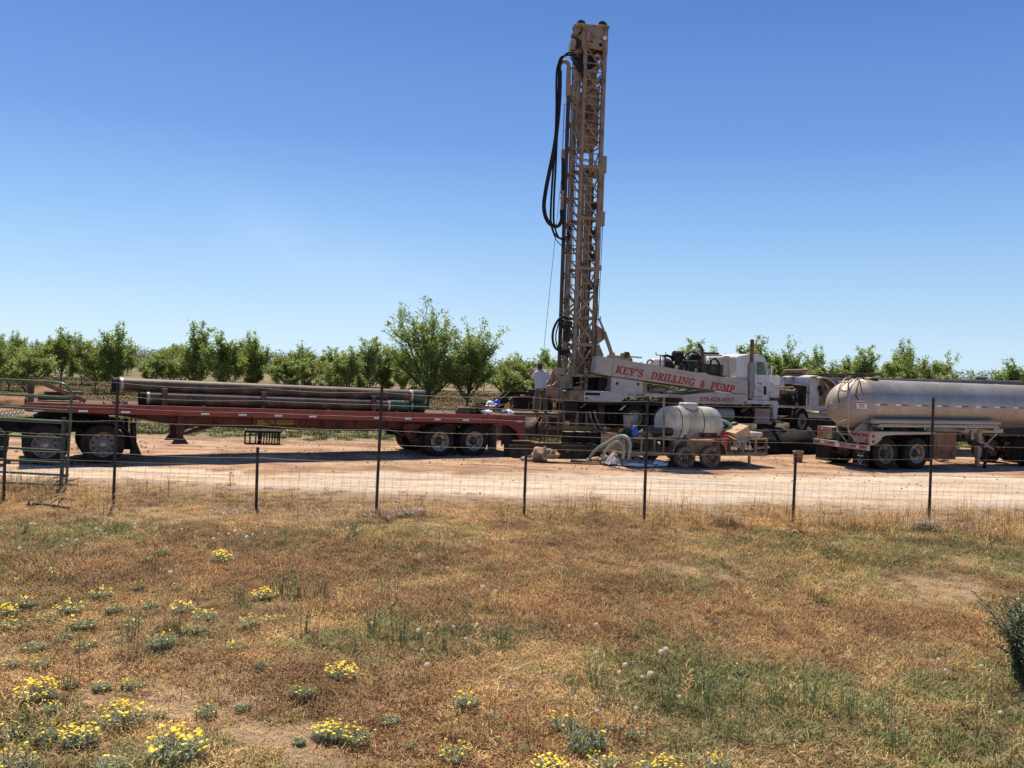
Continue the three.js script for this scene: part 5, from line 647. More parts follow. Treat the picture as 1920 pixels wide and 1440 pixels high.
  P('lamp_box', t, M.alu, b => { b.bb(-0.74, -0.2, 0.86, 1.24, -0.02, -0.72); b.prism([[-0.74, 1.26], [2.1, 1.26], [2.1, 1.18], [0.9, 1.16], [0.35, 1.16], [-0.1, 1.13], [-0.38, 1.0], [-0.5, 0.84], [-0.74, 0.82]], 0.03, -0.02, { bevel: 0.006 }); b.bb(-0.74, 2.1, 1.235, 1.262, 0.02, -0.7); });
  P('lamp_box', t, M.alu, b => { b.bb(-0.74, -0.2, 0.86, 1.24, -1.72, -2.42); b.bb(-0.74, 2.1, 1.235, 1.262, -1.7, -2.42); });
  for (const [y, z] of [[1.12, -0.62], [1.12, -0.45], [1.12, -0.25], [1.12, -0.11], [0.95, -0.11], [1.12, -1.86], [1.12, -2.02], [1.12, -2.2], [1.12, -2.34], [0.95, -2.34]]) P('tail_lamp', t, M.redLens, b => b.lathe([[0.06, 0.0], [0.055, -0.02], [0.001, -0.03]], [-0.742, y, z], 'x', 14)); for (const y of [1.1, 0.93]) P('tail_lamp', t, M.redLens, b => b.lathe([[0.055, 0], [0.05, 0.02], [0.001, 0.03]], [-0.6, y, 0.032], 'z', 14));
  P('placard', t, M.yellow, b => { b.box(-0.75, 0.97, -2.12, 0.012, 0.2, 0.3); }); P('rear_tank_box', t, M.greenDark, b => { b.bb(-0.6, -0.3, 0.8, 1.26, -0.86, -1.1); b.bb(-0.62, -0.3, 0.8, 1.28, -1.45, -1.7); }); P('strip_light', t, M.whitePlastic, b => { b.box(-0.615, 1.16, -0.98, 0.01, 0.12, 0.03); b.box(-0.63, 1.16, -1.58, 0.01, 0.12, 0.03); });
  P('tow_hook', t, M.dark, b => { b.tube([[-0.8, 0.62, -1.7], [-0.82, 0.5, -1.6], [-0.82, 0.44, -1.3], [-0.8, 0.46, -1.15]], 0.018, 16, 6); b.bb(-0.7, -0.5, 0.5, 0.8, -1.0, -1.5); });
  for (const [z, k] of [[-0.35, 0], [-2.1, 1]]) { const f = P('mud_flap', t, M.rubber, b => b.bb(-0.745, -0.725, 0.09, 0.63, z + 0.34, z - 0.34)); 
    const X = -0.7475, st = (a, b, w, B0) => B0.bar([X, a[1], z + a[0]], [X, b[1], z + b[0]], w, 0.003); // letters face the rear: leftwards in view is -z
    P('flap_emblem', f, k ? M.alu : M.whitePrint, b => { if (k) { st([0, 0.4], [0, 0.26], 0.012, b); st([-0.1, 0.55], [-0.04, 0.48], 0.015, b); st([0.04, 0.48], [0.1, 0.55], 0.015, b); return; } const w = [[-0.16, 0.57], [-0.085, 0.475], [0, 0.55], [0.085, 0.475], [0.16, 0.57]]; for (let i = 0; i < 4; i++) st(w[i], w[i + 1], 0.028, b); st([-0.13, 0.435], [0.13, 0.435], 0.026, b); st([0, 0.435], [0, 0.235], 0.028, b); const u = [[-0.09, 0.31], [-0.085, 0.24], [-0.05, 0.2], [0, 0.19], [0.05, 0.2], [0.085, 0.24], [0.09, 0.31]]; for (let i = 0; i < 6; i++) st(u[i], u[i + 1], 0.028, b); });
    P('flap_lettering', f, M.alu, b => { for (let i = 0; i < 12; i++) b.box(X, 0.145, z - 0.27 + i * 0.048, 0.003, 0.018, 0.034, { r: 0 }); }); }
  for (const u of [0, 1.38]) duals(t, u, 0.53, 2.44, 0.53, { rim: u ? M.wheel : M.wheelDusty, hub: M.dark });
  P('chassis', t, M.dark, b => { for (const z of [-0.8, -1.6]) b.bb(-0.6, 2.4, 0.98, 1.16, z, z - 0.1); b.bb(-0.4, 2.2, 0.6, 0.9, -0.9, -1.5); for (const u of [-0.3, 0.7, 2.0]) b.bb(u - 0.06, u + 0.06, 1.1, 1.45, -0.5, -1.9); });
  P('hose_tube', t, M.tank, b => { b.lathe([[0.001, 0], [0.085, 0.005], [0.09, 0.02], [0.09, 5.85], [0.001, 5.87]], [-0.45, 1.58, -0.22], 'x', 18); }); P('hose_tray', t, M.tank, b => { b.bb(-0.3, 5.3, 1.4, 1.46, -0.1, -0.4); b.bb(-0.2, 5.25, 1.44, 1.5, -0.12, -0.2); for (const u of [0, 1.9, 3.8, 5.2]) b.bb(u - 0.04, u + 0.04, 1.3, 1.6, -0.2, -0.6); });
  P('gusset', t, M.alu, b => b.prism([[-0.9, 1.25], [-0.1, 1.25], [0.0, 1.75], [-0.15, 1.85]], -0.5, -0.55, { holes: [ringPts(0.05, 8, -0.2, 1.45)] }));
  P('under_skirt', t, M.tank, b => b.bb(2.3, 6.0, 1.2, 1.36, -0.5, -1.9));
  P('rusty_box', t, M.rust, b => { b.bb(2.12, 3.16, 0.33, 1.22, -0.02, -0.6); b.bb(2.1, 3.18, 1.2, 1.24, 0.0, -0.62); }); P('rusty_box', t, M.rust, b => b.bb(2.12, 3.16, 0.33, 1.22, -1.85, -2.42)); P('mud_guard', t, M.rubber, b => b.bb(2.06, 2.09, 0.25, 1.2, -0.02, -0.6));
  for (const z of [-0.45, -1.95]) P('landing_leg', t, M.steel, b => { b.bb(4.72, 4.9, 0.35, 1.3, z, z - 0.16); b.bb(4.75, 4.87, 0.08, 0.4, z - 0.02, z - 0.14); b.bb(4.62, 5.0, 0.03, 0.09, z + 0.08, z - 0.24); b.bar([4.9, 0.55, z - 0.08], [5.7, 1.2, z - 0.08], 0.06); b.bar([4.75, 1.0, z - 0.08], [5.6, 0.6, z - 0.08], 0.05); b.bb(4.35, 4.47, 0.9, 1.3, z, z - 0.12); });
  P('drain_hose', t, M.hose, b => b.tube([[3.2, 0.98, -0.3], [3.7, 0.98, -0.2], [4.2, 0.9, -0.15], [4.55, 0.7, -0.1], [4.66, 0.4, -0.08], [4.6, 0.16, -0.05], [4.45, 0.05, 0.05]], 0.055, 34, 8)); P('drain_valve', t, M.dark, b => { b.rod([3.6, 1.25, -0.35], [3.6, 0.9, -0.3], 0.09, 12); b.rod([4.0, 0.88, -0.2], [4.2, 0.86, -0.2], 0.08, 10); b.box(3.9, 1.1, -0.3, 0.3, 0.2, 0.2); });
  P('front_support', t, M.dark, b => b.bb(5.9, 8.5, 1.05, 1.3, -0.7, -1.7));
}
{ const t = thing('tanker_tractor', 'dark truck wheels under the front of the tanker at the right edge', 'truck', [12.38, 0, -28.17], 22);
  for (const u of [7.2, 8.55]) duals(t, u, 0.52, 2.4, 0.53, {}); for (const z of [-0.8, -1.6]) P('frame_rail', t, M.black, b => b.bb(6.5, 11.5, 0.85, 1.04, z, z - 0.09)); P('mud_flap', t, M.rubber, b => b.bb(6.5, 6.54, 0.25, 1.02, 0, -0.6)); P('fender', t, M.black, b => b.bb(6.5, 9.2, 1.06, 1.1, 0.0, -0.6)); }
// ---------------------------------------------------------------- vehicles behind
{ const t = thing('grain_trailer', 'long dark grey trailer side showing above the silver tanker', 'trailer', [18.3, 0, -36], 15);
  M.slate = std({ map: worn([0.11, 0.115, 0.13], [0.17, 0.155, 0.14], [0.05, 0.05, 0.055], 0.6, 0.5, 71), roughness: 0.55 });
  P('body', t, M.slate, b => { b.bb(-4.0, 12, 1.3, 2.9, 0, -2.5); }); P('top_rail', t, M.slate, b => { b.prism([[-4.1, 2.76], [12, 3.0], [12, 3.24], [-4.1, 2.95]], 0.06, -0.06, { bevel: 0.01 }); b.prism([[-4.1, 2.76], [12, 3.0], [12, 3.24], [-4.1, 2.95]], -2.44, -2.56); }); P('rail_cap', t, M.steel, b => b.bar([-4.1, 2.965, 0], [12, 3.255, 0], 0.12, 0.03));
  for (let i = 0; i < 12; i++) P('side_post', t, M.slate, b => b.bb(-3.6 + i * 1.3, -3.5 + i * 1.3, 1.3, 2.85, 0.06, 0)); for (const u of [9.0, 10.3]) duals(t, u, 0.52, 2.5, 0.52); P('frame_rail', t, M.black, b => b.bb(-4, 12, 1.05, 1.3, -0.7, -1.8));
  P('tarp_roll', t, M.greyCloth, b => { const R = mulberry(8); for (let i = 0; i < 9; i++) b.box(1.6 + i * 0.06, 3.16 + 0.06 * R(), -0.3, 0.16, 0.1, 0.25, { rz: R() * 2 }); }); }
{ const t = thing('steel_bin', 'white open-topped steel bin with a rusty rim, behind the tipped hood', 'container', [15.32, 0, -42], 15);
  P('wall', t, M.white, b => { b.bb(-2.45, 1.2, 1.0, 3.0, 0, -0.08); b.bb(-2.5, -2.4, 1.0, 3.0, 0, -2.4); }); P('lower_wall', t, M.dark, b => b.bb(-2.45, 1.2, 0.5, 1.0, 0, -0.08)); P('wall', t, M.rust, b => { b.bb(1.2, 3.1, 0.5, 3.05, 0, -0.08); b.bb(3.0, 3.1, 0.5, 3.05, 0, -2.4); b.bb(-2.45, 3.1, 0.5, 3.0, -2.32, -2.4); b.bb(-2.45, 3.1, 0.45, 0.55, 0, -2.4); }); P('rim', t, M.rust, b => b.prism([[-2.5, 2.98], [3.15, 3.2], [3.15, 3.32], [-2.5, 3.08]], 0.07, -0.1)); for (let i = 0; i < 7; i++) P('rib', t, i > 4 ? M.rust : M.white, b => b.bb(-2.2 + i * 0.8, -2.12 + i * 0.8, 1.0, 2.98, 0.07, 0)); P('lid_roll', t, M.cloth, b => b.rod([-2.2, 3.22, -0.2], [-0.9, 3.3, -0.2], 0.09, 12)); for (const u of [-1.8, 2.4]) P('skid_wheel', t, M.dark, b => b.rod([u, 0.25, -0.1], [u, 0.25, -0.4], 0.25, 16)); P('skid', t, M.dark, b => { b.bb(-2.4, 3.0, 0.3, 0.5, -0.6, -0.8); b.bb(-2.4, 3.0, 0.3, 0.5, -1.6, -1.8); }); }
{ const t = thing('gooseneck_trailer', 'black gooseneck trailer neck with red and white tape behind the hard hats', 'trailer', [0.22, 0, -36], 20); const p = [[-0.76, 1.36], [-0.7, 1.5], [-0.26, 1.9], [1.6, 1.86], [1.6, 1.62], [-0.12, 1.62], [-0.5, 1.38], [-0.62, 1.0], [-0.76, 1.0]];
  P('neck', t, M.black, b => { b.prism(p, 0, -0.14, { bevel: 0.012 }); b.prism(p, -0.7, -0.84, { bevel: 0.012 }); b.bb(-0.74, -0.62, 1.0, 1.6, 0, -0.84); b.bar([-0.72, 1.52, -0.07], [-0.28, 1.91, -0.07], 0.05, 0.16); b.bar([-0.28, 1.905, -0.07], [1.6, 1.865, -0.07], 0.05, 0.16); });
  P('bed', t, M.black, b => { b.bb(-1.0, 4.5, 0.85, 1.08, 0.4, -1.5); b.bb(0.15, 1.6, 1.05, 1.68, 0.05, -0.9); b.prism([[-0.35, 1.05], [0.2, 1.05], [0.2, 1.55], [0.1, 1.6]], 0.03, -0.03); b.bb(-1.5, -0.8, 1.25, 1.4, -0.4, -0.8); }); P('jack_crank', t, M.steel, b => { b.tube([[0.55, 1.2, 0.12], [0.5, 1.4, 0.12], [0.6, 1.5, 0.12], [0.7, 1.4, 0.12], [0.7, 1.2, 0.12]], 0.016, 16, 6); }); P('coupler', t, M.dark, b => b.rod([-0.69, 0.8, -0.42], [-0.69, 1.4, -0.42], 0.08, 12)); P('winch', t, M.dark, b => { b.box(0.78, 1.95, -0.2, 0.3, 0.16, 0.3); });
  P('tape', t, M.whitePlastic, b => b.box(-0.28, 1.63, 0.004, 0.2, 0.07, 0.008, { rz: 0.6 })); P('tape', t, M.redPrint, b => b.box(-0.08, 1.73, 0.004, 0.16, 0.08, 0.008, { rz: 0.3 })); P('tape', t, M.whitePlastic, b => b.box(0.24, 1.77, 0.004, 0.2, 0.06, 0.008)); P('tape', t, M.redPrint, b => b.box(0.48, 1.76, 0.004, 0.24, 0.06, 0.008)); for (const u of [2.6, 3.6]) duals(t, u, 0.4, 2.2, 0.4, {}); }
// ---------------------------------------------------------------- water trailer
const WT = [5.48, 0, -26.46], WTY = 19;
{
  const t = thing('utility_trailer', 'low muddy tandem-axle utility trailer carrying a white water tank', 'trailer', WT, WTY);
  const uL = -1.92, uR = 3.17, zN = -0.32, zF = -2.15;
  P('frame', t, M.mud, b => { for (const z of [zN, zF]) b.bb(uL, uR, 0.35, 0.47, z, z - 0.07); for (let u = uL + 0.04; u < uR; u += 0.6) b.bb(u - 0.03, u + 0.03, 0.36, 0.45, zN - 0.07, zF); b.bb(uL, uL + 0.07, 0.35, 0.47, zN, zF); b.bb(uR - 0.07, uR, 0.35, 0.47, zN, zF); });
  for (let i = 0; i < 8; i++) P('floor_board', t, M.woodOld, b => b.bb(uL + 0.02, uR - 0.02, 0.475, 0.51, zN - 0.06 - i * 0.215, zN - 0.26 - i * 0.215));
  for (const z of [zN, zF]) P('top_rail', t, M.mud, b => { b.bb(uL, uR, 0.86, 0.92, z + 0.01, z - 0.07); }); for (const u of [uL + 0.04, -1.4, -0.95, 1.45, 1.75, 2.25, 2.72, uR - 0.04]) for (const z of [zN, zF]) P('upright', t, M.mud, b => b.bb(u - 0.035, u + 0.035, 0.46, 0.87, z, z - 0.06));
  P('end_board', t, M.wood, b => { b.bb(uL - 0.03, uL, 0.44, 0.94, zN - 0.07, zF + 0.05); }); P('end_rail', t, M.mud, b => { b.bb(uR - 0.06, uR, 0.86, 0.92, zN, zF); b.bb(uL - 0.05, uL + 0.02, 0.9, 0.96, zN, zF); b.bb(uL - 0.08, uL + 0.02, 0.36, 0.44, zN, zF); });
  P('fender', t, M.mud, b => { const o = [[-0.5, 0.42], [-0.5, 0.55], [-0.42, 0.74], [-0.28, 0.85], [-0.08, 0.88], [0.98, 0.88], [1.18, 0.85], [1.33, 0.74], [1.41, 0.55], [1.41, 0.42]], i = o.map(([x, y]) => [0.455 + (x - 0.455) * 0.972, y - 0.018]).reverse(); b.prism([...o, ...i], 0.03, -0.28); b.prism([[-0.5, 0.42], [-0.42, 0.74], [-0.28, 0.85], [1.18, 0.85], [1.33, 0.74], [1.41, 0.42]], -0.26, -0.28); });
  P('fender', t, M.mud, b => { const o = [[-0.5, 0.42], [-0.5, 0.55], [-0.42, 0.74], [-0.28, 0.85], [-0.08, 0.88], [0.98, 0.88], [1.18, 0.85], [1.33, 0.74], [1.41, 0.55], [1.41, 0.42]], i = o.map(([x, y]) => [0.455 + (x - 0.455) * 0.972, y - 0.018]).reverse(); b.prism([...o, ...i], -2.2, -2.5); });
  for (const u of [0, 0.91]) { wheel(t, u, 0.335, -0.13, 0.345, 0.21, 'plain', { tyre: M.rubberMud, rim: M.rust, hub: M.mud, spin: u }); wheel(t, u, 0.335, -2.34, 0.345, 0.21, 'plain', { far: 1, tyre: M.rubberMud, rim: M.rust, hub: M.mud }); P('axle', t, M.dark, b => b.rod([u, 0.33, -0.2], [u, 0.33, -2.2], 0.04, 8)); }
  P('jack_leg', t, M.mud, b => { b.bb(2.48, 2.56, 0.02, 0.46, zN - 0.02, zN - 0.09); b.bb(2.42, 2.62, 0.0, 0.03, zN + 0.04, zN - 0.15); }); P('tall_post', t, M.mud, b => b.rod([-0.66, 0.4, zN + 0.03], [-0.72, 2.2, zN + 0.03], 0.035, 10)); P('tool_slot', t, M.dark, b => { for (let i = 0; i < 4; i++) b.rod([-1.85, 0.6 + i * 0.06, -0.6], [-0.8, 0.58 + i * 0.06, -0.6], 0.025, 6); b.bb(-1.8, -1.0, 0.52, 0.72, -0.7, -1.2); });
  P('tank_cradle', t, M.brownSteel, b => { b.bb(0.0, 1.7, 0.51, 0.86, -0.6, -0.68); b.bb(0.75, 1.42, 0.86, 1.06, -0.56, -0.6); b.bb(0.0, 1.7, 0.51, 0.8, -1.65, -1.72); });
}
{ // the white tank with its brown stains
  const W = 512, H = 256, d = new Uint8Array(W * H * 4);
  for (let j = 0; j < H; j++) for (let i = 0; i < W; i++) { const u = i / W, v = j / H; // v runs round the tank, u along it
    let c = mix3([0.76, 0.79, 0.71], [0.86, 0.87, 0.80], fbm(u * 6, v * 5, 4)); const down = 0.5 - 0.5 * Math.cos(v * 6.2832); // 0 at the seam on top
    const run = contrast(fbm(u * 34, v * 2.2 + 4, 4), 3.2), where = contrast(fbm(u * 5.5 + 2.2, 3, 3), 3), low = sst(0.35, 0.75, down);
    c = mix3(c, [0.40, 0.27, 0.16], clamp(run * where * 0.8) * sst(0.02, 0.2, down) * 0.36); c = mix3(c, [0.36, 0.23, 0.13], contrast(fbm(u * 9 + 9, v * 9, 5), 4.5) * low * 0.45); c = mix3(c, [0.45, 0.36, 0.2], contrast(fbm(u * 3 + 19, v * 4, 4), 5) * 0.15);
    const o = (j * W + i) * 4; d[o] = lin2s(c[0]) * 255; d[o + 1] = lin2s(c[1]) * 255; d[o + 2] = lin2s(c[2]) * 255; d[o + 3] = 255; }
  const T = new THREE.DataTexture(d, W, H); T.colorSpace = THREE.SRGBColorSpace; T.wrapS = T.wrapT = THREE.RepeatWrapping; T.magFilter = THREE.LinearFilter; T.needsUpdate = true; M.poly.map = T; M.poly.needsUpdate = true;
  const t = thing('water_tank', 'stained white plastic water tank lying on the utility trailer', 'tank', WT, WTY), L0 = -0.38, L1 = 1.74, cy = 1.31, cz = -1.15, r = 0.56;
  const b = new B(); b.keep = true; const pr = [], q = [[0, 0], [0.3, 0.012], [0.42, 0.05], [0.5, 0.13], [0.54, 0.24], [0.555, 0.38]]; for (const [a, x] of q) pr.push([a, L0 + x * 1.15]);
  for (const u of [0.15, 0.42, 0.68, 0.95]) pr.push([r, u - 0.035], [r - 0.018, u - 0.015], [r - 0.018, u + 0.015], [r, u + 0.035]); for (const [a, x] of q.slice().reverse()) pr.push([a, L1 - x]);
  const lg = new THREE.LatheGeometry(pr.map(p => new THREE.Vector2(Math.max(p[0], 1e-4), p[1])), 48); { const p = lg.attributes.position, uv = lg.attributes.uv; for (let i = 0; i < p.count; i++) uv.setXY(i, (p.getY(i) - L0) / (L1 - L0), uv.getX(i)); }
  lg.rotateY(Math.PI / 2 ); lg.rotateZ(-Math.PI / 2); lg.translate(0, cy, cz); b.g.push(lg.toNonIndexed()); part('shell', t, M.poly, b);
  P('strap', t, M.dark, q => { for (const u of [0.15, 0.95]) q.lathe([[r + 0.002, -0.012], [r + 0.006, -0.012], [r + 0.006, 0.012], [r + 0.002, 0.012]], [u, cy, cz], 'x', 48); });
  P('lid', t, M.tanClean, q => { q.lathe([[0.001, 0.18], [0.28, 0.175], [0.305, 0.15], [0.305, 0.0], [0.32, -0.1]], [0.66, cy + r - 0.06, cz], 'y', 30); });
  P('outlet', t, M.dark, q => { q.rod([L1 - 0.05, 1.05, cz], [L1 + 0.14, 1.05, cz], 0.06, 12); });
  P('cradle_saddle', t, M.mud, q => { for (const u of [0.3, 1.4]) q.prism([[-0.6, 0.51], [0.6, 0.51], [0.5, 1.0], [0.34, 0.86], [0, 0.78], [-0.34, 0.86], [-0.5, 1.0]], -0.03, 0.03, { m: new THREE.Matrix4().makeRotationY(Math.PI / 2).setPosition(u, 0, cz) }); });
}
function onWT(name, label, cat, u, y, z, ry = 0, group) { const a = WTY * D2R, x = WT[0] + u * Math.cos(a) + z * Math.sin(a), zz = WT[2] - u * Math.sin(a) + z * Math.cos(a); return thing(name, label, cat, [x, y, zz], WTY + ry, group); }
{
  const can = (u, z, label, h) => { const t = onWT('fuel_can', label, 'fuel can', u, 0.512, z, 0, 'red fuel cans on the utility trailer'); P('body', t, M.redPlastic, b => { b.add(new RoundedBoxGeometry(0.34, h, 0.24, 2, 0.05), new THREE.Matrix4().makeTranslation(0, h / 2, 0)); b.tube([[-0.12, h - 0.01, 0], [-0.1, h + 0.05, 0], [0.06, h + 0.06, 0], [0.1, h - 0.01, 0]], 0.022, 14, 7); }); P('cap', t, M.black, b => b.rod([0.13, h - 0.01, 0], [0.13, h + 0.05, 0], 0.035, 10)); };
  can(1.62, -0.5, 'large red fuel can whose whole side shows between the trailer uprights', 0.5); can(0.62, -0.45, 'red fuel can half hidden by the left of the muddy fender', 0.43); can(1.02, -0.46, 'red fuel can half hidden behind the right part of the fender', 0.42);
  let t = onWT('cardboard_box', 'crumpled tan cardboard box tilted on the trailer rail', 'box', 2.15, 0.86, -0.55, 12); P('carton', t, M.card, b => { b.box(0, 0.2, 0, 0.62, 0.36, 0.5, { rz: 0.42, rx: 0.1, r: 0.01 }); }); P('flap', t, M.card, b => { b.box(-0.38, 0.06, 0.22, 0.3, 0.012, 0.3, { rz: -0.25, rx: 0.3 }); b.box(-0.1, 0.02, 0.32, 0.4, 0.012, 0.22, { rz: 0.2, rx: 0.6 }); });
  t = onWT('foam_pad', 'pale tan foam pad on the right end of the utility trailer', 'pad', 2.72, 0.9, -0.8, 4); P('pad', t, M.tanClean, b => b.add(new RoundedBoxGeometry(0.78, 0.16, 0.6, 3, 0.06), new THREE.Matrix4().makeTranslation(0, 0.12, 0)));
  t = onWT('wooden_crate', 'upright orange-brown board box between the tank and the cardboard box', 'crate', 1.82, 0.51, -1.15, 5); for (let i = 0; i < 4; i++) P('board', t, M.card, b => b.box(-0.15 + i * 0.1, 0.42, 0.1, 0.095, 0.84, 0.02)); P('side', t, M.card, b => { b.box(0.2, 0.42, -0.05, 0.02, 0.84, 0.3); b.box(-0.2, 0.42, -0.05, 0.02, 0.84, 0.3); });
  t = onWT('green_sack', 'dark green and white crumpled sack behind the cardboard box', 'sack', 2.1, 1.1, -1.0, 0); P('sack', t, M.greenDark, b => { const R = mulberry(4); for (let i = 0; i < 9; i++) b.ball(-0.2 + R() * 0.45, 0.05 + R() * 0.2, R() * 0.2, 0.1, [1.2, 0.8, 1], 8); }); P('white_label', t, M.whitePlastic, b => { b.box(-0.3, 0.14, 0.1, 0.2, 0.24, 0.03, { rz: 0.5 }); b.box(-0.12, 0.06, 0.2, 0.12, 0.16, 0.03, { rz: -0.4 }); });
  t = onWT('suction_hose', 'dark green hose bent down from the right end of the water tank', 'hose', 1.8, 0.5, -1.0, 0); P('hose', t, M.hoseGreen, b => b.tube([[-0.12, 0.9, 0], [0.02, 0.92, 0.15], [0.2, 0.8, 0.25], [0.32, 0.5, 0.3], [0.34, 0.1, 0.3]], 0.055, 26, 9)); P('clamp', t, M.steel, b => b.rod([-0.08, 0.87, 0.01], [-0.02, 0.95, 0.06], 0.062, 10));
  t = onWT('steel_pipe', 'short brown steel pipe with an open end left of the water tank', 'pipe', -1.12, 0.93, -0.7, 0); P('pipe', t, M.brownSteel, b => { b.lathe([[0.11, 0], [0.13, 0], [0.13, 0.95], [0.11, 0.95], [0.11, 0]], [0, 0.14, 0], 'x', 20); }); P('fitting', t, M.mud, b => b.box(0.05, 0.06, 0.12, 0.3, 0.12, 0.1, { rz: -0.4 }));
  t = onWT('plastic_tote', 'grey plastic bucket behind the left end of the water tank', 'bucket', -1.1, 0.51, -1.7, 0); P('bucket', t, M.steel, b => { b.lathe([[0.15, 0], [0.19, 0.02], [0.24, 0.95], [0.26, 1.0], [0.24, 1.0], [0.2, 0.1], [0.001, 0.06]], [0, 0, 0], 'y', 22); }); P('label', t, M.yellow, b => b.box(-0.02, 0.7, 0.235, 0.2, 0.2, 0.02));
  t = onWT('water_jug', 'small blue jug among the clutter at the left end of the trailer', 'jug', -1.55, 0.93, -0.55, 10); P('jug', t, M.bluePlastic, b => b.lathe([[0.001, 0], [0.11, 0.005], [0.12, 0.03], [0.12, 0.2], [0.06, 0.27], [0.05, 0.3], [0.001, 0.31]], [0, 0, 0], 'y', 16)); P('cap', t, M.whitePlastic, b => b.rod([0, 0.3, 0], [0, 0.34, 0], 0.05, 10));
  t = onWT('spare_drum', 'dull grey round drum end on the left corner of the utility trailer', 'drum', -1.8, 0.78, -0.8, 0); P('drum', t, M.dark, b => b.lathe([[0.001, 0], [0.2, 0.01], [0.21, 0.06], [0.21, 0.3], [0.001, 0.31]], [0, 0.2, 0], 'z', 20));
  t = onWT('tool_heap', 'jumble of bottles, white tubing and tools on the trailer floor', 'tools', 2.3, 0.512, -0.55, 0); { const R = mulberry(66); for (let i = 0; i < 5; i++) { const x = -0.1 + i * 0.19, h = 0.16 + R() * 0.14; P('bottle', t, [M.dark, M.whitePlastic, M.mud, M.steel, M.brownSteel][i], b => b.lathe([[0.001, 0], [0.05, 0.005], [0.055, h * 0.7], [0.02, h * 0.85], [0.02, h], [0.001, h]], [x + 0.2, 0, R() * 0.1], 'y', 12)); } P('tube', t, M.whitePlastic, b => { b.tube([[-0.35, 0.02, 0.1], [-0.3, 0.25, 0.12], [-0.2, 0.1, 0.14], [-0.12, 0.28, 0.1], [-0.05, 0.05, 0.1]], 0.016, 26, 6); b.tube([[0.1, 0.28, 0.1], [0.14, 0.14, 0.12], [0.24, 0.14, 0.12], [0.26, 0.3, 0.1]], 0.014, 18, 6); }); P('tarp', t, M.card, b => b.box(0.02, 0.14, 0.02, 0.3, 0.24, 0.15, { rz: 0.6 })); P('board', t, M.wood, b => b.box(0.72, 0.1, 0.1, 0.5, 0.06, 0.18, { rz: 0.05 })); }
}
// ---------------------------------------------------------------- fence
const at = (px, py, d) => { const v = ray(px, py), k = d / -v.z; return [v.x * k, 2.9 + v.y * k, -d]; };
M.post = std({ map: worn([0.05, 0.042, 0.032], [0.12, 0.08, 0.05], [0.02, 0.018, 0.015], 0.7, 0.6, 81, 0.3, 2), roughness: 0.7 });
M.wire = std({ color: new THREE.Color().setRGB(0.24, 0.19, 0.145), roughness: 0.6, metalness: 0.3 });
{
  const t = thing('wire_fence', 'wire fence of dark steel posts, barbed strands and mesh along the road', 'fence', [0, 0, -16.7]);
  const zb = -16.7, posts = [[-14.6, -16.05, 2.4], [at(6, 950, 16.3)[0], -16.3, 1.3], [at(212, 948, 16.4)[0], -16.4, 2.43], [at(480, 960, 16.55)[0], -16.55, 1.22], [at(705, 960, 16.65)[0], -16.65, 2.5], [at(982, 970, 16.7)[0], -16.7, 1.26], [at(1208, 975, 16.85)[0], -16.85, 2.46], [at(1486, 985, 17.1)[0], -17.1, 1.4], [at(1742, 975, 17.7)[0], -17.7, 2.6], [12.3, -18.5, 1.3], [15.8, -19.5, 2.5]];
  posts.forEach(([x, z, h], i) => { const y = gy(x, z), lean = [0, .01, .012, -.004, .014, .0, -.012, .004, -.01, 0, 0][i]; const b = new B(); b.bar([x, y - 0.25, z - zb], [x + lean * h, y + h, z - zb], 0.055, 0.014); b.bar([x, y - 0.25, z - zb + 0.018], [x + lean * h, y + h, z - zb + 0.018], 0.012, 0.034); for (let k = 0.2; k < h; k += 0.08) b.box(x + lean * k, y + k, z - zb + 0.038, 0.012, 0.02, 0.012); part('fence_post', t, M.post, b); });
  const path = (h, sag, b, r, n = 14) => { for (let i = 0; i < posts.length - 1; i++) { const [x0, z0] = posts[i], [x1, z1] = posts[i + 1], p = []; for (let k = 0; k <= n; k++) { const s = k / n, x = mix(x0, x1, s), z = mix(z0, z1, s); p.push([x, gy(x, z) * 0.3 + h + (h2(i, h * 100 | 0) - 0.5) * 0.05 * Math.sin(s * 3.14) - sag * Math.sin(s * 3.14), z - zb + 0.045]); } b.tube(p, r, n, 4); } };
  [1.0, 1.34, 1.62, 1.87, 2.1, 2.35].forEach((h, i) => { const w = P('barbed_wire', t, M.wire, b => path(h, 0.012 + 0.02 * h2(i, 3), b, 0.0033)); P('barbs', w, M.wire, b => { const R = mulberry(100 + i); for (let x = -14.5; x < 15.6; x += 0.125 + R() * 0.02) { let k = 0; while (k < posts.length - 2 && x > posts[k + 1][0]) k++; const s = (x - posts[k][0]) / (posts[k + 1][0] - posts[k][0]), z = mix(posts[k][1], posts[k + 1][1], s) - zb + 0.045; b.box(x, gy(x, z + zb) * 0.3 + h - 0.02 * Math.sin(s * 3.14), z, 0.004, 0.034, 0.004, { r: 0, rz: R() * 3, rx: R() }); } }).userData.kind = 'stuff'; });
  [0.06, 0.2, 0.35, 0.51, 0.67, 0.84].forEach((h, i) => P('mesh_wire', t, M.wire, b => path(h, 0.004 * (i % 3), b, 0.0022)));
  const R = mulberry(55); for (let x = -14.5, n = 0; x < 15.6 && n < 200; x += 0.163, n++) { let k = 0; while (k < posts.length - 2 && x > posts[k + 1][0]) k++; const s = (x - posts[k][0]) / (posts[k + 1][0] - posts[k][0]), z = mix(posts[k][1], posts[k + 1][1], s) - zb + 0.047, g = gy(x, z + zb); P('stay_wire', t, M.wire, b => b.tube([[x + (R() - .5) * .03, g + 0.04, z], [x + 0.02 + (R() - .5) * .03, g + 0.42, z], [x + 0.045 + (R() - .5) * .03, g + 0.84, z]], 0.0019, 4, 4)); }
}
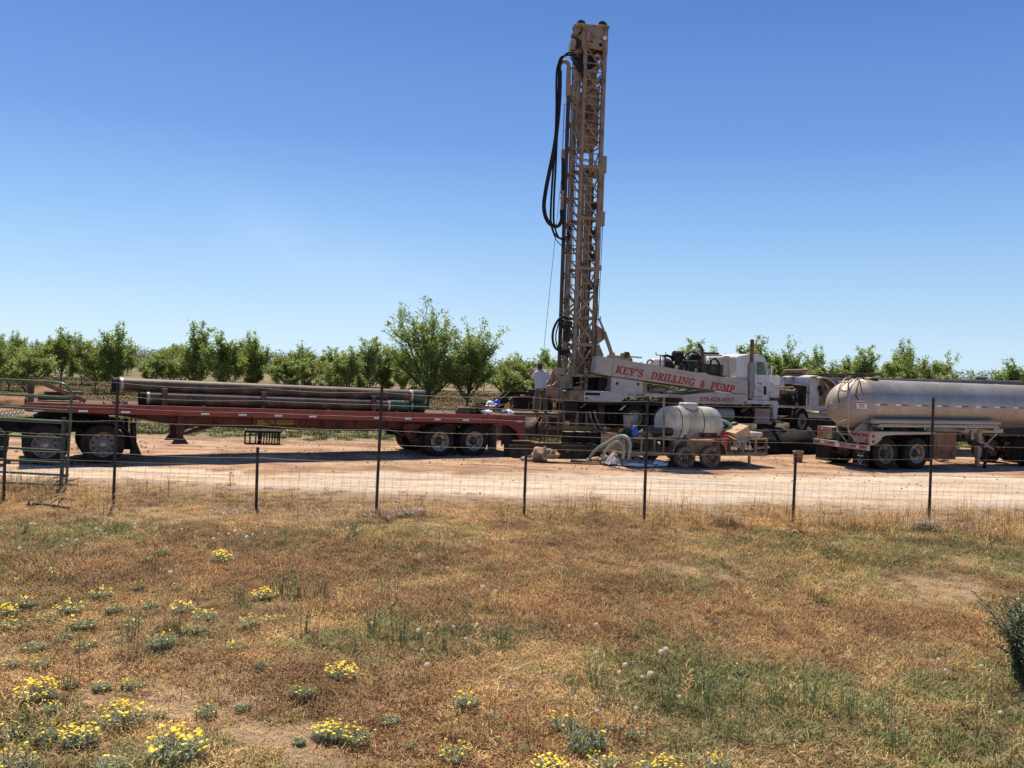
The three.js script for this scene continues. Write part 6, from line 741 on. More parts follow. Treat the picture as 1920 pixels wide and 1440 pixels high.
{ // green pipe gate
  const t = thing('pipe_gate', 'green tubular steel gate at the left edge of the fence', 'gate', [-9.39, 0, -18.2]);
  const x0 = -3.6, r = 0.025; P('frame', t, M.green, b => { b.tube([[x0, 2.27, 0], [-0.35, 2.235, 0], [-0.1, 2.2, 0], [0.02, 2.08, 0], [0.045, 1.9, 0], [0.02, 0.9, 0], [-0.01, 0.06, 0]], 0.027, 60, 10); b.tube([[x0, 0.08, 0], [-0.02, 0.06, 0]], 0.03, 6, 8); });
  [[1.93, 0], [1.66, -0.02], [1.41, 0], [1.06, -0.04], [0.80, -0.1], [0.54, -0.03], [0.28, -0.02]].forEach(([y, e], i) => P('rail', t, i < 3 ? M.green : M.greenDark, b => b.rod([x0, y + 0.05, 0], [e, y - 0.01, 0], i === 2 ? 0.04 : r, 10)));
  P('stile', t, M.greenDark, b => b.rod([-0.09, 0.02, 0.05], [-0.07, 1.5, 0.05], 0.04, 10)); for (const x of [-1.5, -3.0]) P('stile', t, M.greenDark, b => b.bb(x - 0.02, x + 0.02, 0.1, 2.25, 0.02, -0.02)); P('latch_chain', t, M.dark, b => { for (let i = 0; i < 12; i++) b.add(new THREE.TorusGeometry(0.022, 0.007, 5, 9), new THREE.Matrix4().makeRotationY(i % 2 * 1.57).setPosition(0.0 + 0.012 * (i % 2), 1.42 - i * 0.032, 0.06)); });
}
// ---------------------------------------------------------------- work platform, handrail, clutter at the foot of the rig
const HR = at(1030, 700, 31), HRY = 18;
{ const t = thing('work_platform', 'plank work platform with a rusty handrail between flatbed and rig', 'platform', [HR[0], 0, HR[2]], HRY);
  for (let i = 0; i < 5; i++) P('plank', t, i % 2 ? M.wood : M.woodOld, b => b.box(-0.46 + 0.03 * (i % 2), 1.285 + 0.008 * (i % 3), -0.12 - i * 0.245, 1.9 - 0.08 * (i % 3), 0.05, 0.235, { ry: 0.01 * (i % 2) }));
  P('frame', t, M.mud, b => { b.bb(-1.4, 0.5, 1.16, 1.255, 0.0, -0.08); b.bb(-1.4, 0.5, 1.16, 1.255, -1.1, -1.18); for (const u of [-1.35, -0.4, 0.45]) b.bb(u - 0.04, u + 0.04, 1.16, 1.25, 0, -1.18); for (const u of [-1.35, 0.45]) for (const z of [-0.06, -1.12]) b.bb(u - 0.03, u + 0.03, 0, 1.16, z, z - 0.06); });
  for (const u of [-0.41, 0.42]) P('rail_post', t, M.rust, b => b.rod([u, 1.1, 0.03], [u, 2.2, 0.03], 0.024, 8)); for (const y of [2.2, 1.75]) P('rail', t, M.rust, b => b.rod([-0.43, y, 0.03], [0.44, y, 0.03], 0.024, 8));
  P('step_ladder', t, M.woodOld, b => { b.rod([0.05, 1.2, 0.1], [-0.35, 0.25, 0.6], 0.03, 8); b.rod([0.05, 1.2, -0.3], [-0.35, 0.25, 0.2], 0.03, 8); for (const k of [0.25, 0.5, 0.75]) b.rod([0.05 - 0.4 * k, 1.2 - 0.95 * k, 0.1 + 0.5 * k], [0.05 - 0.4 * k, 1.2 - 0.95 * k, -0.3 + 0.5 * k], 0.02, 6); }); }
function blob(bones, c, half, res, k = 60) { // one smooth skin round tapered bones [ax, ay, az, bx, by, bz, ra, rb]
  const mc = new MarchingCubes(res, M.dark, false, false, 160000), n = res, f = mc.field, hs = n / 2; const S = new Float32Array(n * n * n);
  for (const [ax, ay, az, bx, by, bz, ra, rb] of bones) { const m = Math.max(ra, rb) + 0.09, ix = v => (v / half) * hs + hs; const lo = [Math.min(ax, bx) - m - c[0], Math.min(ay, by) - m - c[1], Math.min(az, bz) - m - c[2]].map(v => Math.max(1, Math.floor(ix(v)))), hi = [Math.max(ax, bx) + m - c[0], Math.max(ay, by) + m - c[1], Math.max(az, bz) + m - c[2]].map(v => Math.min(n - 2, Math.ceil(ix(v))));
    const dx = bx - ax, dy = by - ay, dz = bz - az, L = dx * dx + dy * dy + dz * dz || 1e-9;
    for (let z = lo[2]; z <= hi[2]; z++) for (let y = lo[1]; y <= hi[1]; y++) for (let x = lo[0]; x <= hi[0]; x++) { const X = (x - hs) / hs * half + c[0] - ax, Y = (y - hs) / hs * half + c[1] - ay, Z = (z - hs) / hs * half + c[2] - az, t = clamp((X * dx + Y * dy + Z * dz) / L); const d = Math.hypot(X - dx * t, Y - dy * t, Z - dz * t) - mix(ra, rb, t); S[n * n * z + n * y + x] += Math.exp(-k * d); } }
  for (let i = 0; i < S.length; i++) f[i] = S[i] > 1e-30 ? Math.log(S[i]) / k : -1;
  mc.isolation = 0; mc.update(); const g = new THREE.BufferGeometry(); g.setAttribute('position', new THREE.BufferAttribute(mc.positionArray.slice(0, mc.count * 3), 3)); g.setAttribute('normal', new THREE.BufferAttribute(mc.normalArray.slice(0, mc.count * 3), 3)); g.scale(half, half, half); g.translate(...c); g.computeVertexNormals();
  return g;
}
{
  M.skin = std({ color: new THREE.Color().setRGB(0.36, 0.19, 0.115), roughness: 0.6 }); M.shirt = std({ map: worn([0.52, 0.52, 0.56], [0.58, 0.57, 0.58], [0.36, 0.36, 0.4], 0.5, 0.3, 91, 0.3, 2), roughness: 0.95 }); M.trousers = std({ map: worn([0.085, 0.075, 0.066], [0.14, 0.115, 0.09], [0.04, 0.036, 0.032], 0.6, 0.5, 92, 0.3, 2), roughness: 0.95 }); M.hair = std({ color: new THREE.Color().setRGB(0.035, 0.022, 0.015), roughness: 0.85 });
  const a = HRY * D2R, u = -0.13, z = -0.45, t = thing('person', 'man in grey T-shirt and dark trousers seen from behind on the plank platform', 'person', [HR[0] + u * Math.cos(a) + z * Math.sin(a), 1.315, HR[2] - u * Math.sin(a) + z * Math.cos(a)], HRY - 4);
  // back to the camera: he looks along -z, so his left is -x; left forearm raised before his face
  const head = [-0.07, 1.655, -0.06], body = [[-0.02, 1.0, 0, -0.02, 1.2, 0, 0.14, 0.15], [-0.02, 1.2, 0, -0.03, 1.4, 0, 0.15, 0.145], [-0.03, 1.4, 0, -0.05, 1.5, -0.02, 0.1, 0.065], [-0.05, 1.48, -0.02, -0.065, 1.58, -0.05, 0.06, 0.058], [-0.07, 1.62, -0.05, -0.07, 1.7, -0.06, 0.085, 0.092], [-0.08, 1.6, -0.1, -0.08, 1.57, -0.12, 0.05, 0.045], [-0.085, 1.64, -0.16, -0.085, 1.62, -0.175, 0.014, 0.018], [-0.158, 1.65, -0.04, -0.162, 1.63, -0.04, 0.02, 0.018], [0.02, 1.65, -0.04, 0.024, 1.63, -0.04, 0.02, 0.018],
    [-0.2, 1.42, 0, -0.16, 1.42, 0, 0.075, 0.08], [-0.22, 1.42, 0, -0.33, 1.2, -0.08, 0.056, 0.045], [-0.33, 1.2, -0.08, -0.42, 1.44, -0.2, 0.045, 0.03], [0.17, 1.43, 0, 0.14, 1.43, 0, 0.078, 0.08], [0.2, 1.42, 0, 0.36, 1.2, 0.02, 0.056, 0.045], [0.36, 1.2, 0.02, 0.42, 0.98, -0.08, 0.044, 0.03], [-0.1, 0.95, 0, -0.17, 0.5, 0.02, 0.09, 0.06], [-0.17, 0.5, 0.02, -0.2, 0.08, 0.05, 0.055, 0.04], [0.08, 0.95, 0, 0.16, 0.5, -0.04, 0.09, 0.06], [0.16, 0.5, -0.04, 0.2, 0.08, 0, 0.055, 0.04]];
  const hand = (w, d, s) => { // wrist, direction, side of the thumb: palm, four curled fingers, thumb
    const D = V(...d).normalize(), X = V().crossVectors(D, V(0, 0, 1)).normalize().multiplyScalar(s), N = V().crossVectors(X, D), W = V(...w), q = (p, x, n) => W.clone().addScaledVector(D, p).addScaledVector(X, x).addScaledVector(N, n), o = [], j = (A, Bv, r0, r1) => o.push([A.x, A.y, A.z, Bv.x, Bv.y, Bv.z, r0, r1]);
    j(q(0, 0, 0), q(0.03, 0, 0), 0.026, 0.026); j(q(0.03, 0.018, 0), q(0.085, 0.026, 0), 0.018, 0.014); j(q(0.03, -0.018, 0), q(0.08, -0.026, 0), 0.018, 0.013);
    [[0.033, 0.03, 0.024], [0.011, 0.034, 0.028], [-0.011, 0.032, 0.026], [-0.032, 0.026, 0.02]].forEach(([x, l1, l2], i) => { const A = q(0.088 - i * 0.003, x, 0), Bv = q(0.088 + l1, x * 1.1, 0.012), C = q(0.088 + l1 + l2 * 0.6, x * 1.05, 0.034), E = q(0.088 + l1 + l2 * 0.3, x, 0.052); j(A, Bv, 0.0095, 0.009); j(Bv, C, 0.009, 0.008); j(C, E, 0.008, 0.0072); });
    j(q(0.03, 0.028, 0.004), q(0.058, 0.052, 0.016), 0.013, 0.011); j(q(0.058, 0.052, 0.016), q(0.08, 0.05, 0.034), 0.0105, 0.009); return blob(o, q(0.06, 0, 0.015).toArray(), 0.14, 80, 260); };
  const skin = [blob(body, [0, 0.9, 0], 1.02, 150), hand([-0.42, 1.44, -0.2], [-0.1, 1, -0.25], 1), hand([0.42, 0.98, -0.08], [0.15, -1, -0.3], -1)];
  const mg = mergeGeometries(skin); part('body', t, M.skin, mg);
  part('shirt', t, M.shirt, blob([[-0.03, 0.93, 0, -0.02, 1.1, 0.01, 0.178, 0.168], [-0.13, 0.93, 0, -0.12, 1.3, 0.01, 0.115, 0.112], [0.09, 0.93, 0, 0.09, 1.3, 0.01, 0.115, 0.112], [-0.02, 1.1, 0.01, -0.03, 1.38, 0.01, 0.165, 0.16], [-0.15, 1.4, 0, 0.1, 1.41, 0, 0.122, 0.122], [-0.08, 1.46, -0.01, 0.02, 1.46, -0.01, 0.092, 0.092], [-0.2, 1.42, 0, -0.285, 1.27, -0.045, 0.1, 0.078], [0.17, 1.43, 0, 0.285, 1.275, 0.01, 0.1, 0.078]], [-0.02, 1.2, 0], 0.5, 96, 70));
  part('trousers', t, M.trousers, blob([[-0.03, 0.9, 0, -0.02, 0.84, 0, 0.135, 0.14], [-0.1, 0.86, 0, -0.17, 0.5, 0.02, 0.11, 0.088], [-0.17, 0.5, 0.02, -0.205, 0.07, 0.05, 0.088, 0.078], [0.07, 0.86, 0, 0.16, 0.5, -0.04, 0.11, 0.088], [0.16, 0.5, -0.04, 0.205, 0.07, 0, 0.088, 0.078]], [0, 0.5, 0], 0.56, 100, 80));
  part('hair', t, M.hair, blob([[-0.068, 1.63, -0.01, -0.068, 1.71, -0.03, 0.08, 0.098], [-0.07, 1.71, -0.05, -0.075, 1.73, -0.09, 0.09, 0.075]], [-0.07, 1.68, -0.04], 0.2, 50, 90));
  for (const [x, zz] of [[-0.21, 0.03], [0.21, -0.03]]) part('boot', t, M.dark, blob([[x, 0.05, zz + 0.04, x * 1.05, 0.04, zz - 0.15, 0.052, 0.045], [x, 0.05, zz + 0.03, x, 0.13, zz + 0.03, 0.052, 0.05]], [x, 0.08, zz - 0.05], 0.22, 44, 120));
}
function onFB(name, label, cat, u, y, z, ry = 0, group) { const a = FBY * D2R; return thing(name, label, cat, [FB[0] + u * Math.cos(a) + z * Math.sin(a), y, FB[2] - u * Math.sin(a) + z * Math.cos(a)], FBY + ry, group); }
{ const dk = u => 1.535 - 0.0197 * u;
  const hat = (u, y, z, m, label, r) => { const t = onFB('hard_hat', label, 'hard hat', u, y, z, r); P('shell', t, m, b => { b.lathe([[0.001, 0.155], [0.05, 0.15], [0.095, 0.12], [0.122, 0.06], [0.13, 0.0], [0.125, 0.0]], [0, 0, 0], 'y', 28, [0.92, 1, 1.12]); b.rod([0, 0.15, -0.09], [0, 0.15, 0.09], 0.012, 8); }); P('brim', t, m, b => b.lathe([[0.125, 0.012], [0.165, -0.006], [0.165, -0.012], [0.12, 0.002]], [0, 0, 0.01], 'y', 28, [0.95, 1, 1.15])); };
  hat(12.0, dk(12) + 0.30, -0.85, M.whitePlastic, 'white hard hat on the clutter at the flatbed rear', 40); hat(12.32, dk(12.3) + 0.36, -0.95, M.bluePlastic, 'blue hard hat just right of the white one', -30);
  let t = onFB('rag_bundle', 'white rags lying below the white hard hat', 'rags', 11.72, dk(11.7), -0.55); P('rag', t, M.whitePlastic, b => { const R = mulberry(2); for (let i = 0; i < 5; i++) lump(b, -0.15 + R() * 0.3, 0.04 + R() * 0.06, R() * 0.15, 0.12, 0.07, 0.1, i * 7, 0.9, 3.4, 16); });
  t = onFB('plastic_bag', 'white and purple plastic bags at the far right of the flatbed clutter', 'bags', 12.45, dk(12.4), -0.6); P('bag', t, M.whitePlastic, b => { const R = mulberry(12); for (let i = 0; i < 6; i++) lump(b, -0.22 + R() * 0.45, 0.05 + R() * 0.07, R() * 0.15, 0.13, 0.09, 0.1, i * 5 + 2, 0.9, 3.4, 16); }); P('bag', t, M.slate, b => { lump(b, -0.05, 0.1, 0.12, 0.11, 0.08, 0.09, 3, 0.9, 3.4, 16); lump(b, -0.2, 0.09, 0.16, 0.1, 0.06, 0.07, 8, 0.9, 3.4, 16); });
  t = onFB('cable_sling', 'looped wire sling at the left end of the flatbed clutter', 'sling', 10.35, dk(10.4), -0.6); P('loop', t, M.galv, b => b.tube([[0.45, 0.12, 0], [0.15, 0.09, 0], [-0.15, 0.03, 0.02], [-0.28, 0.1, 0.02], [-0.2, 0.2, 0], [0.0, 0.21, 0], [0.2, 0.15, 0], [0.6, 0.16, 0]], 0.013, 40, 6)); P('ferrule', t, M.steel, b => b.rod([0.2, 0.11, 0], [0.3, 0.14, 0], 0.025, 8));
  t = onFB('tool_box', 'tan wooden box beside the wire sling on the flatbed', 'box', 10.95, dk(11), -0.65, 8); P('box', t, M.woodOld, b => { b.bb(-0.28, 0.28, 0, 0.2, 0.15, -0.15); b.bb(-0.3, 0.3, 0.19, 0.23, 0.17, -0.17); }); P('handle', t, M.dark, b => b.tube([[-0.1, 0.2, 0.17], [-0.08, 0.26, 0.2], [0.08, 0.26, 0.2], [0.1, 0.2, 0.17]], 0.012, 12, 6));
  t = onFB('pipe_tongs', 'heap of steel tongs, chains and red levers on the flatbed', 'tools', 11.55, dk(11.5), -0.7); P('tong_head', t, M.dark, b => { const R = mulberry(17); for (let i = 0; i < 16; i++) b.box(-0.3 + R() * 0.6, 0.05 + R() * 0.15, -0.1 + R() * 0.3, 0.08 + R() * 0.12, 0.07, 0.08, { rz: R() * 2, ry: R() * 2 }); b.add(new THREE.TorusGeometry(0.13, 0.03, 8, 20), new THREE.Matrix4().makeTranslation(-0.3, 0.15, 0.2)); }); P('lever', t, M.rust, b => { b.bar([-0.25, 0.35, 0.1], [1.15, 0.06, 0.25], 0.035); b.bar([0.25, 0.12, 0.0], [0.9, 0.36, 0.1], 0.03); b.bar([0.15, 0.1, 0.2], [0.3, 0.4, 0.05], 0.03); }); P('frame', t, M.wood, b => { b.bar([-0.5, 0.05, 0.1], [-0.28, 0.42, 0.05], 0.04); b.bar([-0.28, 0.42, 0.05], [0.25, 0.26, 0], 0.04); b.bar([-0.4, 0.02, -0.1], [-0.2, 0.38, -0.15], 0.04); }); P('steel_tube', t, M.steel, b => b.rod([-0.2, 0.34, 0.0], [0.2, 0.22, 0.05], 0.05, 12));
}
const G = (name, label, cat, px, py, ry = 0, group) => { const [x, z] = spot(px, py); return thing(name, label, cat, [x, gy(x, z), z], ry, group); };
function lump(b, x, y, z, rx, ry, rz, seed, amp = 0.35, f = 2.2, seg = 22) { const g = new THREE.SphereGeometry(1, seg, Math.round(seg * 0.7)), p = g.attributes.position; for (let i = 0; i < p.count; i++) { const X = p.getX(i), Y = p.getY(i), Z = p.getZ(i), n = 1 + amp * (fbm(X * f + seed + Z * 1.3, Y * f + Z * f + seed * 2, 4) - 0.5) * 2; p.setXYZ(i, X * n * rx, Math.max(-0.15 * ry, Y * n * ry), Z * n * rz); } g.computeVertexNormals(); return b.add(g, new THREE.Matrix4().makeTranslation(x, y, z)); }
{
  let t = G('burlap_bundle', 'lumpy tan burlap bundle on the ground below the platform', 'bundle', 1022, 866); P('sacking', t, M.cloth, b => { lump(b, 0, 0.17, 0, 0.36, 0.25, 0.26, 3, 0.75, 3.2, 36); lump(b, -0.25, 0.2, 0.05, 0.16, 0.17, 0.16, 8, 0.8, 3.6, 24); lump(b, 0.1, 0.32, 0, 0.2, 0.1, 0.17, 12, 0.9, 3.6, 24); }); P('tie', t, M.wood, b => { b.bar([0.1, 0.26, 0.26], [0.42, 0.24, 0.2], 0.035); });
  t = G('burlap_bundle', 'small muddy rag just left of the big burlap bundle', 'bundle', 996, 864); P('sacking', t, M.mud, b => { lump(b, 0, 0.05, 0, 0.32, 0.1, 0.16, 5, 0.8, 3, 24); b.box(0.3, 0.05, 0.1, 0.4, 0.05, 0.06); });
  const [hx, hz] = spot(1105, 867); t = thing('green_hose', 'pale green suction hoses arching up beside the utility trailer', 'hose', [hx, 0, hz]);
  const L = px => px.map(([x, y, d]) => { const q = at(x, y, -hz + d); return [q[0] - hx, q[1], q[2] - hz]; });
  P('hose', t, M.hoseGreen, b => b.tube(L([[1104, 866, 0], [1108, 855, -.1], [1120, 841, -.3], [1138, 830, -.7], [1155, 820, -1.1], [1168, 817, -1.4], [1177, 821, -1.55], [1182, 832, -1.6], [1181, 846, -1.6], [1179, 860, -1.5]]), 0.045, 60, 10)); P('hose', t, M.hoseGreen, b => b.tube(L([[1128, 864, -.5], [1133, 850, -.7], [1142, 838, -.9], [1152, 830, -1.1], [1161, 828, -1.3], [1168, 834, -1.4], [1170, 845, -1.5], [1168, 860, -1.5]]), 0.043, 50, 10)); P('hose_end', t, M.galv, b => { const [p, q] = L([[1104, 867, 0], [1105, 862, 0]]); b.rod(p, q, 0.075, 10); });
  t = G('tarp', 'crumpled grey and white tarpaulin on the ground by the trailer', 'tarp', 1185, 873); { const g = new THREE.PlaneGeometry(1.9, 0.85, 90, 44), p = g.attributes.position; for (let i = 0; i < p.count; i++) { const x = p.getX(i), y = p.getY(i), e = sst(0.95, 0.5, Math.abs(x)) * sst(0.42, 0.1, Math.abs(y)), f = 1 - Math.abs(2 * fbm(x * 2.6 + 3, y * 3.4, 4) - 1); p.setXYZ(i, x + 0.06 * (fbm(x * 5, y * 5, 3) - .5), 0.02 + e * (0.1 + 0.22 * f * (x < -0.05 ? 1.5 : 0.55)) + 0.05 * fbm(x * 9, y * 9, 3), -y + 0.1 * (fbm(x * 4 + 9, y * 4, 3) - .5)); } g.computeVertexNormals(); part('sheet', t, M.greyCloth, g); }
  P('fold', t, M.whitePlastic, b => { lump(b, 0.15, 0.05, 0.36, 0.5, 0.07, 0.09, 6, 0.9, 4, 26); lump(b, 0.72, 0.08, 0.1, 0.28, 0.1, 0.16, 16, 0.9, 4, 26); lump(b, -0.62, 0.1, 0.34, 0.1, 0.14, 0.08, 26, 0.9, 4, 20); });
  t = G('rubber_mat', 'curled olive-brown mat between the hoses and the tarpaulin', 'mat', 1138, 868); P('mat', t, M.cloth, b => { lump(b, 0, 0.08, 0, 0.26, 0.14, 0.15, 40, 0.9, 3, 24); lump(b, -0.4, 0.05, -0.05, 0.24, 0.1, 0.14, 44, 0.9, 3, 24); });
  t = G('scrap_pipe', 'tan and red pipe ends lying on the road edge by the hoses', 'pipes', 1085, 869); P('pipe', t, M.woodOld, b => b.rod([-0.25, 0.08, -0.1], [0.35, 0.05, 0], 0.05, 10)); P('pipe', t, M.rust, b => b.rod([-0.9, 0.03, 0.12], [0.5, 0.03, 0.18], 0.025, 8)); P('pipe', t, M.mud, b => b.rod([0.1, 0.03, 0.2], [0.75, 0.03, 0.1], 0.03, 8));
  t = G('bucket', 'tan mud-caked bucket standing right of the utility trailer', 'bucket', 1496, 866); P('pail', t, M.mud, b => b.lathe([[0.001, 0.01], [0.14, 0.0], [0.175, 0.36], [0.185, 0.38], [0.17, 0.37], [0.13, 0.05], [0.001, 0.05]], [0, 0, 0], 'y', 22)); P('rim', t, M.tanClean, b => b.add(new THREE.TorusGeometry(0.18, 0.012, 6, 24), new THREE.Matrix4().makeRotationX(1.57).setPosition(0, 0.35, 0)));
  const [sx, sz] = spot(1056, 862); t = thing('mud_trough', 'long low black steel trough at the rear of the rig', 'trough', [sx, 0, sz - 0.5], 16); P('side', t, M.dark, b => { b.bb(-1.75, 1.4, 0, 0.4, 0.0, -0.04); b.bb(-1.75, 1.4, 0, 0.4, -0.9, -0.94); b.bb(-1.75, -1.71, 0, 0.4, -0.04, -0.9); b.bb(1.36, 1.4, 0, 0.4, -0.04, -0.9); b.bb(-1.7, 1.36, 0.02, 0.06, -0.04, -0.9); b.bar([-1.75, 0.4, 0.0], [1.4, 0.4, 0.0], 0.05); b.bar([-1.75, 0.4, -0.92], [1.4, 0.4, -0.92], 0.05); for (let u = -1.5; u < 1.3; u += 0.45) b.bb(u, u + 0.05, 0, 0.38, 0.03, 0); }); P('mud', t, M.mud, b => b.bb(-1.7, 1.36, 0.06, 0.3, -0.05, -0.89)); P('top_board', t, M.woodOld, b => { b.box(-0.5, 0.47, -0.1, 0.9, 0.04, 0.2); b.box(-1.3, 0.5, -0.5, 0.6, 0.06, 0.4); });
  const row = 'dark barrels lined up behind the trough'; const bx = at(1066, 822, 29.6); const bar = thing('barrel', 'dark upright barrel in the row behind the steel trough', 'barrel', [bx[0], 0, bx[2]], 0, row); P('drum', bar, M.black, b => { b.lathe([[0.001, 0.0], [0.24, 0.0], [0.25, 0.02], [0.25, 0.26], [0.262, 0.28], [0.25, 0.3], [0.25, 0.52], [0.262, 0.54], [0.25, 0.56], [0.25, 0.76], [0.26, 0.78], [0.24, 0.785], [0.235, 0.76], [0.001, 0.76]], [0, 0, 0], 'y', 26); }); P('lid', bar, M.steel, b => b.lathe([[0.001, 0.775], [0.232, 0.77], [0.232, 0.765]], [0, 0, 0], 'y', 22)); for (let i = 1; i < 4; i++) { const c = clone(bar); c.position.x += i * 0.4; c.position.z -= i * 0.13; c.rotation.y = i; }
  t = thing('steel_rack', 'black slatted steel rack standing on the ground behind the flatbed', 'rack', [spot(492, 833)[0], 0, spot(492, 833)[1]], 8); P('frame', t, M.black, b => { b.bb(-0.6, 0.6, 0.38, 0.46, 0.0, -0.5); for (const u of [-0.58, -0.42, -0.1, 0.55]) b.bb(u - 0.025, u + 0.025, 0, 0.4, 0, -0.06); b.bar([-0.58, 0.02, 0], [0.55, 0.02, 0], 0.04); }); for (let i = 0; i < 9; i++) P('bar', t, M.black, b => b.tube([[-0.22 + i * 0.09, 0.4, 0.0], [-0.22 + i * 0.09, 0.15, 0.05], [-0.22 + i * 0.09, 0.05, 0.14]], 0.026, 8, 5));
  t = thing('dirt_mound', 'red-brown dirt mound beyond the left end of the flatbed', 'mound', [at(95, 750, 44)[0], 0, -44]); t.userData.kind = 'structure'; M.dirt = std({ map: worn([0.3, 0.155, 0.08], [0.38, 0.22, 0.125], [0.2, 0.1, 0.055], 0.7, 0.5, 95, 0), roughness: 1, bumpMap: bumpy, bumpScale: 0.03 }); P('heap', t, M.dirt, b => { lump(b, 0, 0, 0, 1.4, 1.1, 1.2, 5, 0.3, 1.5, 40); lump(b, 1.2, 0, 0.3, 1.0, 0.6, 1, 9, 0.3, 1.5, 30); lump(b, -2, 0, 0.3, 1.4, 0.6, 1, 11, 0.3, 1.5, 30); });
  // dark timber cribbing the jacked-up front of the rig stands on
  const cr = (u, z, n, label) => { const a = 18 * D2R, c = thing('timber_cribbing', label, 'timbers', [4.77 + u * Math.cos(a) + z * Math.sin(a), 0, -33 - u * Math.sin(a) + z * Math.cos(a)], 18); for (let i = 0; i < n; i++) for (const s of [-0.28, 0, 0.28]) P('timber', c, M.dark, b => i % 2 ? b.box(s, 0.08 + i * 0.15, 0, 0.15, 0.145, 0.9) : b.box(0, 0.08 + i * 0.15, s, 0.95, 0.145, 0.15)); };
  cr(6.9, -0.7, 3, 'dark timbers stacked under the front axle of the rig'); cr(3.7, -0.7, 2, 'dark timbers stacked under the fuel tank of the rig');
  t = thing('black_sheeting', 'black plastic sheeting heaped under the rig front and along to the tanker', 'sheeting', [8.9, 0, -32.9], 18); M.sheet = phys({ color: new THREE.Color().setRGB(0.008, 0.0075, 0.007), roughness: 0.8, specularIntensity: 0.3 }); P('sheet', t, M.sheet, b => { lump(b, 0, 0, 0, 1.9, 0.75, 0.9, 51, 0.5, 2, 40); lump(b, 2.2, 0, -0.2, 1.7, 0.85, 1.0, 57, 0.5, 2, 40); lump(b, 4.0, 0, 0.0, 1.2, 0.7, 0.8, 59, 0.5, 2, 30); });
  t = thing('mud_berm', 'dark wet mud bank thrown up behind the drilling rig', 'mud bank', [5.6, 0, -37.5], 18); t.userData.kind = 'structure'; M.wetMud = std({ map: worn([0.07, 0.046, 0.03], [0.12, 0.075, 0.045], [0.035, 0.024, 0.017], 0.8, 0.7, 97, 0), roughness: 0.8, bumpMap: bumpy, bumpScale: 0.03 }); P('bank', t, M.wetMud, b => { for (let i = 0; i < 9; i++) lump(b, -6.4 + i * 1.75, 0, 0.4 * Math.sin(i * 2), 1.7, 0.75 + 0.25 * h2(i, 2), 0.8, 70 + i * 3, 0.35, 1.7, 26); });
}
// ---------------------------------------------------------------- grass of the lawn and verge
M.blade = std({ vertexColors: true, roughness: 0.8, side: THREE.DoubleSide });
function bladeMesh() { return { p: [], c: [] }; }
function blade(L, x, y, z, az, h, lean, w, col, droop = 0.3) { // a tapering bent blade in three triangles
  const ca = Math.cos(az), sa = Math.sin(az), px = -sa * w, pz = ca * w, at = (t, k) => [x + ca * lean * h * t * t, y + h * (t - droop * t * t * lean), z + sa * lean * h * t * t];
  const a = at(0), m = at(0.55), t = at(1), q = (p, s, f) => [p[0] + px * s * f, p[1], p[2] + pz * s * f];
  const A = q(a, 1, 0.8), Bq = q(a, -1, 0.8), C = q(m, 1, 1), D = q(m, -1, 1); for (const v of [A, Bq, C, C, Bq, D, C, D, t]) { L.p.push(...v); L.c.push(...col); }
}
function bladeGeo(L) { const g = new THREE.BufferGeometry(); g.setAttribute('position', new THREE.Float32BufferAttribute(L.p, 3)); g.setAttribute('color', new THREE.Float32BufferAttribute(L.c, 3)); g.computeVertexNormals(); return g; }
const PAL = { rust: [[0.33, 0.17, 0.055], [0.40, 0.225, 0.08], [0.48, 0.32, 0.13], [0.17, 0.085, 0.03], [0.28, 0.14, 0.048], [0.37, 0.2, 0.07]], straw: [[0.55, 0.36, 0.135], [0.63, 0.46, 0.215], [0.43, 0.26, 0.09], [0.5, 0.31, 0.105], [0.34, 0.195, 0.07]], green: [[0.17, 0.20, 0.045], [0.24, 0.24, 0.068], [0.125, 0.155, 0.038], [0.33, 0.26, 0.095], [0.26, 0.235, 0.075], [0.19, 0.18, 0.055]] };
function patch(seed, kind, n, r, h0, h1, w = 0.0021) { const R = mulberry(seed), L = bladeMesh(), pal = PAL[kind];
  for (let i = 0; i < n; i++) { const a = R() * 6.283, d = Math.sqrt(R()) * r, c = pal[Math.floor(R() * pal.length)], k = 0.8 + R() * 0.4, h = mix(h0, h1, R() * R()), x = d * Math.cos(a), z = d * Math.sin(a); blade(L, x, -0.01, z, seed * 1.7 + (R() - 0.5) * 4.4, h, 0.25 + R() * 1.1, w * (0.7 + R() * 0.8), c.map(q => q * k), 0.35);
    if (kind !== 'green' && R() < 0.25) { const aa = R() * 6.283; blade(L, x + 0.3 * h * Math.cos(aa), h * 0.66, z + 0.3 * h * Math.sin(aa), aa, 0.03, 1.1, 0.0026, c.map(q => q * k * 1.12), 0.9); } }
  return bladeGeo(L); }
const spots = { rust: [], straw: [], green: [], stalk: [], litter: [] };
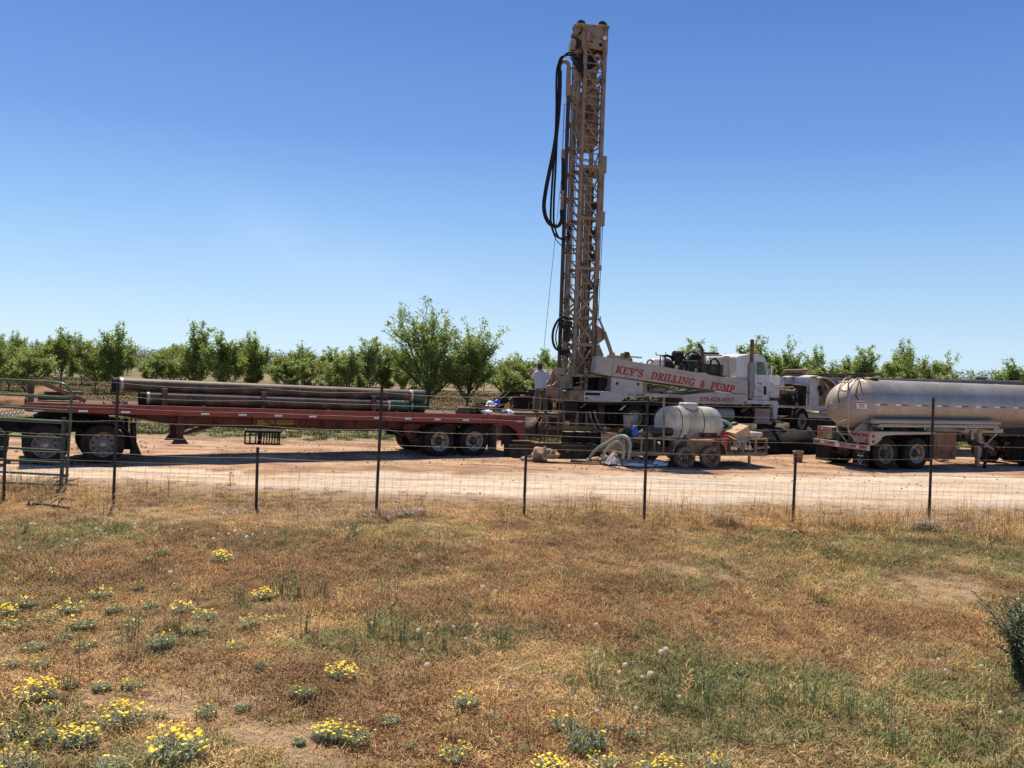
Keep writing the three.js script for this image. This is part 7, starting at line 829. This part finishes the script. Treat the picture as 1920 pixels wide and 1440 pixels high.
{ const R = mulberry(1234);
  for (let z = -4.2; z > -20.6; z -= 0.122) for (let x = -(0.64 * -z + 2.4); x < 0.64 * -z + 2.4; x += 0.122) {
    const X = x + (R() - 0.5) * 0.13, Z = z + (R() - 0.5) * 0.13, v = verge(X), over = v - Z; if (over > 0.9) continue;
    const w = lawnMix(X, Z), fade = over > -2.2 ? 1 - sst(-2.2, 0.5, over) * 0.95 : 1; let q = R(); if (R() > fade) continue;
    if (R() < w.bare * 1.15) { if (R() < 0.75) spots.litter.push([X, Z, 0.6 + R() * 0.6, 0.75 + R() * 0.4]); continue; } const s = 1 - w.bare; q *= s; const k = q < w.rust ? 'rust' : q < w.rust + w.straw ? 'straw' : 'green';
    const hgt = (0.65 + 0.7 * fbm(X * 0.9 + 11, Z * 0.9, 3)) * (1 - 0.35 * w.bare) * (over > -1.5 ? 0.85 : 1); spots[k].push([X, Z, hgt, 0.45 + 0.98 * fbm(X * 1.3 + 3, Z * 1.3 + 60, 4)]);
    const fl = sst(-15.2, -16.6, Z) * sst(0.2, -1.6, over); if (R() < 0.010 + fl * (X > 3 ? 0.30 : 0.09) * contrast(fbm(X * 0.9 + 71, Z * 1.2, 3), 4)) spots.stalk.push([X, Z, 0.6 + R() * 0.8, 1]);
  } }
function scatter(name, label, sets, list, sc = 1) { // patches copied over a list of places: one countless thing
  const o = new THREE.Group(); o.name = name; tag(o, label, 'grass', null, 'stuff'); scene.add(o); const R = mulberry(list.length + 7), m4 = new THREE.Matrix4(), e = new THREE.Euler(), q = new THREE.Quaternion(), col = new THREE.Color();
  sets.forEach((g, v) => { const mine = list.filter((_, i) => i % sets.length === v), im = new THREE.InstancedMesh(g, M.blade, mine.length); im.name = 'blades'; mine.forEach(([x, z, h, t], i) => { e.set(0, R() * 6.283, 0); m4.compose(V(x, gy(x, z), z), q.setFromEuler(e), V(sc * (0.85 + R() * 0.3), sc * h, sc * (0.85 + R() * 0.3))); im.setMatrixAt(i, m4); const k = t * (0.78 + R() * 0.62); im.setColorAt(i, col.setRGB(k * (0.97 + R() * 0.06), k, k * (0.94 + R() * 0.12))); }); o.add(im); });
}
scatter('dry_grass', 'rusty brown dried grass covering most of the foreground', [patch(1, 'rust', 92, 0.13, 0.03, 0.15), patch(2, 'rust', 86, 0.13, 0.03, 0.17), patch(3, 'rust', 96, 0.14, 0.03, 0.13), patch(13, 'rust', 90, 0.15, 0.02, 0.16)], spots.rust);
scatter('straw_grass', 'pale straw-coloured grass in the foreground and along the fence', [patch(4, 'straw', 78, 0.13, 0.03, 0.14), patch(5, 'straw', 72, 0.13, 0.03, 0.18), patch(6, 'straw', 84, 0.14, 0.02, 0.11)], spots.straw);
scatter('green_grass', 'grey-green living grass in patches of the foreground', [patch(7, 'green', 86, 0.13, 0.03, 0.15), patch(8, 'green', 80, 0.13, 0.04, 0.19), patch(9, 'green', 80, 0.13, 0.03, 0.13)], spots.green);
scatter('straw_litter', 'flattened bits of pale straw on the bare spots of the lawn', [0, 1].map(i => { const L = bladeMesh(), R = mulberry(160 + i); for (let k = 0; k < 34; k++) { const a = R() * 6.283, d = Math.sqrt(R()) * 0.15, c = PAL.straw[k % 5], q = 0.7 + R() * 0.45; blade(L, d * Math.cos(a), 0.003, d * Math.sin(a), R() * 6.283, 0.012 + R() * 0.022, 1.5 + R() * 2.5, 0.0019, c.map(v => v * q), 0.1); } return bladeGeo(L); }), spots.litter);
scatter('dry_stalks', 'taller dry weed stalks standing along the fence', [0, 1, 2].map(i => { const L = bladeMesh(), R = mulberry(60 + i); for (let k = 0; k < 9; k++) { const x = (R() - .5) * .24, z = (R() - .5) * .24, h = 0.16 + R() * 0.3, az = R() * 6.283, c = [[0.48, 0.29, 0.1], [0.6, 0.42, 0.175], [0.36, 0.2, 0.075]][k % 3]; blade(L, x, 0, z, az, h, 0.12 + R() * 0.4, 0.0034, c); for (let j = 0; j < 6; j++) { const t = 0.45 + j * 0.1; blade(L, x + Math.cos(az) * 0.2 * h * t * t, h * t * 0.95, z + Math.sin(az) * 0.2 * h * t * t, R() * 6.283, 0.03 + R() * 0.035, 1.2, 0.004, c); } } return bladeGeo(L); }), spots.stalk);
{ // weeds beyond the yard and tufts of the orchard floor
  const R = mulberry(88), l = []; for (let i = 0; i < 9000; i++) { const x = -34 + R() * 70, z = -31 - R() * 18; if (x > 3.5 && x < 16) continue; const j = (fbm(x * 0.8, z * 0.8 + 31, 4) - 0.5) * 3, w = sst(weedNear(x) + 1, weedNear(x) - 1.2, z + j * 0.6) * (1 - sst(weedFar(x) + 1, weedFar(x) - 1, z + j * 0.6)); if (R() < w * (0.35 + 0.65 * fbm(x * 0.5, z * 0.5, 3))) l.push([x, z, 0.7 + R() * 1.1, 0.6 + R() * 0.35]); }
  scatter('yard_weeds', 'strip of green weeds behind the flatbed trailer', [patch(31, 'green', 60, 0.16, 0.05, 0.2, 0.005), patch(32, 'green', 54, 0.16, 0.05, 0.16, 0.005)], l, 1.5);
  const f = []; for (let i = 0; i < 9000; i++) { const z = -44 - R() * 52, x = (R() - 0.5) * 1.35 * -z, s = Math.sin((z + 0.30 * x) * 0.42 + (fbm(x * 0.3 + 7, z * 0.3, 4) - 0.5) * 2.5); f.push([x, z, 0.7 + R() * 0.9, 0.48 + R() * 0.25, s > 0.1]); }
  scatter('orchard_grass', 'green grass strips between the orchard rows', [patch(33, 'green', 50, 0.3, 0.06, 0.2, 0.012)], f.filter(q => q[4]), 2); scatter('orchard_stubble', 'dry reddish stubble between the orchard rows', [patch(34, 'rust', 40, 0.3, 0.05, 0.16, 0.012)], f.filter(q => !q[4]), 1.8);
}
{ // rough red clods turned up in the yard
  const g = new THREE.IcosahedronGeometry(1, 1), R = mulberry(191), L = []; { const p = g.attributes.position; for (let i = 0; i < p.count; i++) { const k = 0.75 + 0.5 * fbm(p.getX(i) * 2 + 5, p.getY(i) * 2 + p.getZ(i), 3); p.setXYZ(i, p.getX(i) * k, p.getY(i) * k, p.getZ(i) * k); } g.computeVertexNormals(); }
  for (let i = 0; i < 30000 && L.length < 2600; i++) { const z = -24.2 - R() * 10, x = (R() - 0.5) * 1.3 * -z; if (fbm(x * 0.6 + 3, z * 1.1 + 8, 4) + R() * 0.25 < 0.68) continue; L.push([x, z, 0.008 + 0.026 * Math.pow(R(), 4)]); }
  const im = new THREE.InstancedMesh(g, std({ color: new THREE.Color().setRGB(0.38, 0.23, 0.135), roughness: 1 }), L.length), m = new THREE.Matrix4(), q = new THREE.Quaternion(), c = new THREE.Color();
  L.forEach(([x, z, s], i) => { m.compose(V(x, gy(x, z) + s * 0.2, z), q.setFromEuler(new THREE.Euler(R() * 6, R() * 6, R() * 6)), V(s * 1.3, s * 0.8, s)); im.setMatrixAt(i, m); const k = 0.7 + R() * 0.6; im.setColorAt(i, c.setRGB(k, k, k)); });
  im.name = 'dirt_clods'; tag(im, 'reddish clods of turned-up earth scattered in the yard', 'clods', null, 'stuff'); scene.add(im);
}
{ // pebbles and clods on the road and yard
  const g = new THREE.IcosahedronGeometry(1, 0), R = mulberry(19), n = 2200, im = new THREE.InstancedMesh(g, std({ color: new THREE.Color().setRGB(0.45, 0.31, 0.205), roughness: 1 }), n), m = new THREE.Matrix4(), q = new THREE.Quaternion(), c = new THREE.Color();
  for (let i = 0; i < n; i++) { const far = R() < 0.4, z = far ? -24 - R() * 9 : -17 - R() * 8, x = (R() - 0.5) * 1.5 * -z, s = 0.007 + 0.026 * Math.pow(R(), 6) + (far ? 0.008 * R() : 0); m.compose(V(x, gy(x, z) + s * 0.3, z), q.setFromEuler(new THREE.Euler(R() * 6, R() * 6, R() * 6)), V(s * (0.8 + R() * 0.7), s * (0.5 + R() * 0.4), s)); im.setMatrixAt(i, m); const k = 0.75 + R() * 0.5; im.setColorAt(i, c.setRGB(k, k * 0.98, k)); }
  im.name = 'pebbles'; tag(im, 'small stones and clods strewn over the road and yard', 'pebbles', null, 'stuff'); scene.add(im);
}
// ---------------------------------------------------------------- flowering clumps
M.petal = std({ color: new THREE.Color().setRGB(0.80, 0.58, 0.02), roughness: 0.65, side: THREE.DoubleSide });
function clump(seed, nf, r, h, label, group) {
  const R = mulberry(seed), L = bladeMesh(), t = thing('flower_clump', label, 'wildflowers', [0, 0, 0], 0, group), F = new B(); F.keep = true;
  const lobe = a => 0.62 + 0.55 * fbm(Math.cos(a) * 1.3 + seed * 9, Math.sin(a) * 1.3 + seed, 3);
  for (let i = 0; i < 230; i++) { const a = R() * 6.283, d = Math.sqrt(R()) * r * 0.8 * lobe(a), k = 0.6 + R() * 0.6, hh = h * (0.3 + R() * 0.6) * (1 - 0.3 * d / r); blade(L, d * Math.cos(a), -0.01, d * Math.sin(a), a + (R() - .5), hh, 0.25 + d / r * 0.9, 0.0032, [0.30 * k, 0.325 * k, 0.18 * k], 0.2); for (let j = 0; j < 2; j++) { const s = 0.4 + 0.4 * R(); blade(L, d * Math.cos(a) + Math.cos(a) * (0.25 + d / r * 0.9) * hh * s * s, hh * s, d * Math.sin(a) + Math.sin(a) * (0.25 + d / r * .9) * hh * s * s, R() * 6.283, 0.035, 0.9, 0.004, [0.33 * k, 0.36 * k, 0.20 * k]); } }
  for (let i = 0; i < nf; i++) { const a = R() * 6.283, d = Math.sqrt(R()) * r * 1.15 * lobe(a + 0.4), y = h * (0.95 - 0.35 * (d / r) ** 2) + (R() - .5) * 0.09, x = d * Math.cos(a), z = d * Math.sin(a), s = 0.0075 + R() * 0.0055; blade(L, x * 0.6, 0, z * 0.6, a, y, 0.4 * d / Math.max(y, .05), 0.0016, [0.22, 0.26, 0.14], 0);
    const g = new THREE.CylinderGeometry(s, s * 0.35, 0.011, 9, 1), m = new THREE.Matrix4().makeRotationFromEuler(new THREE.Euler((R() - .3) * 0.9, R() * 6, (R() - .5) * 0.9)).setPosition(x, y, z); F.add(g, m); for (let k = 0; k < 8; k++) F.add(new THREE.PlaneGeometry(s * 0.6, s * 0.7), m.clone().multiply(new THREE.Matrix4().makeRotationY(k * 0.785)).multiply(new THREE.Matrix4().makeTranslation(0, 0.004, s * 1.1)).multiply(new THREE.Matrix4().makeRotationX(-1.4))); }
  part('foliage', t, M.blade, bladeGeo(L)); if (nf) part('flowers', t, M.petal, F).userData.kind = 'stuff';
  return t;
}
{
  const gf = 'yellow-flowered clumps in the dry grass', LF = 'grey-green clump thick with small yellow flowers in the dry grass', LM = 'low grey-green clump with a scatter of yellow flowers', LS = 'grey-green clump with hardly any yellow flowers';
  const pr = { F: [clump(1, 88, 0.2, 0.2, LF, gf), clump(2, 66, 0.18, 0.2, LF, gf), clump(12, 74, 0.22, 0.19, LF, gf), clump(15, 50, 0.2, 0.21, LF, gf)], m: [clump(3, 22, 0.17, 0.17, LM, 'clumps with few yellow flowers'), clump(4, 16, 0.15, 0.15, LM, 'clumps with few yellow flowers'), clump(17, 28, 0.19, 0.16, LM, 'clumps with few yellow flowers'), clump(18, 12, 0.17, 0.17, LM, 'clumps with few yellow flowers')], s: [clump(5, 4, 0.14, 0.13, LS, 'nearly flowerless grey-green clumps')] }, fresh = new Set();
  const list = [[70, 1312, 1.1, 'F'], [150, 1388, 1, 'F'], [232, 1352, 1.15, 'F'], [328, 1418, 1.5, 'F', 'broadest clump of yellow flowers, near the lower left corner'], [386, 1342, .8, 'm'], [155, 1178, 1.05, 'm'], [190, 1120, .9, 'm'], [302, 1220, 1.05, 'm'], [640, 1274, .95, 'F'], [618, 1376, 1, 'F'], [668, 1384, .8, 'm'], [490, 1258, .6, 'm'], [566, 1310, .8, 'm'], [872, 1320, .85, 'm'], [852, 1410, .85, 'm'], [1100, 1398, 1.35, 'm'], [1058, 1360, .9, 'm'], [1030, 1448, 1.0, 'F'], [1240, 1444, .9, 'F'], [1345, 1440, .8, 'm'], [1412, 1254, .6, 's'], [1385, 1276, .6, 'm'], [498, 1125, .95, 'F', 'flower clump just left of the tall green stems'], [545, 1118, .6, 's'], [302, 1046, .9, 'm'], [415, 1052, 1.05, 'F', 'flower clump nearest the fence, below the flatbed middle'], [274, 1056, .7, 'm'], [340, 1148, .95, 'F'], [384, 1164, .8, 'm'], [282, 1142, .8, 'm'], [130, 1148, .9, 'm'], [52, 1138, .9, 'm'], [8, 1152, .9, 'F'], [260, 1106, .7, 'm'], [190, 1294, .8, 's'], [252, 1292, .5, 's'], [730, 1352, .8, 's'], [922, 1338, .6, 's'], [160, 1216, .8, 'm'], [62, 1218, 1, 's'], [250, 1178, .7, 'm'], [470, 1184, .85, 'm'], [366, 1026, .8, 's'], [440, 1226, .7, 'm'], [86, 1382, .7, 'm'], [28, 1430, 1.05, 'm'], [206, 1432, .9, 's'], [1192, 1378, .8, 's'], [372, 1188, .7, 's'], [100, 1082, .6, 'm'], [180, 1058, .6, 's'], [660, 1012, .8, 'm'], [95, 1330, .6, 'm'], [1148, 1360, .6, 's'], [20, 1250, .7, 's'], [240, 1290, .5, 'm'], [930, 1386, .5, 's'], [1300, 1420, .5, 's'], [25, 1180, .8, 'm'], [88, 1160, .7, 'F'], [215, 1150, .8, 'm'], [330, 1105, .6, 'm'], [410, 1130, .6, 'm'], [120, 1200, .7, 'm'], [220, 1205, .6, 's'], [350, 1190, .7, 'm'], [505, 1170, .5, 'm'], [35, 1100, .6, 'm'], [75, 1250, .7, 'm'], [130, 1290, .6, 'm'], [300, 1340, .6, 's'], [455, 1330, .6, 's'], [560, 1390, .5, 's'], [10, 1380, .8, 'm'], [770, 1390, .5, 's'], [985, 1400, .5, 'm'], [1130, 1430, .7, 'm'], [310, 1075, .5, 'm'], [450, 1080, .5, 's']];
  list.forEach(([px, py, s, k, lab], i) => { const arr = pr[k], o = arr[i % arr.length]; let c; if (!fresh.has(o)) { fresh.add(o); c = o; } else c = clone(o); c.userData.label = lab ?? { F: LF, m: LM, s: LS }[k]; c.userData.group = { F: gf, m: 'clumps with few yellow flowers', s: 'nearly flowerless grey-green clumps' }[k]; if (lab) delete c.userData.group; const [x, z] = spot(px, py); c.position.set(x, gy(x, z), z); c.rotation.y = i * 2.1; c.scale.set(s * (0.74 + 0.25 * h2(i, 5)), s * (0.75 + 0.25 * h2(i, 8)) * (k === 'F' ? 0.8 : 1.1), s * (0.7 + 0.28 * h2(i, 6))); });
}
{ // dandelion-like seed heads
  M.puff = new THREE.MeshPhysicalMaterial({ color: new THREE.Color().setRGB(0.86, 0.8, 0.69), roughness: 0.9, transmission: 0.5, thickness: 0, side: THREE.DoubleSide });
  const proto = thing('seed_head', 'round whitish dandelion seed head on a thin stalk', 'seed head', [0, 0, 0], 0, 'seed heads scattered over the lawn'), R = mulberry(14);
  P('stalk', proto, M.hoseGreen, b => b.tube([[0, -0.02, 0], [0.008, 0.1, 0], [0, 0.2, 0.004]], 0.0022, 6, 5)); P('puff', proto, M.puff, b => { b.add(new THREE.IcosahedronGeometry(0.006, 1), new THREE.Matrix4().makeTranslation(0, 0.215, 0)); for (let i = 0; i < 110; i++) { const y = 1 - 2 * (i + .5) / 110, r = Math.sqrt(1 - y * y), a = i * 2.39996, n = V(r * Math.cos(a), y, r * Math.sin(a)), s = V(-n.z, 0.3, n.x).normalize(), o = V(0, 0.215, 0); const g = new THREE.BufferGeometry(); const A = o.clone().addScaledVector(n, 0.012), T = o.clone().addScaledVector(n, 0.031 + R() * 0.006), u = V().crossVectors(n, s); g.setAttribute('position', new THREE.Float32BufferAttribute([...A.toArray(), ...T.clone().addScaledVector(s, 0.005).toArray(), ...T.clone().addScaledVector(s, -0.005).toArray(), ...A.toArray(), ...T.clone().addScaledVector(u, 0.005).toArray(), ...T.clone().addScaledVector(u, -0.005).toArray()], 3)); g.computeVertexNormals(); b.add(g); } });
  const pts = [[697, 1166], [819, 1160], [850, 1165], [873, 1187], [894, 1162], [803, 1180], [784, 1182], [792, 1207], [800, 1247], [1067, 1170], [1117, 1171], [1118, 1223], [1160, 1257], [1171, 1248], [1203, 1263], [1238, 1233], [1247, 1228], [1273, 1296], [1192, 1312], [1218, 1270], [1759, 1238], [1772, 1254], [1839, 1252], [1622, 1318], [1874, 1333], [1119, 1318], [319, 1077], [36, 1036], [115, 1024], [143, 1019], [65, 983], [58, 986], [180, 998], [188, 997], [340, 993], [400, 1013], [425, 990], [428, 1004], [440, 1004], [462, 1013], [496, 1000], [253, 984], [252, 996], [651, 1000], [670, 1002], [834, 997], [838, 1062], [745, 1106], [734, 1127], [126, 1015], [410, 1000], [473, 1004], [880, 1022], [838, 1032], [906, 1006], [930, 1108], [905, 1104]];
  pts.forEach(([px, py], i) => { const d = 4663 / (py - 690), o = i ? clone(proto) : proto, [x, z] = spot(px, py + 0.145 * 1608 / d); o.position.set(x, gy(x, z), z); o.rotation.y = i * 1.7; o.scale.setScalar(0.46 + 0.36 * h2(i, 4)); });
}
{ // tall green stems
  const mk = (seed, label, group, n = 16) => { const R = mulberry(seed), L = bladeMesh(), t = thing('green_weed', label, 'weed', [0, 0, 0], 0, group); for (let i = 0; i < n; i++) { const a = R() * 6.283, d = R() * 0.16, h = 0.1 + R() * 0.26, k = 0.7 + R() * 0.6; blade(L, d * Math.cos(a), -0.01, d * Math.sin(a), a, h, 0.12 + R() * 0.3, 0.003, [0.17 * k, 0.21 * k, 0.07 * k]); for (let j = 0; j < 9; j++) { const s = 0.25 + j * 0.08; blade(L, d * Math.cos(a) + Math.cos(a) * 0.2 * h * s * s, h * s, d * Math.sin(a) + Math.sin(a) * 0.2 * h * s * s, R() * 6.283, 0.03 + R() * 0.03, 0.7, 0.0032, [0.2 * k, 0.24 * k, 0.09 * k]); } } part('stems', t, M.blade, bladeGeo(L)); return t; };
  const a = mk(7, 'tuft of upright dark green weed stems in the lawn', 'green weed tufts in the lawn'), b2 = mk(8, 'tuft of upright dark green weed stems in the lawn', 'green weed tufts in the lawn', 22), fr = new Set();
  [[572, 1190, 1.2], [530, 1120, 1.2], [560, 1125, 1], [600, 1115, .8], [755, 1205, 1.3], [700, 1190, .9], [830, 1215, .8], [1320, 1305, .9], [1390, 1330, .8], [1450, 1330, .7], [1520, 1330, 1.1], [1590, 1345, .9], [1330, 1325, .9], [940, 1210, .9], [1190, 1200, .6], [1120, 1290, .8], [215, 1002, .8], [660, 1008, 1], [250, 1195, .9], [330, 1190, .7], [45, 1000, .8], [450, 1130, .7], [1660, 1360, .8], [1250, 1320, .8], [1385, 1385, .9], [1680, 1405, .8]].forEach(([px, py, s], i) => { const o = i % 2 ? b2 : a; let c = o; if (fr.has(o)) c = clone(o); fr.add(o); const [x, z] = spot(px, py); c.position.set(x, gy(x, z), z); c.rotation.y = i * 1.3; c.scale.set(s, s * 1.1, s); });
}
{ // dark shrub at the right edge
  const [x0, z0] = spot(1905, 1292), t = thing('dark_shrub', 'dark green leafy shrub at the right edge of the lawn', 'shrub', [x0 + 0.14, gy(x0, z0), z0]), R = mulberry(42), L = leafMesh(9000), w = new B(), fl = new B();
  for (let i = 0; i < 120; i++) { const a = R() * 6.283, sp = R() * 0.75, h = 0.4 + R() * 0.55, bx = (R() - .5) * 0.3, bz = (R() - .5) * 0.3, tip = V(bx + Math.cos(a) * sp * h * 0.95, h * (1.02 - sp * 0.3), bz + Math.sin(a) * sp * h * 0.95), mid = V(bx + Math.cos(a) * sp * h * 0.28, h * 0.5, bz + Math.sin(a) * sp * h * 0.28); w.tube([[bx, -0.03, bz], mid.toArray(), tip.toArray()], 0.0035, 6, 4);
    for (let j = 0; j < 62; j++) { const s = 0.15 + 0.85 * R(), p = s < 0.5 ? V(bx, 0, bz).lerp(mid, s * 2) : mid.clone().lerp(tip, s * 2 - 1), b = R() * 6.283, k = 0.6 + R() * 0.7; p.add(V(R() - .5, R() - .5, R() - .5).multiplyScalar(0.05)); addLeaf(L, p, V(Math.cos(b), 0.5, Math.sin(b)).normalize(), V(0, 1, 0.1).normalize(), 0.028 + R() * 0.03, 0.007 + R() * 0.005, [0.095 * k, 0.16 * k, 0.055 * k]); } if (i % 15 === 3) fl.ball(tip.x, tip.y + 0.01, tip.z, 0.014, [1, 0.6, 1], 8); }
  part('stem', t, M.bark, w); part('foliage', t, M.leaf, leafGeo(L)); part('blossom', t, M.petal, fl).userData.kind = 'stuff';
}
{ // dead wood and brush at the fence, stones
  const limb = (px, py, len, ang, seed, label) => { const t = G('dead_branch', label, 'branch', px, py, ang), R = mulberry(seed); P('limb', t, M.bark, b => { b.tube([[-len / 2, 0.03, 0], [-len * 0.2, 0.07, 0.06 * R()], [len * 0.15, 0.05, -0.08 * R()], [len / 2, 0.03, 0.02]], 0.028, 16, 7); for (let i = 0; i < 7; i++) { const x = -len / 2 + len * R(), s = R() < .5 ? 1 : -1; b.tube([[x, 0.05, 0], [x + 0.12, 0.08 + R() * 0.1, s * 0.12], [x + 0.3, 0.05 + R() * 0.2, s * (0.2 + R() * 0.2)]], 0.009, 8, 5); } }); return t; };
  limb(90, 950, 0.9, -8, 1, 'dark dead branch lying in the grass left of the fence'); limb(105, 912, 0.8, 12, 2, 'dead branch at the foot of the green gate'); 
  const brush = (px, py, r, h, seed, label, pale) => { const t = G('dry_brush', label, 'brush', px, py), R = mulberry(seed), L = bladeMesh(); for (let i = 0; i < 420; i++) { const a = R() * 6.283, d = Math.sqrt(R()) * r, k = 0.6 + R() * 0.7, c = pale && R() < 0.35 ? [0.6, 0.5, 0.36] : [0.24, 0.155, 0.1]; blade(L, d * Math.cos(a), R() * h * 0.5, d * Math.sin(a), R() * 6.283, h * (0.4 + R()), 0.6 + R() * 1.5, 0.0035, c.map(q => q * k), 0.4); } part('twigs', t, M.blade, bladeGeo(L)); };
  brush(712, 966, 0.5, 0.14, 3, 'mat of dark dry twigs round the foot of the second tall post', 1); brush(770, 965, 0.3, 0.16, 4, 'small heap of pale twigs right of the second tall post', 1); brush(1738, 998, 0.28, 0.26, 5, 'pale splayed dry plant at the foot of the right-hand post', 1); brush(1825, 996, 0.7, 0.18, 6, 'low dark brush heap along the fence near the right edge'); brush(1360, 985, 0.3, 0.22, 7, 'dark dry brush against the mesh below the water tank trailer'); brush(450, 962, 0.5, 0.1, 8, 'dark litter under the mesh beside the first short post', 1); brush(600, 964, 0.5, 0.09, 9, 'greyish litter under the mesh left of the second tall post', 1);
  const st = G('stone', 'pale flat stone lying among the yellow flowers', 'stone', 322, 1346); P('rock', st, M.cloth, b => lump(b, 0, 0.02, 0, 0.055, 0.035, 0.045, 3, 0.5, 1.5, 14)); [[165, 1320, 0.9, 'pale stone at the left below the flower clumps'], [236, 1266, 0.6, 'small pale stone above the left flower clumps'], [1490, 1000, 1.6, 'pale flat stone at the foot of the right short post'], [1160, 1420, 0.7, 'small stone near the bottom middle of the lawn']].forEach(([px, py, s, l], i) => { const c = clone(st, l), [x, z] = spot(px, py); c.position.set(x, gy(x, z), z); c.rotation.y = i; c.scale.setScalar(s); });
}
scene.traverse(o => { if (o.isMesh) { o.castShadow = true; o.receiveShadow = true; } });
renderer.render(scene, camera);
